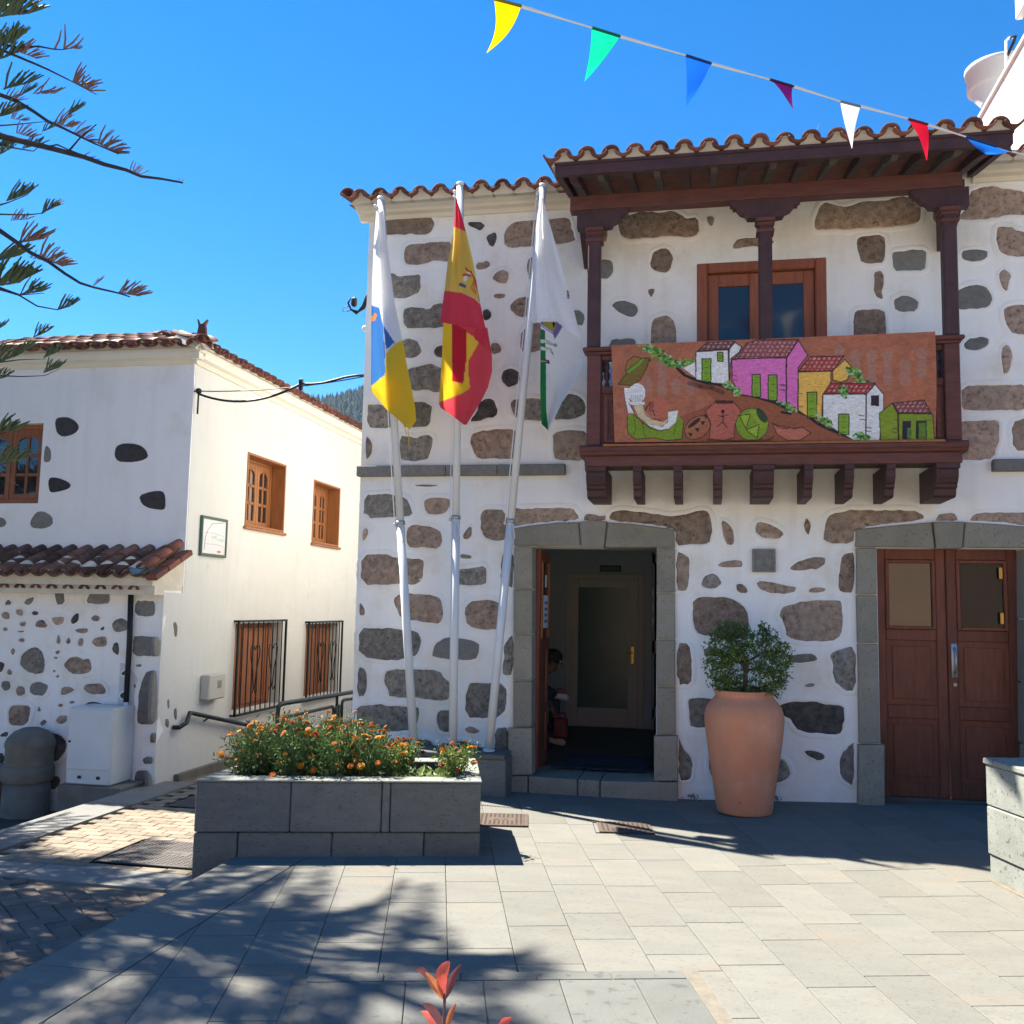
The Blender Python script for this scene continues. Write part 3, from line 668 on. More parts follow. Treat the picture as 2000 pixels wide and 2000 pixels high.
ST_('F', 'brown_stone', [(320, 165), (350, 175), (385, 215), (395, 270), (380, 305), (345, 300), (325, 240)], [(508, 200), (525, 170), (600, 190), (688, 240), (640, 275), (560, 265), (520, 240)], [(790, 190), (805, 145), (830, 185), (825, 230), (815, 252), (795, 220)],
    [(290, 425), (330, 398), (430, 390), (440, 415), (430, 432), (340, 435)], [(710, 440), (740, 405), (830, 378), (910, 372), (915, 410), (880, 440), (780, 450), (715, 450)], [(400, 560), (405, 528), (430, 525), (465, 550), (470, 580), (420, 580)], [(522, 515), (600, 518), (680, 535), (752, 545), (730, 580), (620, 585), (530, 560)],
    [(815, 575), (830, 550), (915, 550), (910, 570), (850, 578)], [(155, 720), (158, 610), (260, 603), (370, 610), (440, 645), (478, 710), (475, 820), (440, 840), (240, 830), (170, 800)], [(645, 690), (680, 650), (800, 625), (960, 615), (1010, 630), (1013, 740), (1005, 820), (950, 860), (800, 858), (690, 835), (680, 770)],
    [(985, 540), (1000, 380), (1030, 355), (1080, 350), (1080, 580), (1000, 575), (985, 545)])
ST_('F', 'grey_stone', [(200, 540), (215, 485), (255, 468), (295, 480), (325, 525), (300, 550), (240, 558)], [(215, 895), (300, 890), (300, 940), (225, 945)], [(700, 940), (770, 928), (850, 930), (872, 965), (800, 980), (700, 978)], [(795, 1110), (820, 1095), (855, 1100), (845, 1115), (805, 1118)], [(125, 1190), (160, 1175), (300, 1190), (320, 1280), (300, 1350), (145, 1350), (130, 1300), (135, 1250)],
    [(245, 1470), (330, 1470), (330, 1640), (285, 1645), (248, 1610)], [(620, 1530), (670, 1520), (715, 1600), (705, 1645), (620, 1665)], [(935, 930), (1000, 900), (1086, 880), (1088, 1145), (1020, 1140), (980, 1100), (955, 1050), (955, 980)], [(990, 1600), (1000, 1500), (1060, 1440), (1078, 1435), (1078, 1690), (1020, 1650)])
ST_('F', 'dark_stone', [(640, 1230), (680, 1205), (800, 1195), (920, 1215), (1020, 1220), (1025, 1290), (1010, 1380), (960, 1390), (760, 1375), (720, 1310), (670, 1280)], [(790, 1480), (840, 1478), (910, 1505), (905, 1530), (860, 1535), (810, 1510)])
ST_('P', 'brown_stone', [(1606, 1050), (1612, 1015), (1622, 1004), (1659, 995), (1714, 997), (1781, 996), (1805, 1005), (1803, 1015), (1752, 1021), (1667, 1031), (1665, 1063), (1613, 1063)])
ST_('G', 'tan_stone', [(455, 128), (470, 105), (540, 100), (555, 128), (555, 138), (455, 138)], [(610, 136), (630, 105), (700, 98), (930, 98), (930, 165), (800, 148), (620, 138)])
lips.build('plaster_lip', 'plaster', house, smooth=True, kind='stuff')
# dressed stone round the two doors
def block(c, pts, proud=.05, back=.10, Y=D):
    p = fpoly(c, pts, Y); cu = sum(a for a, e in p)/len(p); cv = sum(e for a, e in p)/len(p)
    q = [(a-.004*(1 if a > cu else -1), e-.004*(1 if e > cv else -1)) for a, e in p]; i_ = [(a-.008*(1 if a > cu else -1), e-.008*(1 if e > cv else -1)) for a, e in q]
    n = len(q); v = [FW(a, e, -back) for a, e in q]+[FW(a, e, proud-.008) for a, e in q]+[FW(a, e, proud) for a, e in i_]
    f = [(k, (k+1) % n, n+(k+1) % n, n+k) for k in range(n)]+[(n+k, n+(k+1) % n, 2*n+(k+1) % n, 2*n+k) for k in range(n)]+[tuple(2*n+k for k in range(n)), tuple(range(n-1, -1, -1))]
    MB().add(v, f).build('door_stone', 'dressed_stone', house)
for q in ([(135, 215), (250, 198), (400, 182), (520, 180), (530, 322), (135, 322)], [(685, 182), (830, 190), (970, 208), (1082, 222), (1085, 333), (668, 333)],
          [(135, 324), (248, 324), (247, 575), (133, 575)], [(133, 577), (247, 577), (246, 840), (132, 840)], [(132, 842), (246, 842), (245, 1112), (131, 1112)], [(131, 1114), (245, 1114), (244, 1385), (131, 1385)],
          [(972, 335), (1084, 335), (1085, 597), (972, 597)], [(972, 599), (1085, 599), (1086, 870), (972, 870)], [(972, 872), (1086, 872), (1087, 1150), (972, 1150)], [(972, 1152), (1087, 1152), (1088, 1430), (972, 1430)]): block('E', q, .05, .42)
block('E', [(525, 178), (685, 176), (668, 343), (535, 343)], .07)
for q in ([(105, 1387), (250, 1387), (250, 1665), (105, 1665)], [(958, 1432), (1100, 1432), (1102, 1700), (958, 1700)]): block('E', q, .09)
for q in ([(105, 1667), (225, 1667), (225, 1785), (105, 1785)], [(227, 1667), (515, 1685), (515, 1800), (227, 1800)], [(517, 1685), (645, 1694), (645, 1800), (517, 1800)], [(647, 1694), (1102, 1703), (1102, 1860), (647, 1860)]): block('E', q, .10, .5)
for q in ([(70, 178), (250, 160), (430, 145), (445, 268), (70, 264)], [(582, 145), (720, 152), (960, 172), (960, 270), (572, 268)], [(72, 266), (171, 266), (173, 485), (73, 485)], [(73, 487), (173, 487), (178, 715), (78, 715)], [(78, 717), (178, 717), (188, 1185), (86, 1185)],
          [(858, 272), (950, 272), (950, 600), (860, 600)], [(860, 602), (950, 602), (952, 900), (864, 900)], [(864, 902), (952, 902), (955, 1190), (868, 1190)]): block('G', q, .05, .155)
block('G', [(432, 143), (580, 143), (570, 272), (445, 275)], .07)
for q in ([(80, 1187), (205, 1187), (207, 1520), (78, 1520)], [(864, 1192), (990, 1192), (990, 1520), (864, 1520)]): block('G', q, .09)
# stone string course
def band(x0, x1, z0, z1):
    b = MB(); b.box((x0, D-.075, z0), (x1, D+.05, z1), bev=.006); b.build('string_course', 'smooth_stone', house)
zb0, zb1 = PY(800, 931, D).z, PY(800, 911, D).z
xs = [PY(x, 920, D).x for x in (701, 874, 974, 1106)]
for a, c in zip(xs[:-1], xs[1:]): band(a, c-.004, zb0, zb1)
band(PY(1936, 915, D).x, 4.5, zb0, zb1)
# cornice and roof
SL = math.atan(.175)
def roofz(y): return 5.685+(y-8.6)*.175
b = MB(); prof = [(D+.02, 5.60), (D-.03, 5.60), (D-.05, 5.635), (D-.11, 5.645), (D-.13, 5.665), (D-.26, 5.69), (D-.28, 5.715), (D-.30, 5.72), (D-.30, 5.76), (D+.02, 5.80)]
b.prism(prof, lambda y, z, d: (d, y, z), XL-.09, -1.22); b.build('cornice', 'cornice', house); b = MB(); b.prism(prof, lambda y, z, d: (d, y, z), 2.42, XR); b.build('cornice', 'cornice', house)
b = MB()
b.add([(XL-.12, 8.66, roofz(8.66)-.03), (XR, 8.66, roofz(8.66)-.03), (XR, 12.6, roofz(12.6)-.03), (XL-.12, 12.6, roofz(12.6)-.03), (XL-.12, 16.3, 5.6), (XR, 16.3, 5.6), (-1.25, 7.9, roofz(7.9)-.02), (2.44, 7.9, roofz(7.9)-.02), (2.44, 8.67, roofz(8.67)-.028), (-1.25, 8.67, roofz(8.67)-.028)],
      [(0, 1, 2, 3), (3, 2, 5, 4), (6, 7, 8, 9)]); b.build('roof', 'tile', house)
vs_ = (0, math.cos(SL), math.sin(SL)); ns_ = (0, -math.sin(SL), math.cos(SL)); mort = MB()
tiles(house, (XL-.07, 8.57, roofz(8.57)), (1, 0, 0), vs_, ns_, 10, 3, mort=mort, bottom=.03)
tiles(house, (-1.26, 7.78, roofz(7.78)), (1, 0, 0), vs_, ns_, 18, 4, mort=mort, bottom=.04)
tiles(house, (2.47, 8.57, roofz(8.57)), (1, 0, 0), vs_, ns_, 8, 3, mort=mort, bottom=.03)
mort.build('eave_mortar', 'mortar', house, kind='stuff')
# end tiles along the left verge
for k in range(3):
    pos = Vector((XL-.11, 8.6+k*.33, roofz(8.6+k*.33)+.03)); link('verge_tile', TILE[0], house, Matrix.Translation(pos) @ Matrix.Rotation(SL, 4, 'X'))
b = MB()
for x, y in ((.95, 8.05), (1.23, 8.0), (1.75, 8.1)):
    b.tube([(x, y, roofz(y)+.05), (x+.01, y, roofz(y)+.14), (x+random.choice((-.05, .04)), y, roofz(y)+.24)], [.004, .003, .001], 4)
b.build('roof_weed', 'stem', house)

# ---- balcony (a part of the house; posts, rails, brackets are its own pieces)
BY = 8.33
bal = MB(); bal.box((-.985, 8.36, 3.07), (2.09, D-.005, 3.10)); balo = bal.build('balcony', 'wood_dark', house)
def BP(name, mt, M=None): return lambda b: b.build(name, mt, balo)
def bbox(name, mt, lo, hi, bev=.006): b = MB(); b.box(lo, hi, bev=bev); return b.build(name, mt, balo)
zt, zbt = 5.422, 5.293
# roof frame over the balcony
bbox('beam', 'wood_balcony', (-1.165, BY-.07, zbt), (2.165, BY+.07, zt))
yF = 7.86; zF = roofz(7.86)-.075
b = MB(); b.box((-1.235, yF-.03, zF-.055), (2.435, yF+.03, zF+.045), bev=.006); b.box((-1.24, yF-.045, zF+.03), (2.44, yF-.028, zF+.055)); b.build('fascia', 'wood_dark', balo)
sl_ = (5.735-zF)/(D-yF)
for x, sgn in ((-1.205, -1), (2.405, 1)):
    b = MB(); b.prism([(yF+.031, zF-.055), (yF+.031, zF+.04), (D-.02, 5.735+.03), (D-.02, 5.735-.08)], lambda y, z, d: (d, y, z), x-.028, x+.028); b.build('verge_board', 'wood_dark', balo)
nr = 15
for i in range(nr):
    x = -1.09+i*(3.38/(nr-1)); b = MB(); hh = .085 if i % 2 == 0 else .07; w_ = .034 if i % 2 == 0 else .028
    b.prism([(yF+.032, zF-.05), (yF+.032, zF+.02), (D-.012, zF+.02+sl_*(D-yF)), (D-.012, zF+.02-hh+sl_*(D-yF)), (8.45, zF+.02-hh+sl_*(8.45-yF)), (8.28, zF+.02-hh+sl_*(8.28-yF)), (8.0, zF-.05)], lambda y, z, d: (d, y, z), x-w_, x+w_); b.build('rafter', 'wood_dark' if i % 2 == 0 else 'wood_grey', balo)
for k in range(11):
    y0 = yF+.035+k*(D-yF-.05)/11; y1 = y0+(D-yF-.05)/11-.006; b = MB()
    b.prism([(y0, zF+.022+sl_*(y0-yF)), (y0, zF+.036+sl_*(y0-yF)), (y1, zF+.036+sl_*(y1-yF)), (y1, zF+.022+sl_*(y1-yF))], lambda y, z, d: (d, y, z), -1.17, 2.37); b.build('soffit_board', 'wood_grey', balo)
# end brackets carrying the beam back to the wall
for x in (-1.05, 2.16):
    b = MB(); b.prism([(BY+.07, zt-.01), (BY+.07, zbt-.02), (BY+.22, zbt-.12), (D-.06, 4.98), (D-.012, 4.98), (D-.012, zt-.01)], lambda y, z, d: (d, y, z), x-.055, x+.055); b.build('wall_bracket', 'wood_dark', balo)
# posts with capitals
for x, kind in ((PY(1161, 560, BY).x, -1), (PY(1495, 560, BY).x, 0), (PY(1855, 560, BY).x, 1)):
    b = MB(); b.box((x-.057, BY-.057, 4.015), (x+.057, BY+.057, 5.09), bev=.012); b.build('post', 'wood_dark', balo)
    b = MB(); b.box((x-.075, BY-.075, 4.99), (x+.075, BY+.075, 5.02), bev=.004)
    b.box((x-.07, BY-.07, 5.055), (x+.07, BY+.07, 5.085), bev=.006); b.box((x-.084, BY-.084, 5.086), (x+.084, BY+.084, 5.125), bev=.008); b.build('capital', 'wood_balcony', balo)
    half = [(.0, .166), (.30, .166), (.30, .135), (.275, .125), (.275, .10), (.25, .105), (.235, .085), (.215, .06), (.17, .04), (.15, .005), (.10, 0), (.0, 0)]
    for sd in ((-1, 1) if kind == 0 else (-kind,)):
        b = MB(); b.prism([(x+sd*a, 5.1265+e) for a, e in half], lambda a, z, d: (a, d, z), BY-.05, BY+.05); b.build('corbel', 'wood_dark', balo)
    if kind: b = MB(); b.box((x if kind > 0 else x-.16, BY-.05, 5.1265), (x+.16 if kind > 0 else x, BY+.05, 5.2925)); b.build('corbel', 'wood_dark', balo)
# balustrade: rail, newels, balusters, lower panels, floor mouldings
xa, xb = PY(1161, 780, BY).x, PY(1858, 780, BY).x
for x in (xa, xb, (xa+xb)/2):
    b = MB(); b.box((x-.062, BY-.062, 3.13), (x+.062, BY+.062, 3.945), bev=.008); b.build('newel', 'wood_balcony', balo)
b = MB(); b.box((xa-.10, BY-.09, 3.975), (xb+.10, BY+.09, 4.012), bev=.01); b.box((xa-.075, BY-.07, 3.946), (xb+.075, BY+.07, 3.974), bev=.008); b.build('handrail', 'wood_balcony', balo)
b = MB(); b.box((xa+.063, BY-.035, 3.60), (xb-.063, BY+.035, 3.665), bev=.006); b.box((xa+.063, BY-.035, 3.90), (xb-.063, BY+.035, 3.945), bev=.006); b.build('rail', 'wood_balcony', balo)
prof = [(.022, 0), (.022, .03), (.012, .045), (.026, .075), (.03, .105), (.02, .135), (.014, .15), (.026, .17), (.022, .2), (.014, .215), (.022, .232)]
bm_ = MB(); bm_.lathe(prof, n=10); bmesh_b = bm_.mesh('baluster', 'wood_dark', True)
nb = 26
for i in range(nb):
    x = xa+.11+i*(xb-xa-.22)/(nb-1); link('baluster', bmesh_b, balo, Matrix.Translation((x, BY, 3.666)))
b = MB(); b.box((xa+.063, BY-.012, 3.14), (xb-.063, BY+.012, 3.60)); b.build('lower_panel', 'wood_balcony', balo)
for i in range(8):
    w_ = (xb-xa-.13)/8; x0 = xa+.065+i*w_; b = MB()
    for (p, q) in (((x0+.02, 3.16), (x0+.06, 3.58)), ((x0+w_-.06, 3.16), (x0+w_-.02, 3.58)), ((x0+.06, 3.54), (x0+w_-.06, 3.58)), ((x0+.06, 3.16), (x0+w_-.06, 3.20))):
        b.box((p[0], BY-.026, p[1]), (q[0], BY-.0125, q[1]), bev=.004)
    b.box((x0+.085, BY-.022, 3.225), (x0+w_-.085, BY-.0125, 3.515), bev=.006); b.build('panel_frame', 'wood_balcony', balo)
for sd, x in ((-1, xa), (1, xb)):   # side panels back to the wall
    b = MB(); b.box((x-.03, BY+.063, 3.13), (x+.03, D-.005, 3.60)); b.box((x-.055, BY+.091, 3.95), (x+.055, D-.005, 4.01), bev=.008); b.build('side_panel', 'wood_balcony', balo)
    for k in range(4): link('baluster', bmesh_b, balo, Matrix.Translation((x, BY+.13+k*.125, 3.606)) @ Matrix.Scale(1.48, 4, (0, 0, 1)))
x0, x1 = PY(1133, 886, 8.27).x, PY(1890, 880, 8.27).x
b = MB(); pr = [(D-.004, 3.125), (BY-.09, 3.125), (BY-.115, 3.105), (BY-.115, 3.075), (BY-.095, 3.06), (BY-.085, 3.045), (BY-.07, 3.04), (BY-.07, 2.955), (D-.004, 2.955)]
b.prism(pr[:7]+[(BY-.06, 3.036), (D-.004, 3.036)], lambda y, z, d: (d, y, z), x0, x1); b.build('floor_moulding', 'wood_balcony', balo)
b = MB(); b.box((x0+.04, BY-.06, 2.945), (x1-.04, BY+.04, 3.034), bev=.005); b.build('floor_beam', 'wood_balcony', balo)
for k in range(5):
    y0 = BY+.045+k*.115; b = MB(); b.box((x0+.05, y0, 3.0), (x1-.05, y0+.108, 3.03)); b.build('floor_board', 'wood_grey', balo)
prb = [(D-.012, 2.944), (BY-.05, 2.944), (BY-.05, 2.90), (BY-.035, 2.895), (BY-.035, 2.84), (BY+.0, 2.79), (BY+.02, 2.78), (BY+.02, 2.755), (BY+.055, 2.74), (BY+.07, 2.69), (BY+.10, 2.675), (D-.012, 2.675)]
for i, x in enumerate((1163, 1244, 1323.5, 1403, 1492, 1580, 1660, 1741, 1852)):
    w_ = .085 if i in (0, 4, 8) else .036; xx = PY(x, 945, BY-.04).x; b = MB(); b.prism(prb, lambda y, z, d: (d, y, z), xx-w_, xx+w_)
    if i in (0, 4, 8):
        b.box((xx-w_+.02, BY-.045, 2.852), (xx+w_-.02, BY-.0355, 2.888), bev=.004); b.box((xx-w_-.008, BY-.062, 2.902), (xx+w_+.008, BY-.03, 2.944), bev=.004)
    b.build('bracket', 'wood_dark', balo)

# ---- balcony door
wf = MB(); x0, x1, z0, z1 = wn; yb = D+.14
for lo, hi in (((x0, D-.012, z0), (x0+.10, D+.2, z1)), ((x1-.10, D-.012, z0), (x1, D+.2, z1)), ((x0+.10, D-.012, z1-.095), (x1-.10, D+.2, z1))): wf.box(lo, hi, bev=.012)
wfo = wf.build('balcony_door', 'wood_window', house)
for a, c in ((x0+.102, (x0+x1)/2-.002), ((x0+x1)/2+.002, x1-.102)):
    b = MB(); zt_ = z1-.097
    for lo, hi in (((a, D+.05, z0), (a+.10, D+.10, zt_)), ((c-.10, D+.05, z0), (c, D+.10, zt_)), ((a+.10, D+.05, zt_-.12), (c-.10, D+.10, zt_)), ((a+.10, D+.05, z0), (c-.10, D+.10, z0+.35))): b.box(lo, hi, bev=.006)
    b.build('leaf', 'wood_window', wfo)
    b = MB(); b.box((a+.10, D+.07, z0+.35), (c-.10, D+.076, zt_-.12)); b.build('pane', 'glass_blue', wfo)

# ---- closed double door on the right
def doorleaf(x0, x1, z0, z1, y, parent, split, gl='glass_dark'):
    b = MB(); s = .085; zs = [z0, z0+.13, split[0]-.06, split[0]+.06, split[1]-.05, split[1]+.05, z1-.11, z1]
    for lo, hi in (((x0, y, z0), (x0+s, y+.045, z1)), ((x1-s, y, z0), (x1, y+.045, z1)), ((x0+s, y, zs[0]), (x1-s, y+.045, zs[1])), ((x0+s, y, zs[2]), (x1-s, y+.045, zs[3])), ((x0+s, y, zs[4]), (x1-s, y+.045, zs[5])), ((x0+s, y, zs[6]), (x1-s, y+.045, zs[7]))): b.box(lo, hi, bev=.007)
    o = b.build('door_leaf', 'wood_red', parent)
    for za, zb in ((zs[1], zs[2]), (zs[3], zs[4])):
        p = MB(); p.box((x0+s, y+.02, za), (x1-s, y+.035, zb)); p.box((x0+s+.05, y+.008, za+.05), (x1-s-.05, y+.0195, zb-.05), bev=.01); p.build('panel', 'wood_red', o)
    p = MB(); za, zb = zs[5], zs[6]
    for lo, hi in (((x0+s, y-.012, za), (x0+s+.03, y+.02, zb)), ((x1-s-.03, y-.012, za), (x1-s, y+.02, zb)), ((x0+s+.03, y-.012, zb-.03), (x1-s-.03, y+.02, zb)), ((x0+s+.03, y-.012, za), (x1-s-.03, y+.02, za+.03))): p.box(lo, hi, bev=.005)
    p.build('pane_bead', 'wood_red', o)
    p = MB(); p.box((x0+s+.03, y+.022, za+.03), (x1-s-.03, y+.028, zb-.03)); p.build('pane', gl, o)
    return o
YD = D+.16
xm = PY(1846, 1100, YD).x; a0, a1 = PY(1711, 1100, YD).x-.01, dr[1]
zd = lambda y: PY(1780, y, YD).z
l1 = doorleaf(a0, xm-.003, .10, 2.30, YD, house, (zd(1390), zd(1240))); l2 = doorleaf(xm+.003, a1, .10, 2.30, YD, house, (zd(1390), zd(1240)), 'glass_black')
b = MB(); hx = xm+.055; zc = zd(1288); b.tube([(hx, YD-.005, zc+.11), (hx, YD-.05, zc+.09), (hx, YD-.055, zc), (hx, YD-.05, zc-.09), (hx, YD-.005, zc-.11)], .011, 8); b.box((hx-.025, YD-.008, zc-.15), (hx+.025, YD+.001, zc+.15), bev=.003); b.build('handle', 'steel', l2, True)
b = MB(); b.lathe([(0, 0), (.016, 0), (.016, .012), (0, .012)], n=12); o = b.build('lock', 'steel', l2); o.matrix_basis = Matrix.Translation((hx, YD-.0005, zc-.21)) @ Matrix.Rotation(R(90), 4, 'X')
for k in (.82, .18):
    za, zb = zd(1240)+.05, 2.19; b = MB(); zc2 = za+(zb-za)*k; b.box((a1-.155, YD-.02, zc2-.05), (a1-.125, YD-.0125, zc2+.05), bev=.002); b.build('hinge', 'brass', l2)
b = MB(); b.box((a0, YD-.03, .02), (a1, YD+.05, .098), bev=.004); b.build('threshold', 'wood_grey', house)
# ---- open doorway: leaves swung in, a lobby with an inner glazed door
xa_, xb_ = dl[0], dl[1]
def openleaf(x, sd):
    b = MB(); y0, y1 = D+.16, D+.74; z0, z1 = .16, 2.25; t = .045; xs_ = (x, x+sd*t)
    for lo, hi in (((y0, z0), (y0+.08, z1)), ((y1-.08, z0), (y1, z1)), ((y0+.08, z1-.1), (y1-.08, z1)), ((y0+.08, z0), (y1-.08, z0+.14)), ((y0+.08, .66), (y1-.08, .76)), ((y0+.08, 1.28), (y1-.08, 1.40))): b.box((xs_[0], lo[0], lo[1]), (xs_[1], hi[0], hi[1]), bev=.006)
    o = b.build('open_door_leaf', 'wood_red', house)
    p = MB(); p.box((x+sd*.012, y0+.08, z0+.14), (x+sd*.028, y1-.08, .66)); p.box((x+sd*.012, y0+.08, .76), (x+sd*.028, y1-.08, 1.28)); p.build('panel', 'wood_red', o)
    p = MB(); p.box((x+sd*.018, y0+.08, 1.40), (x+sd*.024, y1-.08, z1-.1)); p.build('pane', 'glass_dark', o)
    p = MB()
    for lo, hi in (((y0+.08, 1.40), (y0+.1, z1-.1)), ((y1-.1, 1.40), (y1-.08, z1-.1))): p.box((x+sd*.046, lo[0], lo[1]), (x+sd*.058, hi[0], hi[1]))
    p.build('pane_bead', 'wood_orange', o); return o
lf = openleaf(xa_+.005, 1); rf_ = openleaf(xb_-.005, -1)
b = MB(); x = xa_+.055; b.box((x, D+.34, 1.50), (x+.003, D+.60, 1.82)); pn = b.build('notice', 'paper', lf)
b = MB()
for k in range(4): b.box((x+.0035, D+.38, 1.55+k*.06), (x+.005, D+.56, 1.58+k*.06))
b.build('notice_print', 'paper_print', lf)
b = MB(); b.box((x, D+.42, 1.90), (x+.003, D+.52, 2.02)); b.build('sticker', 'paper', lf)
b = MB(); x = xb_-.055
for z in (1.55, 1.68, 1.83): b.box((x-.003, D+.42, z), (x, D+.55, z+.07))
b.build('notice', 'paper', rf_)
YB = 12.6; fl = .165
b = MB(); b.box((-3.0, YB, fl-.1), (.9, YB+.2, 3.0)); b.box((-3.0, D+.52, fl-.1), (-2.8, YB, 3.0)); b.box((.7, D+.52, fl-.1), (.9, YB, 3.0)); b.box((-2.8, D+.52, 2.9), (.7, YB, 3.0)); b.build('lobby_wall', 'inner_wall', house)
b = MB(); b.box((-2.8, D+.505, fl-.1), (.7, YB, fl)); b.build('lobby_floor', 'inner_floor', house)
b = MB(); b.box((xa_+.15, D+.35, fl+.001), (xb_-.1, D+.48, fl+.012)); b.box((-1.35, 9.6, fl+.001), (-.35, 10.15, fl+.015), bev=.004); b.build('doormat', 'mat_blue', house)
A, C_ = PY(1118, 1130, YB), PY(1246, 1419, YB); di = MB(); y = YB-.06
G0, G1 = PY(1131, 1147, YB), PY(1226, 1384, YB)
di.box((A.x-.07, y+.02, fl), (A.x, YB-.001, A.z+.07), bev=.006); di.box((C_.x, y+.02, fl), (C_.x+.07, YB-.001, A.z+.07), bev=.006); di.box((A.x, y+.02, A.z), (C_.x, YB-.001, A.z+.07), bev=.006)
dio = di.build('inner_door', 'inner_door', house)
b = MB(); y = YB-.055
for lo, hi in (((A.x, fl+.01), (G0.x, A.z)), ((G1.x, fl+.01), (C_.x, A.z)), ((G0.x, G0.z), (G1.x, A.z)), ((G0.x, fl+.01), (G1.x, G1.z))): b.box((lo[0], y, lo[1]), (hi[0], y+.045, hi[1]), bev=.006)
b.build('leaf', 'inner_door', dio)
b = MB(); b.box((G0.x, y+.02, G1.z), (G1.x, y+.026, G0.z)); b.build('pane', 'inner_glass', dio)
H_ = PY(1236, 1278, YB); b = MB(); b.box((H_.x-.02, y-.008, H_.z-.12), (H_.x+.02, y-.0005, H_.z+.1), bev=.003); b.tube([(H_.x, y-.008, H_.z+.02), (H_.x, y-.05, H_.z+.02), (H_.x-.09, y-.05, H_.z+.01)], .008, 8); b.build('handle', 'brass', dio)
S_ = PY(1192, 1110, YB-.05); sg = MB(); sg.box((S_.x-.14, YB-.03, S_.z-.042), (S_.x+.14, YB-.001, S_.z+.042), bev=.003)
sgo = tag(sg.build('exit_sign', 'sign_green'), 'dark green SALIDA sign above the inner glazed door', 'sign')
def text(s, size, loc, mt, parent, rot=(R(90), 0, 0), ext=.001, name='lettering'):
    c = bpy.data.curves.new(name, 'FONT'); c.body = s; c.size = size; c.align_x = 'CENTER'; c.align_y = 'CENTER'; c.extrude = ext
    t = bpy.data.objects.new('tmp', c); COL.objects.link(t); dg = bpy.context.evaluated_depsgraph_get(); me = bpy.data.meshes.new_from_object(t.evaluated_get(dg)); bpy.data.objects.remove(t)
    me.materials.clear(); me.materials.append(MATS[mt]); e = Matrix.Translation(loc) @ __import__('mathutils').Euler(rot).to_matrix().to_4x4()
    return link(name, me, parent, e)
text('SALIDA', .075, (S_.x, YB-.0325, S_.z), 'sign_text', sgo)
# bronze plaque between the doors
q = fpoly('F', [(495, 330), (628, 462)]); (ax, az), (cx, cz) = q; az, cz = cz, az
pl = MB(); pl.box((ax, D-.03, az), (cx, D+.01, cz), bev=.004)
plo = tag(pl.build('wall_plaque', 'smooth_stone'), 'small square grey stone plaque with a raised T emblem above the terracotta pot', 'plaque')
b = MB(); w_ = cx-ax
for lo, hi in (((0, 0), (.12, 1)), ((.88, 0), (1, 1)), ((.12, .88), (.88, 1)), ((.12, 0), (.88, .12))): b.box((ax+lo[0]*w_, D-.042, az+lo[1]*(cz-az)), (ax+hi[0]*w_, D-.0305, az+hi[1]*(cz-az)), bev=.003)
b.build('border', 'smooth_stone', plo)
b = MB()
for lo, hi in (((.24, .66), (.76, .74)), ((.46, .24), (.54, .66)), ((.36, .22), (.64, .28)), ((.24, .54), (.30, .66)), ((.70, .54), (.76, .66))): b.box((ax+lo[0]*w_, D-.038, az+lo[1]*(cz-az)), (ax+hi[0]*w_, D-.0305, az+hi[1]*(cz-az)), bev=.002)
b.build('emblem', 'smooth_stone', plo)
# ================================================================ white house on the left
XA, YU, YL = -5.37, 9.24, 8.88
lh = thing('white_house', (-7.5, YU+2, -.4), 'white house on the left with a small tiled lean-to and wooden windows', 'house')
def AW(u, v, d): return (XA+d, u, v)       # wall along the alley: u = depth, v = height
def UW(u, v, d): return (u, YU-d, v)
def LW(u, v, d): return (u, YL-d, v)
def xr(x0, y0, x1, y1):
    a, c = PX(x0, y0, XA), PX(x1, y1, XA); return (a.y, c.y, c.z, a.z)
w1, w2, g1, g2 = xr(484, 882, 553, 1041), xr(613, 936, 660, 1069), xr(460, 1218, 543, 1373), xr(598, 1219, 656, 1351)
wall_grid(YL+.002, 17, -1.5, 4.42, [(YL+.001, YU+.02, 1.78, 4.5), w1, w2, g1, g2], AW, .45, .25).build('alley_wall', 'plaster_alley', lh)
ua, uc = PY(0, 828, YU), PY(74.5, 983, YU); wu = (ua.x-.35, uc.x, uc.z, ua.z)
wall_grid(-10.5, XA-.002, -.5, 4.42, [wu], UW, .4, .25).build('front_wall', 'plaster_front', lh)
wall_grid(-10.5, XA-.001, -.6, 1.80, [], LW, .33, .2, .012).build('lean_to_wall', 'plaster', lh)
b = MB(); b.box((-10.5, YU+.3, 4.3), (XA-.02, 17, 4.36)); b.build('attic_floor', 'plaster_front', lh)
lips = MB()
def lp(c, p, Y): return [(q.x, q.z) for q in (PY(a, e, Y) for a, e in px(c, p))]
for mt, ps in (('black_stone', ([(520, 1110), (530, 1050), (580, 1037), (650, 1040), (715, 1075), (745, 1120), (735, 1165), (680, 1205), (590, 1225), (540, 1190)], [(455, 1650), (470, 1605), (540, 1605), (640, 1645), (672, 1675), (650, 1710), (560, 1740), (480, 1750), (462, 1720)],
        [(1080, 1400), (1090, 1320), (1140, 1290), (1240, 1282), (1330, 1305), (1380, 1350), (1400, 1415), (1330, 1450), (1220, 1465), (1110, 1455)], [(1310, 1775), (1440, 1735), (1530, 1730), (1560, 1780), (1560, 1900), (1520, 1915), (1400, 1895), (1340, 1860)])),
        ('smooth_stone', ([(408, 1460), (425, 1330), (440, 1300), (480, 1345), (485, 1420), (465, 1462)],))):
    for p in ps: stone(lp('L', p, YU), UW, lh, mt, None, proud=.004, rough=.002)
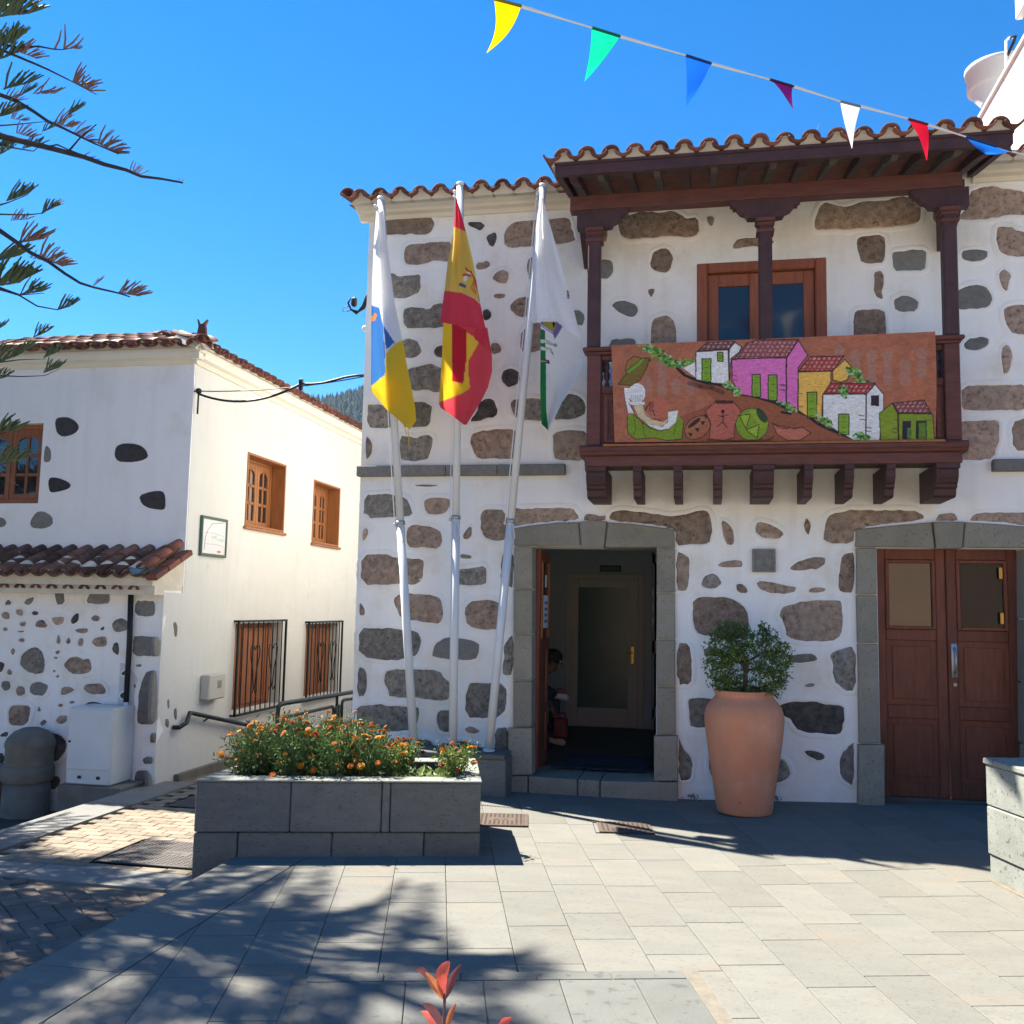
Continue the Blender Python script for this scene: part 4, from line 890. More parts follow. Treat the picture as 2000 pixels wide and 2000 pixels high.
for p in ([(58, 1020), (70, 1000), (85, 998), (102, 1008), (104, 1025), (85, 1033), (62, 1031)], [(-10, 1012), (5, 1010), (14, 1020), (8, 1029), (-10, 1030)]): stone(lp('P', p, YU), UW, lh, 'smooth_stone', None, proud=.004, rough=.002)
def LS(mt, *ps, **k):
    for p in ps: stone(lp('M', p, YL), LW, lh, mt, lips, **k)
LS('smooth_stone', [(375, 390), (432, 380), (435, 485), (380, 485)], [(582, 460), (610, 410), (680, 390), (740, 390), (742, 475), (690, 485), (600, 478)], [(35, 480), (55, 450), (78, 470), (72, 488), (40, 488)], [(160, 475), (190, 445), (235, 432), (222, 470), (190, 492)],
   [(8, 1030), (25, 1000), (65, 1000), (75, 1030), (65, 1062), (30, 1065)], [(200, 1050), (215, 1012), (265, 1000), (320, 1020), (328, 1055), (300, 1095), (240, 1102), (205, 1080)],
   [(912, 462), (1000, 455), (1045, 465), (1045, 560), (1000, 567), (912, 560)], [(895, 700), (960, 693), (1052, 700), (1050, 835), (890, 835)], [(922, 1270), (935, 1100), (960, 980), (990, 935), (1042, 928), (1036, 1200), (1024, 1295), (940, 1290)],
   [(906, 1730), (908, 1620), (938, 1602), (1012, 1605), (1014, 1730)], [(960, 1530), (985, 1508), (995, 1510), (995, 1560), (970, 1555)], [(915, 890), (955, 885), (955, 905), (920, 905)])
LS('tan_stone', [(8, 560), (25, 530), (65, 540), (68, 585), (30, 580)], [(110, 520), (150, 515), (160, 545), (145, 565), (115, 550)], [(350, 570), (435, 565), (430, 605), (385, 630), (355, 605)], [(612, 575), (640, 555), (678, 570), (665, 600), (625, 598)], [(500, 660), (540, 645), (595, 645), (590, 675), (545, 680)],
   [(130, 610), (180, 597), (170, 630), (140, 632)], [(385, 720), (395, 685), (410, 720), (405, 752), (385, 750)], [(450, 730), (465, 705), (480, 730), (470, 752), (452, 750)], [(563, 1050), (580, 1018), (650, 1013), (690, 1020), (718, 1070), (700, 1092), (620, 1092), (575, 1075)], [(72, 800), (90, 775), (105, 800), (88, 830)])
LS('brown_stone', [(615, 740), (650, 710), (720, 692), (726, 750), (700, 775), (650, 770)], [(425, 895), (460, 850), (510, 828), (560, 848), (610, 855), (622, 900), (615, 940), (545, 960), (480, 945)], [(110, 1060), (130, 1032), (165, 1040), (172, 1080), (150, 1105), (115, 1095)], [(408, 1090), (425, 1040), (480, 1040), (508, 1062), (470, 1080), (430, 1098)],
   [(58, 1220), (70, 1170), (140, 1162), (205, 1170), (210, 1230), (190, 1290), (150, 1305), (65, 1295)], [(372, 1270), (400, 1235), (455, 1230), (455, 1275), (410, 1292)], [(525, 735), (540, 710), (565, 715), (560, 765), (528, 765)], [(118, 725), (150, 710), (172, 725), (150, 742)], [(235, 620), (260, 590), (300, 590), (328, 638), (250, 642)],
   [(20, 645), (45, 635), (55, 660), (25, 662)], [(110, 668), (170, 660), (150, 675)], [(50, 940), (65, 915), (88, 925), (80, 960), (55, 955)], [(465, 1140), (490, 1132), (510, 1142), (480, 1158)], [(388, 1165), (410, 1150), (428, 1162), (410, 1178)])
LS('grey_stone', [(752, 625), (775, 585), (830, 575), (872, 600), (870, 650), (820, 672), (770, 668)], [(135, 880), (150, 820), (200, 775), (250, 770), (295, 810), (305, 880), (300, 940), (260, 960), (180, 935), (140, 900)], [(375, 800), (405, 795), (400, 815), (378, 822)], [(362, 835), (395, 840), (380, 855)], [(272, 1280), (300, 1257), (320, 1275), (300, 1300), (278, 1300)], [(250, 1205), (265, 1165), (278, 1200)], [(355, 925), (380, 930), (365, 945)], [(375, 970), (400, 955), (395, 980)])
LS('dark_stone', [(215, 545), (230, 528), (260, 535), (258, 555), (230, 560)], [(480, 590), (510, 545), (538, 545), (530, 600), (485, 617)], [(757, 780), (770, 740), (800, 738), (803, 800), (798, 830), (760, 800)], [(-10, 865), (35, 880), (20, 935), (-10, 945)], [(555, 1182), (590, 1145), (640, 1140), (690, 1155), (705, 1182)], [(0, 1365), (40, 1340), (60, 1345), (50, 1375), (10, 1382)],
   [(290, 1360), (340, 1345), (410, 1360), (455, 1420), (440, 1490), (380, 1545), (300, 1545)], [(300, 1690), (330, 1645), (390, 1640), (413, 1670), (400, 1710), (360, 1735), (320, 1715)], [(820, 945), (850, 925), (850, 965), (822, 960)], [(810, 1090), (845, 1070), (845, 1120), (812, 1112)], [(670, 655), (705, 630), (700, 660)], [(900, 1040), (912, 1010), (918, 1050)], [(-30, 1500), (20, 1480), (35, 1520), (20, 1560), (-30, 1550)])
for p in ([(1036, 700), (1078, 710), (1078, 835), (1034, 835)], [(1028, 928), (1060, 935), (1058, 1230), (1036, 1290), (1008, 1295)], [(994, 1605), (1022, 1640), (1028, 1735), (994, 1735)], [(1005, 1510), (1028, 1512), (1028, 1555), (1005, 1560)]):
    stone([(q.y, q.z) for q in (PX(a, e, XA) for a, e in px('M', p))], AW, lh, 'smooth_stone', None, proud=.006, rough=.002)
lips.build('plaster_lip', 'plaster', lh, smooth=True, kind='stuff')
# bare patches where the paint has flaked off the corner
for c, p in (('M', [(1165, 610), (1185, 600), (1198, 640), (1190, 715), (1175, 700), (1172, 660)]), ('M', [(1170, 1190), (1192, 1180), (1190, 1270), (1172, 1250)]), ('M', [(1115, 1250), (1140, 1262), (1135, 1320), (1112, 1300)]), ('M', [(1030, 1360), (1052, 1350), (1050, 1410), (1030, 1420)]), ('M', [(1125, 1130), (1140, 1120), (1142, 1180), (1130, 1190)])):
    stone([(q.y, q.z) for q in (PX(a, e, XA) for a, e in px(c, p))], AW, lh, 'concrete', None, proud=.003, rough=.002, name='bare_patch')
# cornice + hipped tile roof
b = MB(); pr = [(0, 4.25), (.02, 4.25), (.05, 4.29), (.10, 4.31), (.12, 4.36), (.12, 4.43), (0, 4.43)]
b.prism(pr, lambda o, z, d: (d, YU-o, z), -10.5, XA+.0)
for o_, za, zb in ((.05, 4.25, 4.289), (.10, 4.29, 4.359), (.12, 4.36, 4.43)): b.box((XA-.0, YU-o_, za), (XA+o_, YU, zb))
b.build('cornice', 'cornice', lh); b = MB(); b.prism(pr, lambda o, z, d: (XA+o, d, z), YU+.001, 17); b.build('cornice', 'cornice', lh)
S24 = R(20); ZE = 4.40; EX, EY = XA+.17, YU-.17
b = MB(); rr = 2.4
b.add([(-10.6, EY+.03, ZE), (EX-.03, EY+.03, ZE), (EX-.03, 17, ZE), (-10.6, EY+rr, ZE+math.tan(S24)*rr-.02), (EX-rr, EY+rr, ZE+math.tan(S24)*rr-.02), (EX-rr, 17, ZE+math.tan(S24)*rr-.02)], [(0, 1, 4, 3), (1, 2, 5, 4)]); b.build('roof', 'tile', lh)
mort = MB(); cs, sn = math.cos(S24), math.sin(S24); nfr = 25
tiles(lh, (EX-nfr*.205, EY, ZE), (1, 0, 0), (0, cs, sn), (0, -sn, cs), nfr, 6, mort=mort, bottom=.05, keep=lambda p, r, i: p.x < EX-.06-(p.y-EY) and p.x > -8.6)
tiles(lh, (EX, EY, ZE), (0, 1, 0), (-cs, 0, sn), (sn, 0, cs), 36, 2, mort=mort, bottom=.05, keep=lambda p, r, i: p.y > EY+.06+(EX-p.x))
mort.build('eave_mortar', 'mortar', lh, kind='stuff')
hip = Vector((-1, 1, math.tan(S24))).normalized()
for k in range(6):
    pos = Vector((EX, EY, ZE+.045))+hip*(k*.34-.02); Yv = hip; Xv = Vector((1, 1, 0)).normalized(); Zv = Xv.cross(Yv)
    if Zv.z < 0: Zv = -Zv
    link('hip_tile', TILE[0], lh, Matrix(((Xv.x*1.0, Yv.x, Zv.x*.9, pos.x), (Xv.y*1.0, Yv.y, Zv.y*.9, pos.y), (Xv.z*1.0, Yv.z, Zv.z*.9, pos.z), (0, 0, 0, 1))))
b = MB(); q = Vector((EX-.02, EY+.02, ZE+.10)); b.box((q.x-.05, q.y-.04, q.z-.05), (q.x+.05, q.y+.04, q.z+.03), bev=.01)
b.prism([(-.05, .03), (.05, .03), (.045, .09), (.035, .13), (.06, .19), (.02, .15), (-.005, .14), (-.03, .15), (-.055, .20), (-.035, .12)], lambda a, z, d: (q.x+a, q.y+d, q.z+z), -.02, .02); b.build('finial', 'tile', lh)
# lean-to roof
zl = 1.915; sl2 = R(24); mort = MB(); ly = 8.60; lx = -5.50; nl = 24
c2, s2 = math.cos(sl2), math.sin(sl2)
tiles(lh, (lx-nl*.186, ly, zl), (1, 0, 0), (0, c2, s2), (0, -s2, c2), nl, 3, sp=.186, rl=.225, tm=TILE_OLD, mort=mort, bottom=.05, keep=lambda p, r, i: p.x > -8.4)
for i in range(nl):   # second line of arches below the eave
    c = Vector((lx-nl*.186+(i+.5)*.186, 8.665, zl-.135)); 
    if c.x > -8.4: link('soffit_tile', TILE_OLD[0], lh, Matrix.Translation(c) @ Matrix.Scale(.66, 4))
b = MB(); b.box((-10.5, 8.665, zl-.075), (XA-.004, YU, zl+.0)); b.box((-10.5, 8.71, zl-.165), (XA-.004, YU-.01, zl-.0755)); b.prism([(8.68, zl-.04), (YU, zl-.04), (YU, zl+.24), (8.68, zl+.0)], lambda y, z, d: (d, y, z), lx-.1, XA-.003); b.build('eave_band', 'mortar', lh); mort.build('eave_mortar', 'mortar', lh, kind='stuff')
for k in range(3):
    y0 = ly-.0+k*.225; b = MB(); Mx = Matrix.Translation((lx+.10, y0, zl+.03+k*.225*math.tan(sl2))) @ Matrix.Rotation(sl2, 4, 'X'); b.box((-.02, 0, -.06), (.10, .235, .0), Mx, bev=.008); b.build('verge_brick', 'tile', lh)
    pos = Vector((lx+.05, y0, zl+.07+k*.225*math.tan(sl2))); link('verge_tile', TILE[0], lh, Matrix.Translation(pos) @ Matrix.Rotation(sl2, 4, 'X') @ Matrix.Scale(.9, 4))
b = MB(); c = PY(262, 1116, 8.56); b.tube([(c.x, c.y-.02, c.z), (c.x+.06, c.y+.3, c.z+.02)], .032, 12); b.lathe([(.033, 0), (.04, .0), (.04, .03), (.033, .03)], (c.x, c.y, c.z)); b.build('pipe_end', flat('pipe_blue', (90, 125, 150)), lh, True)
# downpipe: black above, white below
q0, q1, q2, q3 = PY(256, 1140, 8.83), PY(253, 1250, 8.83), PY(246, 1375, 8.83), PY(236, 1525, 8.83)
b = MB(); b.tube([q0, q1, q2], .028, 10); b.tube([q3, q3+Vector((0, 0, -.2))], .035, 10); po = b.build('downpipe', 'black', lh, True)
b = MB(); b.tube([q2+Vector((.012, -.02, .02)), q3+Vector((.012, -.02, .05))], .024, 10); b.build('pipe_sleeve', 'pvc', po, True)
# windows of the left house
def casement(nm, y0, y1, z0, z1, place, mt, arch=True, rows=3, dep=.0, liner=True, shift=0):
    """place(u, v, d) -> world"""
    def bx(b, u0, u1, v0, v1, d0, d1):
        ps = [place(u, v, d) for d in (d0, d1) for v in (v0, v1) for u in (u0, u1)]; b.box([min(p[k] for p in ps) for k in range(3)], [max(p[k] for p in ps) for k in range(3)], bev=.005)
    b = MB(); f = .055
    bx(b, y0, y0+f, z0, z1, dep-.06, dep); bx(b, y1-f, y1, z0, z1, dep-.06, dep); bx(b, y0+f, y1-f, z1-f, z1, dep-.06, dep); bx(b, y0+f, y1-f, z0, z0+f, dep-.06, dep)
    o = b.build(nm, mt, lh)
    if liner:
        b = MB(); t = .03
        bx(b, y0+.002, y0+t, z0, z1, dep+.002, .012); bx(b, y1-t, y1-.002, z0, z1, dep+.002, .012); bx(b, y0+t, y1-t, z1-t, z1-.002, dep+.002, .012); bx(b, y0+t, y1-t, z0+.002, z0+t, dep+.002, .012); b.build('reveal', mt, o)
        b = MB(); bx(b, y0-.03, y1+.04, z0-.035, z0-.002, -.05, .035); b.build('sill', mt, o)
    if shift:
        b = MB(); bx(b, y0+f, y0+shift-f, z0+f, z1-f, dep-.05, dep-.01); b.build('fixed_board', mt, o)
    y0 += shift-(f if shift else 0); ym = (y0+y1)/2
    for a, c in ((y0+f, ym-.003), (ym+.003, y1-f)):
        b = MB(); s = .06; v0, v1 = z0+f, z1-f
        bx(b, a, a+s, v0, v1, dep-.05, dep-.01); bx(b, c-s, c, v0, v1, dep-.05, dep-.01); bx(b, a+s, c-s, v0, v0+s, dep-.05, dep-.01); bx(b, a+s, c-s, v1-s*1.2, v1, dep-.05, dep-.01)
        for k in range(1, rows): z = v0+s+(v1-v0-2.2*s)*k/rows; bx(b, a+s, c-s, z-.018, z+.018, dep-.045, dep-.014)
        um = (a+c)/2; bx(b, um-.016, um+.016, v0+s, v1-s, dep-.045, dep-.014)
        if arch:
            zc = v1-s*1.2; hw = (c-a)/2-s; n = 8; rise = .09
            for sd in (-1, 1):
                pts = [(um+sd*hw, zc), (um+sd*hw, zc-rise)]+[(um+sd*hw*math.cos(math.pi/2*k/n), zc-rise+rise*.85*math.sin(math.pi/2*k/n)) for k in range(1, n+1)]+[(um, zc)]
                b.prism(pts, lambda u, v, d: place(u, v, d), dep-.045, dep-.014)
        lf_ = b.build('sash', mt, o)
        b = MB(); bx(b, a+s, c-s, v0+s, v1-s, dep-.034, dep-.03); b.build('pane', 'glass_dark', o)
    return o
casement('window', *w1, AW, 'wood_orange', dep=-.18, shift=.31); casement('window', *w2, AW, 'wood_orange', dep=-.18, shift=.33)
casement('window', *wu, UW, 'wood_shutter', dep=-.08, liner=False, arch=True)
def grille(nm, y0, y1, z0, z1):
    o = casement(nm, y0, y1, z0, z1, AW, 'wood_shutter', arch=False, rows=2, dep=-.14, liner=False)
    b = MB()
    for k in range(7):   # slatted shutter boards behind the bars
        ya = y0+.06+k*(y1-y0-.12)/7; yb = ya+(y1-y0-.12)/7-.012; b.box((XA-.118-.01*(k % 2), ya, z0+.06), (XA-.1-.01*(k % 2), yb, z1-.06), bev=.004)
    b.build('shutter', 'wood_shutter', o)
    n = 10; X = XA+.055
    fr = MB(); m = .04
    for lo, hi in (((y0-m, z0-m), (y1+m, z0-m+.025)), ((y0-m, z1+m-.025), (y1+m, z1+m)), ((y0-m, z0-m), (y0-m+.025, z1+m)), ((y1+m-.025, z0-m), (y1+m, z1+m))): fr.box((X-.012, lo[0], lo[1]), (X+.012, hi[0], hi[1]))
    for yy in (y0-m, y1+m-.025):
        for zz in (z0-m, z1+m-.025): fr.box((XA-.01, yy, zz), (X-.0125, yy+.025, zz+.025))
    g = fr.build('grille', 'iron', o)
    for k in range(1, n): yy = y0-m+(y1-y0+2*m)*k/n; c = MB(); c.tube([(X, yy, z0-m+.026), (X, yy, z1+m-.026)], .008, 6); c.build('bar', 'iron', o)
    for cy in (y0+(y1-y0)*.33, y0+(y1-y0)*.72):
        sc = MB(); h = (z1-z0)
        for sd in (-1, 1):
            pts = [(X+.01, cy+sd*.012, z0+h*.24), (X+.01, cy+sd*.05, z0+h*.45), (X+.01, cy+sd*.115, z0+h*.62), (X+.01, cy+sd*.12, z0+h*.70), (X+.01, cy+sd*.085, z0+h*.745), (X+.01, cy+sd*.03, z0+h*.74), (X+.01, cy+sd*.012, z0+h*.69)]
            sc.tube(pts, .007, 5); sc.tube([(X+.01, cy+sd*.012, z0+h*.24), (X+.01, cy+sd*.04, z0+h*.19), (X+.01, cy+sd*.075, z0+h*.2), (X+.01, cy+sd*.07, z0+h*.24)], .006, 5)
        sc.build('scroll', 'iron', o)
grille('barred_window', *g1); grille('barred_window', *g2)
b = MB(); b.box((XA, 9.25, -1.4), (XA+.06, 17, -.10)); b.build('plinth', 'concrete', lh)

# framed map sign, meter box, utility cabinet, handrail, railing, stone trough
def on_alley(x0, y0, x1, y1): a, c = PX(x0, y0, XA), PX(x1, y1, XA); return a.y, c.y, c.z, a.z
y0, y1, z0, z1 = on_alley(391, 1006, 437, 1090); sgn = thing('map_sign', (XA, (y0+y1)/2, (z0+z1)/2), 'white map sign in a thin green frame on the sunlit alley wall', 'sign')
b = MB(); b.box((XA+.012, y0+.02, z0+.02), (XA+.022, y1-.02, z1-.02)); b.build('board', 'white_paint', sgn)
b = MB()
for lo, hi in (((y0, z0), (y1, z0+.03)), ((y0, z1-.03), (y1, z1)), ((y0, z0+.03), (y0+.025, z1-.03)), ((y1-.025, z0+.03), (y1, z1-.03))): b.box((XA, lo[0], lo[1]), (XA+.035, hi[0], hi[1]), bev=.004)
b.build('frame', flat('frame_green', (85, 105, 90)), sgn)
b = MB(); W, H = y1-y0, z1-z0; P_ = lambda a, c: (XA+.0235, y0+a*W, z0+c*H)
b.tube([P_(.14, .15), P_(.16, .45), P_(.25, .66), P_(.42, .84), P_(.85, .9)], .003, 4)
b.tube([P_(.12, .58), P_(.45, .6), P_(.9, .55)], .0015, 4); b.tube([P_(.12, .3), P_(.6, .32), P_(.9, .28)], .0015, 4); b.build('route_line', flat('print_grey', (150, 150, 155)), sgn)
b = MB()
for a, c, w_, h_ in ((.42, .46, .13, .07), (.56, .45, .04, .09), (.63, .42, .1, .05), (.75, .40, .16, .09), (.6, .56, .05, .03)): b.box((XA+.0225, y0+a*W, z0+c*H), (XA+.0238, y0+(a+w_)*W, z0+(c+h_)*H))
b.build('print_block', flat('print_dark', (185, 205, 195)), sgn)
b = MB(); b.ball(P_(.72, .14), .03, 8, 5, sc=(.05, 1.6, .5)); b.build('print_patch', flat('print_red', (205, 130, 110)), sgn)
y0, y1, z0, z1 = on_alley(392, 1318, 422, 1362); mb = thing('meter_box', (XA, (y0+y1)/2, (z0+z1)/2), 'small cream electric meter box on the alley wall beside the barred window', 'meter box')
b = MB(); b.box((XA, y0, z0), (XA+.11, y1, z1), bev=.012); b.build('case', 'box_grey', mb)
b = MB(); b.box((XA+.111, y0+(y1-y0)*.5, z0+(z1-z0)*.45), (XA+.116, y0+(y1-y0)*.72, z0+(z1-z0)*.75), bev=.002); b.build('window', 'steel', mb)
cb = thing('utility_cabinet', (-5.83, 8.65, -.1), 'dented white utility cabinet on a concrete base below the lean-to', 'cabinet')
cx0, cx1, cz0, cz1 = PY(135, 1400, 8.5).x, PY(219, 1450, 8.5).x, -.10, PY(150, 1381, 8.5).z
b = MB(); b.box((cx0, 8.5, cz0), (cx1, YL-.02, cz1), bev=.012); b.build('case', 'white_metal', cb)
dz = PY(180, 1505, 8.5).z; b = MB(); b.box((cx0+.01, 8.485, dz+.006), (cx1-.01, 8.4995, cz1-.015), bev=.005); dr_ = b.build('door', 'white_metal', cb)
b = MB(); b.ball((cx0+.035, 8.482, cz1-.33), .012, 8, 6); b.build('lock', 'black', cb)
for sx in (.28, .7):
    b = MB()
    for k in range(3): b.box((cx0+(cx1-cx0)*sx+k*.014, 8.492, -.045), (cx0+(cx1-cx0)*sx+k*.014+.008, 8.4995, -.015))
    b.build('vent', 'black', cb)
b = MB(); b.box((cx0-.05, 8.46, -.55), (cx1+.14, YL-.013, -.105), bev=.01); b.build('base', 'concrete', cb)
b = MB(); h0, h1 = PX(371, 1392, XA+.07), PX(488, 1417, XA+.07)
b.tube([(XA+.01, h0.y-.22, h0.z-.13), (XA+.07, h0.y-.2, h0.z-.13), (XA+.07, h0.y-.06, h0.z-.1), h0, h0+(h1-h0)*.05, h1, h1+(h1-h0)*.9], .024, 8)
hr = thing('handrail', (XA+.07, h0.y, h0.z), 'dark green tube handrail fixed along the sunlit alley wall', 'handrail'); b.build('tube', 'rail_green', hr, True)
for k in (.3, 1.2):
    p = h0+(h1-h0)*k; b = MB(); b.tube([p, (XA+.005, p.y, p.z-.05)], .01, 6); b.build('wall_fixing', 'rail_green', hr, True)
RX = -4.4; rl_ = thing('alley_railing', (RX, 10.5, ST), 'dark green railing with wire mesh panels across the alley mouth', 'railing')
def rp(x, y): return PX(x, y, RX)
t0, t1 = rp(543, 1376), rp(700, 1350); t1 = t1+(t1-t0)*.6
b = MB(); b.tube([(RX, t0.y-.0, -.25), (RX, t0.y, t0.z-.08), (RX, t0.y+.02, t0.z-.02), (RX, t0.y+.08, t0.z), t1, (RX, t1.y, -.6)], .026, 8); b.build('top_rail', 'rail_green', rl_, True)
pa, pb = rp(553, 1402), rp(652, 1379)
def meshpanel(ya, yb, za, zb):
    b = MB(); b.tube([(RX, ya, -.4), (RX, ya, za-.05), (RX, ya+.02, za-.015), (RX, ya+.06, za), (RX, yb-.06, zb), (RX, yb-.02, zb-.015), (RX, yb, zb-.05), (RX, yb, -.45)], .02, 8); o = b.build('panel_frame', 'rail_green', rl_, True)
    b = MB(); n = int((yb-ya)/.055)
    for k in range(1, n): y = ya+(yb-ya)*k/n; b.box((RX-.0015, y-.0015, -.4), (RX+.0015, y+.0015, za+(zb-za)*k/n))
    for k in range(14):
        z = -.38+k*.06
        if z < min(za, zb)-.02: b.box((RX-.0015, ya, z-.0015), (RX+.0015, yb, z+.0015))
    b.build('wire_mesh', 'steel', o, kind='stuff')
meshpanel(pa.y, pb.y, pa.z, pb.z); q = rp(668, 1368); meshpanel(q.y, q.y+1.5, q.z, q.z-.05)
for k in (0.33, .66):
    y = pb.y+(q.y-pb.y)*k; b = MB(); b.tube([(RX, y, -.5), (RX, y, pb.z)], .018, 8); b.build('baluster', 'rail_green', rl_, True)
p = rp(663, 1356); b = MB(); b.tube([(RX, pb.y+.1, pb.z), (RX, pb.y+.1, p.z)], .018, 8); b.build('post', 'rail_green', rl_, True)
tr = thing('stone_trough', (-6.55, 8.7, -.46), 'old dark stone block with a rounded top against the lean-to wall', 'stone block')
tx = PY(51, 1460, 8.6).x
b = MB(); b.lathe([(.225, .035), (.225, .20), (.235, .22), (.235, .25), (.215, .30), (.16, .36), (.08, .395), (0, .40)], (tx, 8.66, 0), 28); b.build('upper_block', 'concrete', tr, True)
b = MB(); b.lathe([(.235, -.125), (.248, -.10), (.248, .0), (.235, .033), (0, .034)], (tx-.01, 8.66, 0), 28); b.build('ledge', 'concrete', tr, True)
b = MB(); b.lathe([(.225, -.5), (.22, -.126), (0, -.126)], (tx-.01, 8.66, 0), 28); b.build('lower_block', 'concrete', tr, True)
b = MB(); b.box((tx-1.2, 8.48, -.5), (tx-.23, YL-.015, -.128), bev=.03); b.build('side_block', 'tan_stone', tr)
b = MB(); b.box((tx-1.25, 8.46, -.127), (tx-.2, YL-.015, .0), bev=.03); b.build('bench_slab', 'concrete', tr)

# cables between the two houses, hooks on the corner of the town house
c0 = PX(388, 764, XA+.05); c1 = Vector((XL-.02, D+.15, PY(716, 727, D).z))
def cat(a, c, sag, n=14): return [a+(c-a)*(k/n)-Vector((0, 0, sag*4*(k/n)*(1-k/n))) for k in range(n+1)]
oc = thing('overhead_cable', c0, 'pair of dark cables strung across the alley between the houses', 'cable')
b = MB(); b.tube(cat(c0, c1, .05), .006, 5); b.build('support_wire', 'iron', oc, True)
mid = c0+(c1-c0)*.62-Vector((0, 0, .02))
b = MB(); b.tube(cat(c0-Vector((0, 0, .03)), mid, .13)+[mid+(c1-mid)*k/6-Vector((0, 0, .02*math.sin(k))) for k in range(1, 7)], .013, 6); b.build('cable', 'black', oc, True)
b = MB(); b.box(mid-Vector((.02, .02, .07)), mid+Vector((.02, .02, .05)), bev=.005); b.build('clamp', 'black', oc)
b = MB(); b.tube([(XA, c0.y, c0.z), c0, c0-Vector((0, 0, .25))], .01, 6); b.ball(c0, .035, 8, 6); b.build('bracket', 'iron', oc)
def hp(x, y): return PY(x, y, D+.12)
wl_ = thing('cable_loop', hp(722, 575), 'black looped cables and junction box on the corner of the stone house', 'cable')
b = MB()
for dx in (0, .012, -.012): b.tube([hp(724, 566)+Vector((dx, 0, 0)), hp(717, 580)+Vector((dx, 0, .0)), hp(710, 600)+Vector((dx, 0, -dx)), hp(698, 611)+Vector((dx, 0, dx)), hp(686, 605), hp(680, 592), hp(684, 582)], .010, 6)
b.tube([hp(684, 598), hp(671, 600), hp(669, 607), hp(676, 609), hp(690, 604)], .005, 5); b.build('cable', 'black', wl_, True)
b = MB(); p = hp(692, 590); b.box(p-Vector((.03, .03, .05)), p+Vector((.03, .03, .05)), bev=.02); b.build('junction_box', 'black', wl_)
b = MB(); p = hp(713, 642); b.ball(p, .035, 10, 6); b.tube([p, hp(726, 642)], .01, 6); tag(b.build('insulator', 'pvc', None, True), 'small pale porcelain insulator on the corner of the stone house', 'insulator')
# ================================================================ painting helpers (flat print held in a colour attribute)
def srgb(c): return np.array(lin(c))
class Paint:
    def __init__(s, X, Y, base): s.X, s.Y = X, Y; s.c = np.zeros(X.shape+(3,)); s.c[:] = srgb(base)
    def mask(s, p):
        m = np.zeros(s.X.shape, bool); n = len(p)
        xs = [a for a, b in p]; ys = [b for a, b in p]
        bb = (s.X >= min(xs)) & (s.X <= max(xs)) & (s.Y >= min(ys)) & (s.Y <= max(ys))
        X, Y = s.X[bb], s.Y[bb]; q = np.zeros(X.shape, bool)
        for i in range(n):
            x0, y0 = p[i]; x1, y1 = p[(i+1) % n]
            if y0 == y1: continue
            q ^= ((y0 > Y) != (y1 > Y)) & (X < (x1-x0)*(Y-y0)/(y1-y0)+x0)
        m[bb] = q; return m
    def fill(s, p, col, var=.0, m=None):
        m = s.mask(p) if m is None else m
        s.c[m] = srgb(col)*(1+var*RNG.standard_normal((m.sum(), 1))); s.c = np.clip(s.c, 0, 1); return m
    def ell(s, cx, cy, rx, ry, col, rot=0, var=0):
        a = math.radians(rot); dx, dy = s.X-cx, s.Y-cy; u = dx*math.cos(a)+dy*math.sin(a); v = -dx*math.sin(a)+dy*math.cos(a)
        return s.fill(None, col, var, (u/rx)**2+(v/ry)**2 < 1)
    def line(s, p, w, col, close=False, al=1):
        p = p+[p[0]] if close else p
        for (x0, y0), (x1, y1) in zip(p[:-1], p[1:]):
            bb = (s.X > min(x0, x1)-w) & (s.X < max(x0, x1)+w) & (s.Y > min(y0, y1)-w) & (s.Y < max(y0, y1)+w)
            if not bb.any(): continue
            X, Y = s.X[bb], s.Y[bb]; d = (x1-x0)**2+(y1-y0)**2+1e-9; t = np.clip(((X-x0)*(x1-x0)+(Y-y0)*(y1-y0))/d, 0, 1)
            q = np.hypot(X-x0-t*(x1-x0), Y-y0-t*(y1-y0)) < w/2; k = np.zeros(s.X.shape, bool); k[bb] = q
            s.c[k] = s.c[k]*(1-al)+srgb(col)*al
    def dots(s, m, col, frac, al=.8):
        k = m & (RNG.random(m.shape) < frac); s.c[k] = s.c[k]*(1-al)+srgb(col)*al
def cloth(name, P3, colr, mt, parent=None, smooth=True, kind=None):
    """P3: (ny, nx, 3) points, colr same shape"""
    ny, nx = P3.shape[:2]; me = bpy.data.meshes.new(name); i = np.arange(ny*nx).reshape(ny, nx)
    q = np.stack([i[:-1, :-1], i[:-1, 1:], i[1:, 1:], i[1:, :-1]], -1).reshape(-1, 4)
    me.vertices.add(ny*nx); me.vertices.foreach_set('co', P3.reshape(-1).astype(np.float32)); me.loops.add(q.size); me.loops.foreach_set('vertex_index', q.reshape(-1).astype(np.int32))
    me.polygons.add(len(q)); me.polygons.foreach_set('loop_start', (np.arange(len(q))*4).astype(np.int32)); me.polygons.foreach_set('loop_total', np.full(len(q), 4, np.int32)); me.update(calc_edges=True)
    at = me.color_attributes.new('Col', 'FLOAT_COLOR', 'POINT'); cc = np.ones((ny*nx, 4), np.float32); cc[:, :3] = colr.reshape(-1, 3); at.data.foreach_set('color', cc.reshape(-1))
    me.polygons.foreach_set('use_smooth', [smooth]*len(q)); me.materials.append(MATS[mt]); return link(name, me, parent, kind=kind)
Fn, Rn, Un = np.array(_f), np.array(RT), np.array(UP)
def PYn(X, Y, D_):   # pixel arrays -> points at depth D_ (array or number)
    d = Fn+Rn*((X-1000)/FPX)[..., None]-Un*((Y-1000)/FPX)[..., None]; q = d*(np.asarray(D_)/d[..., 1])[..., None]; q[..., 2] += EYE; return q

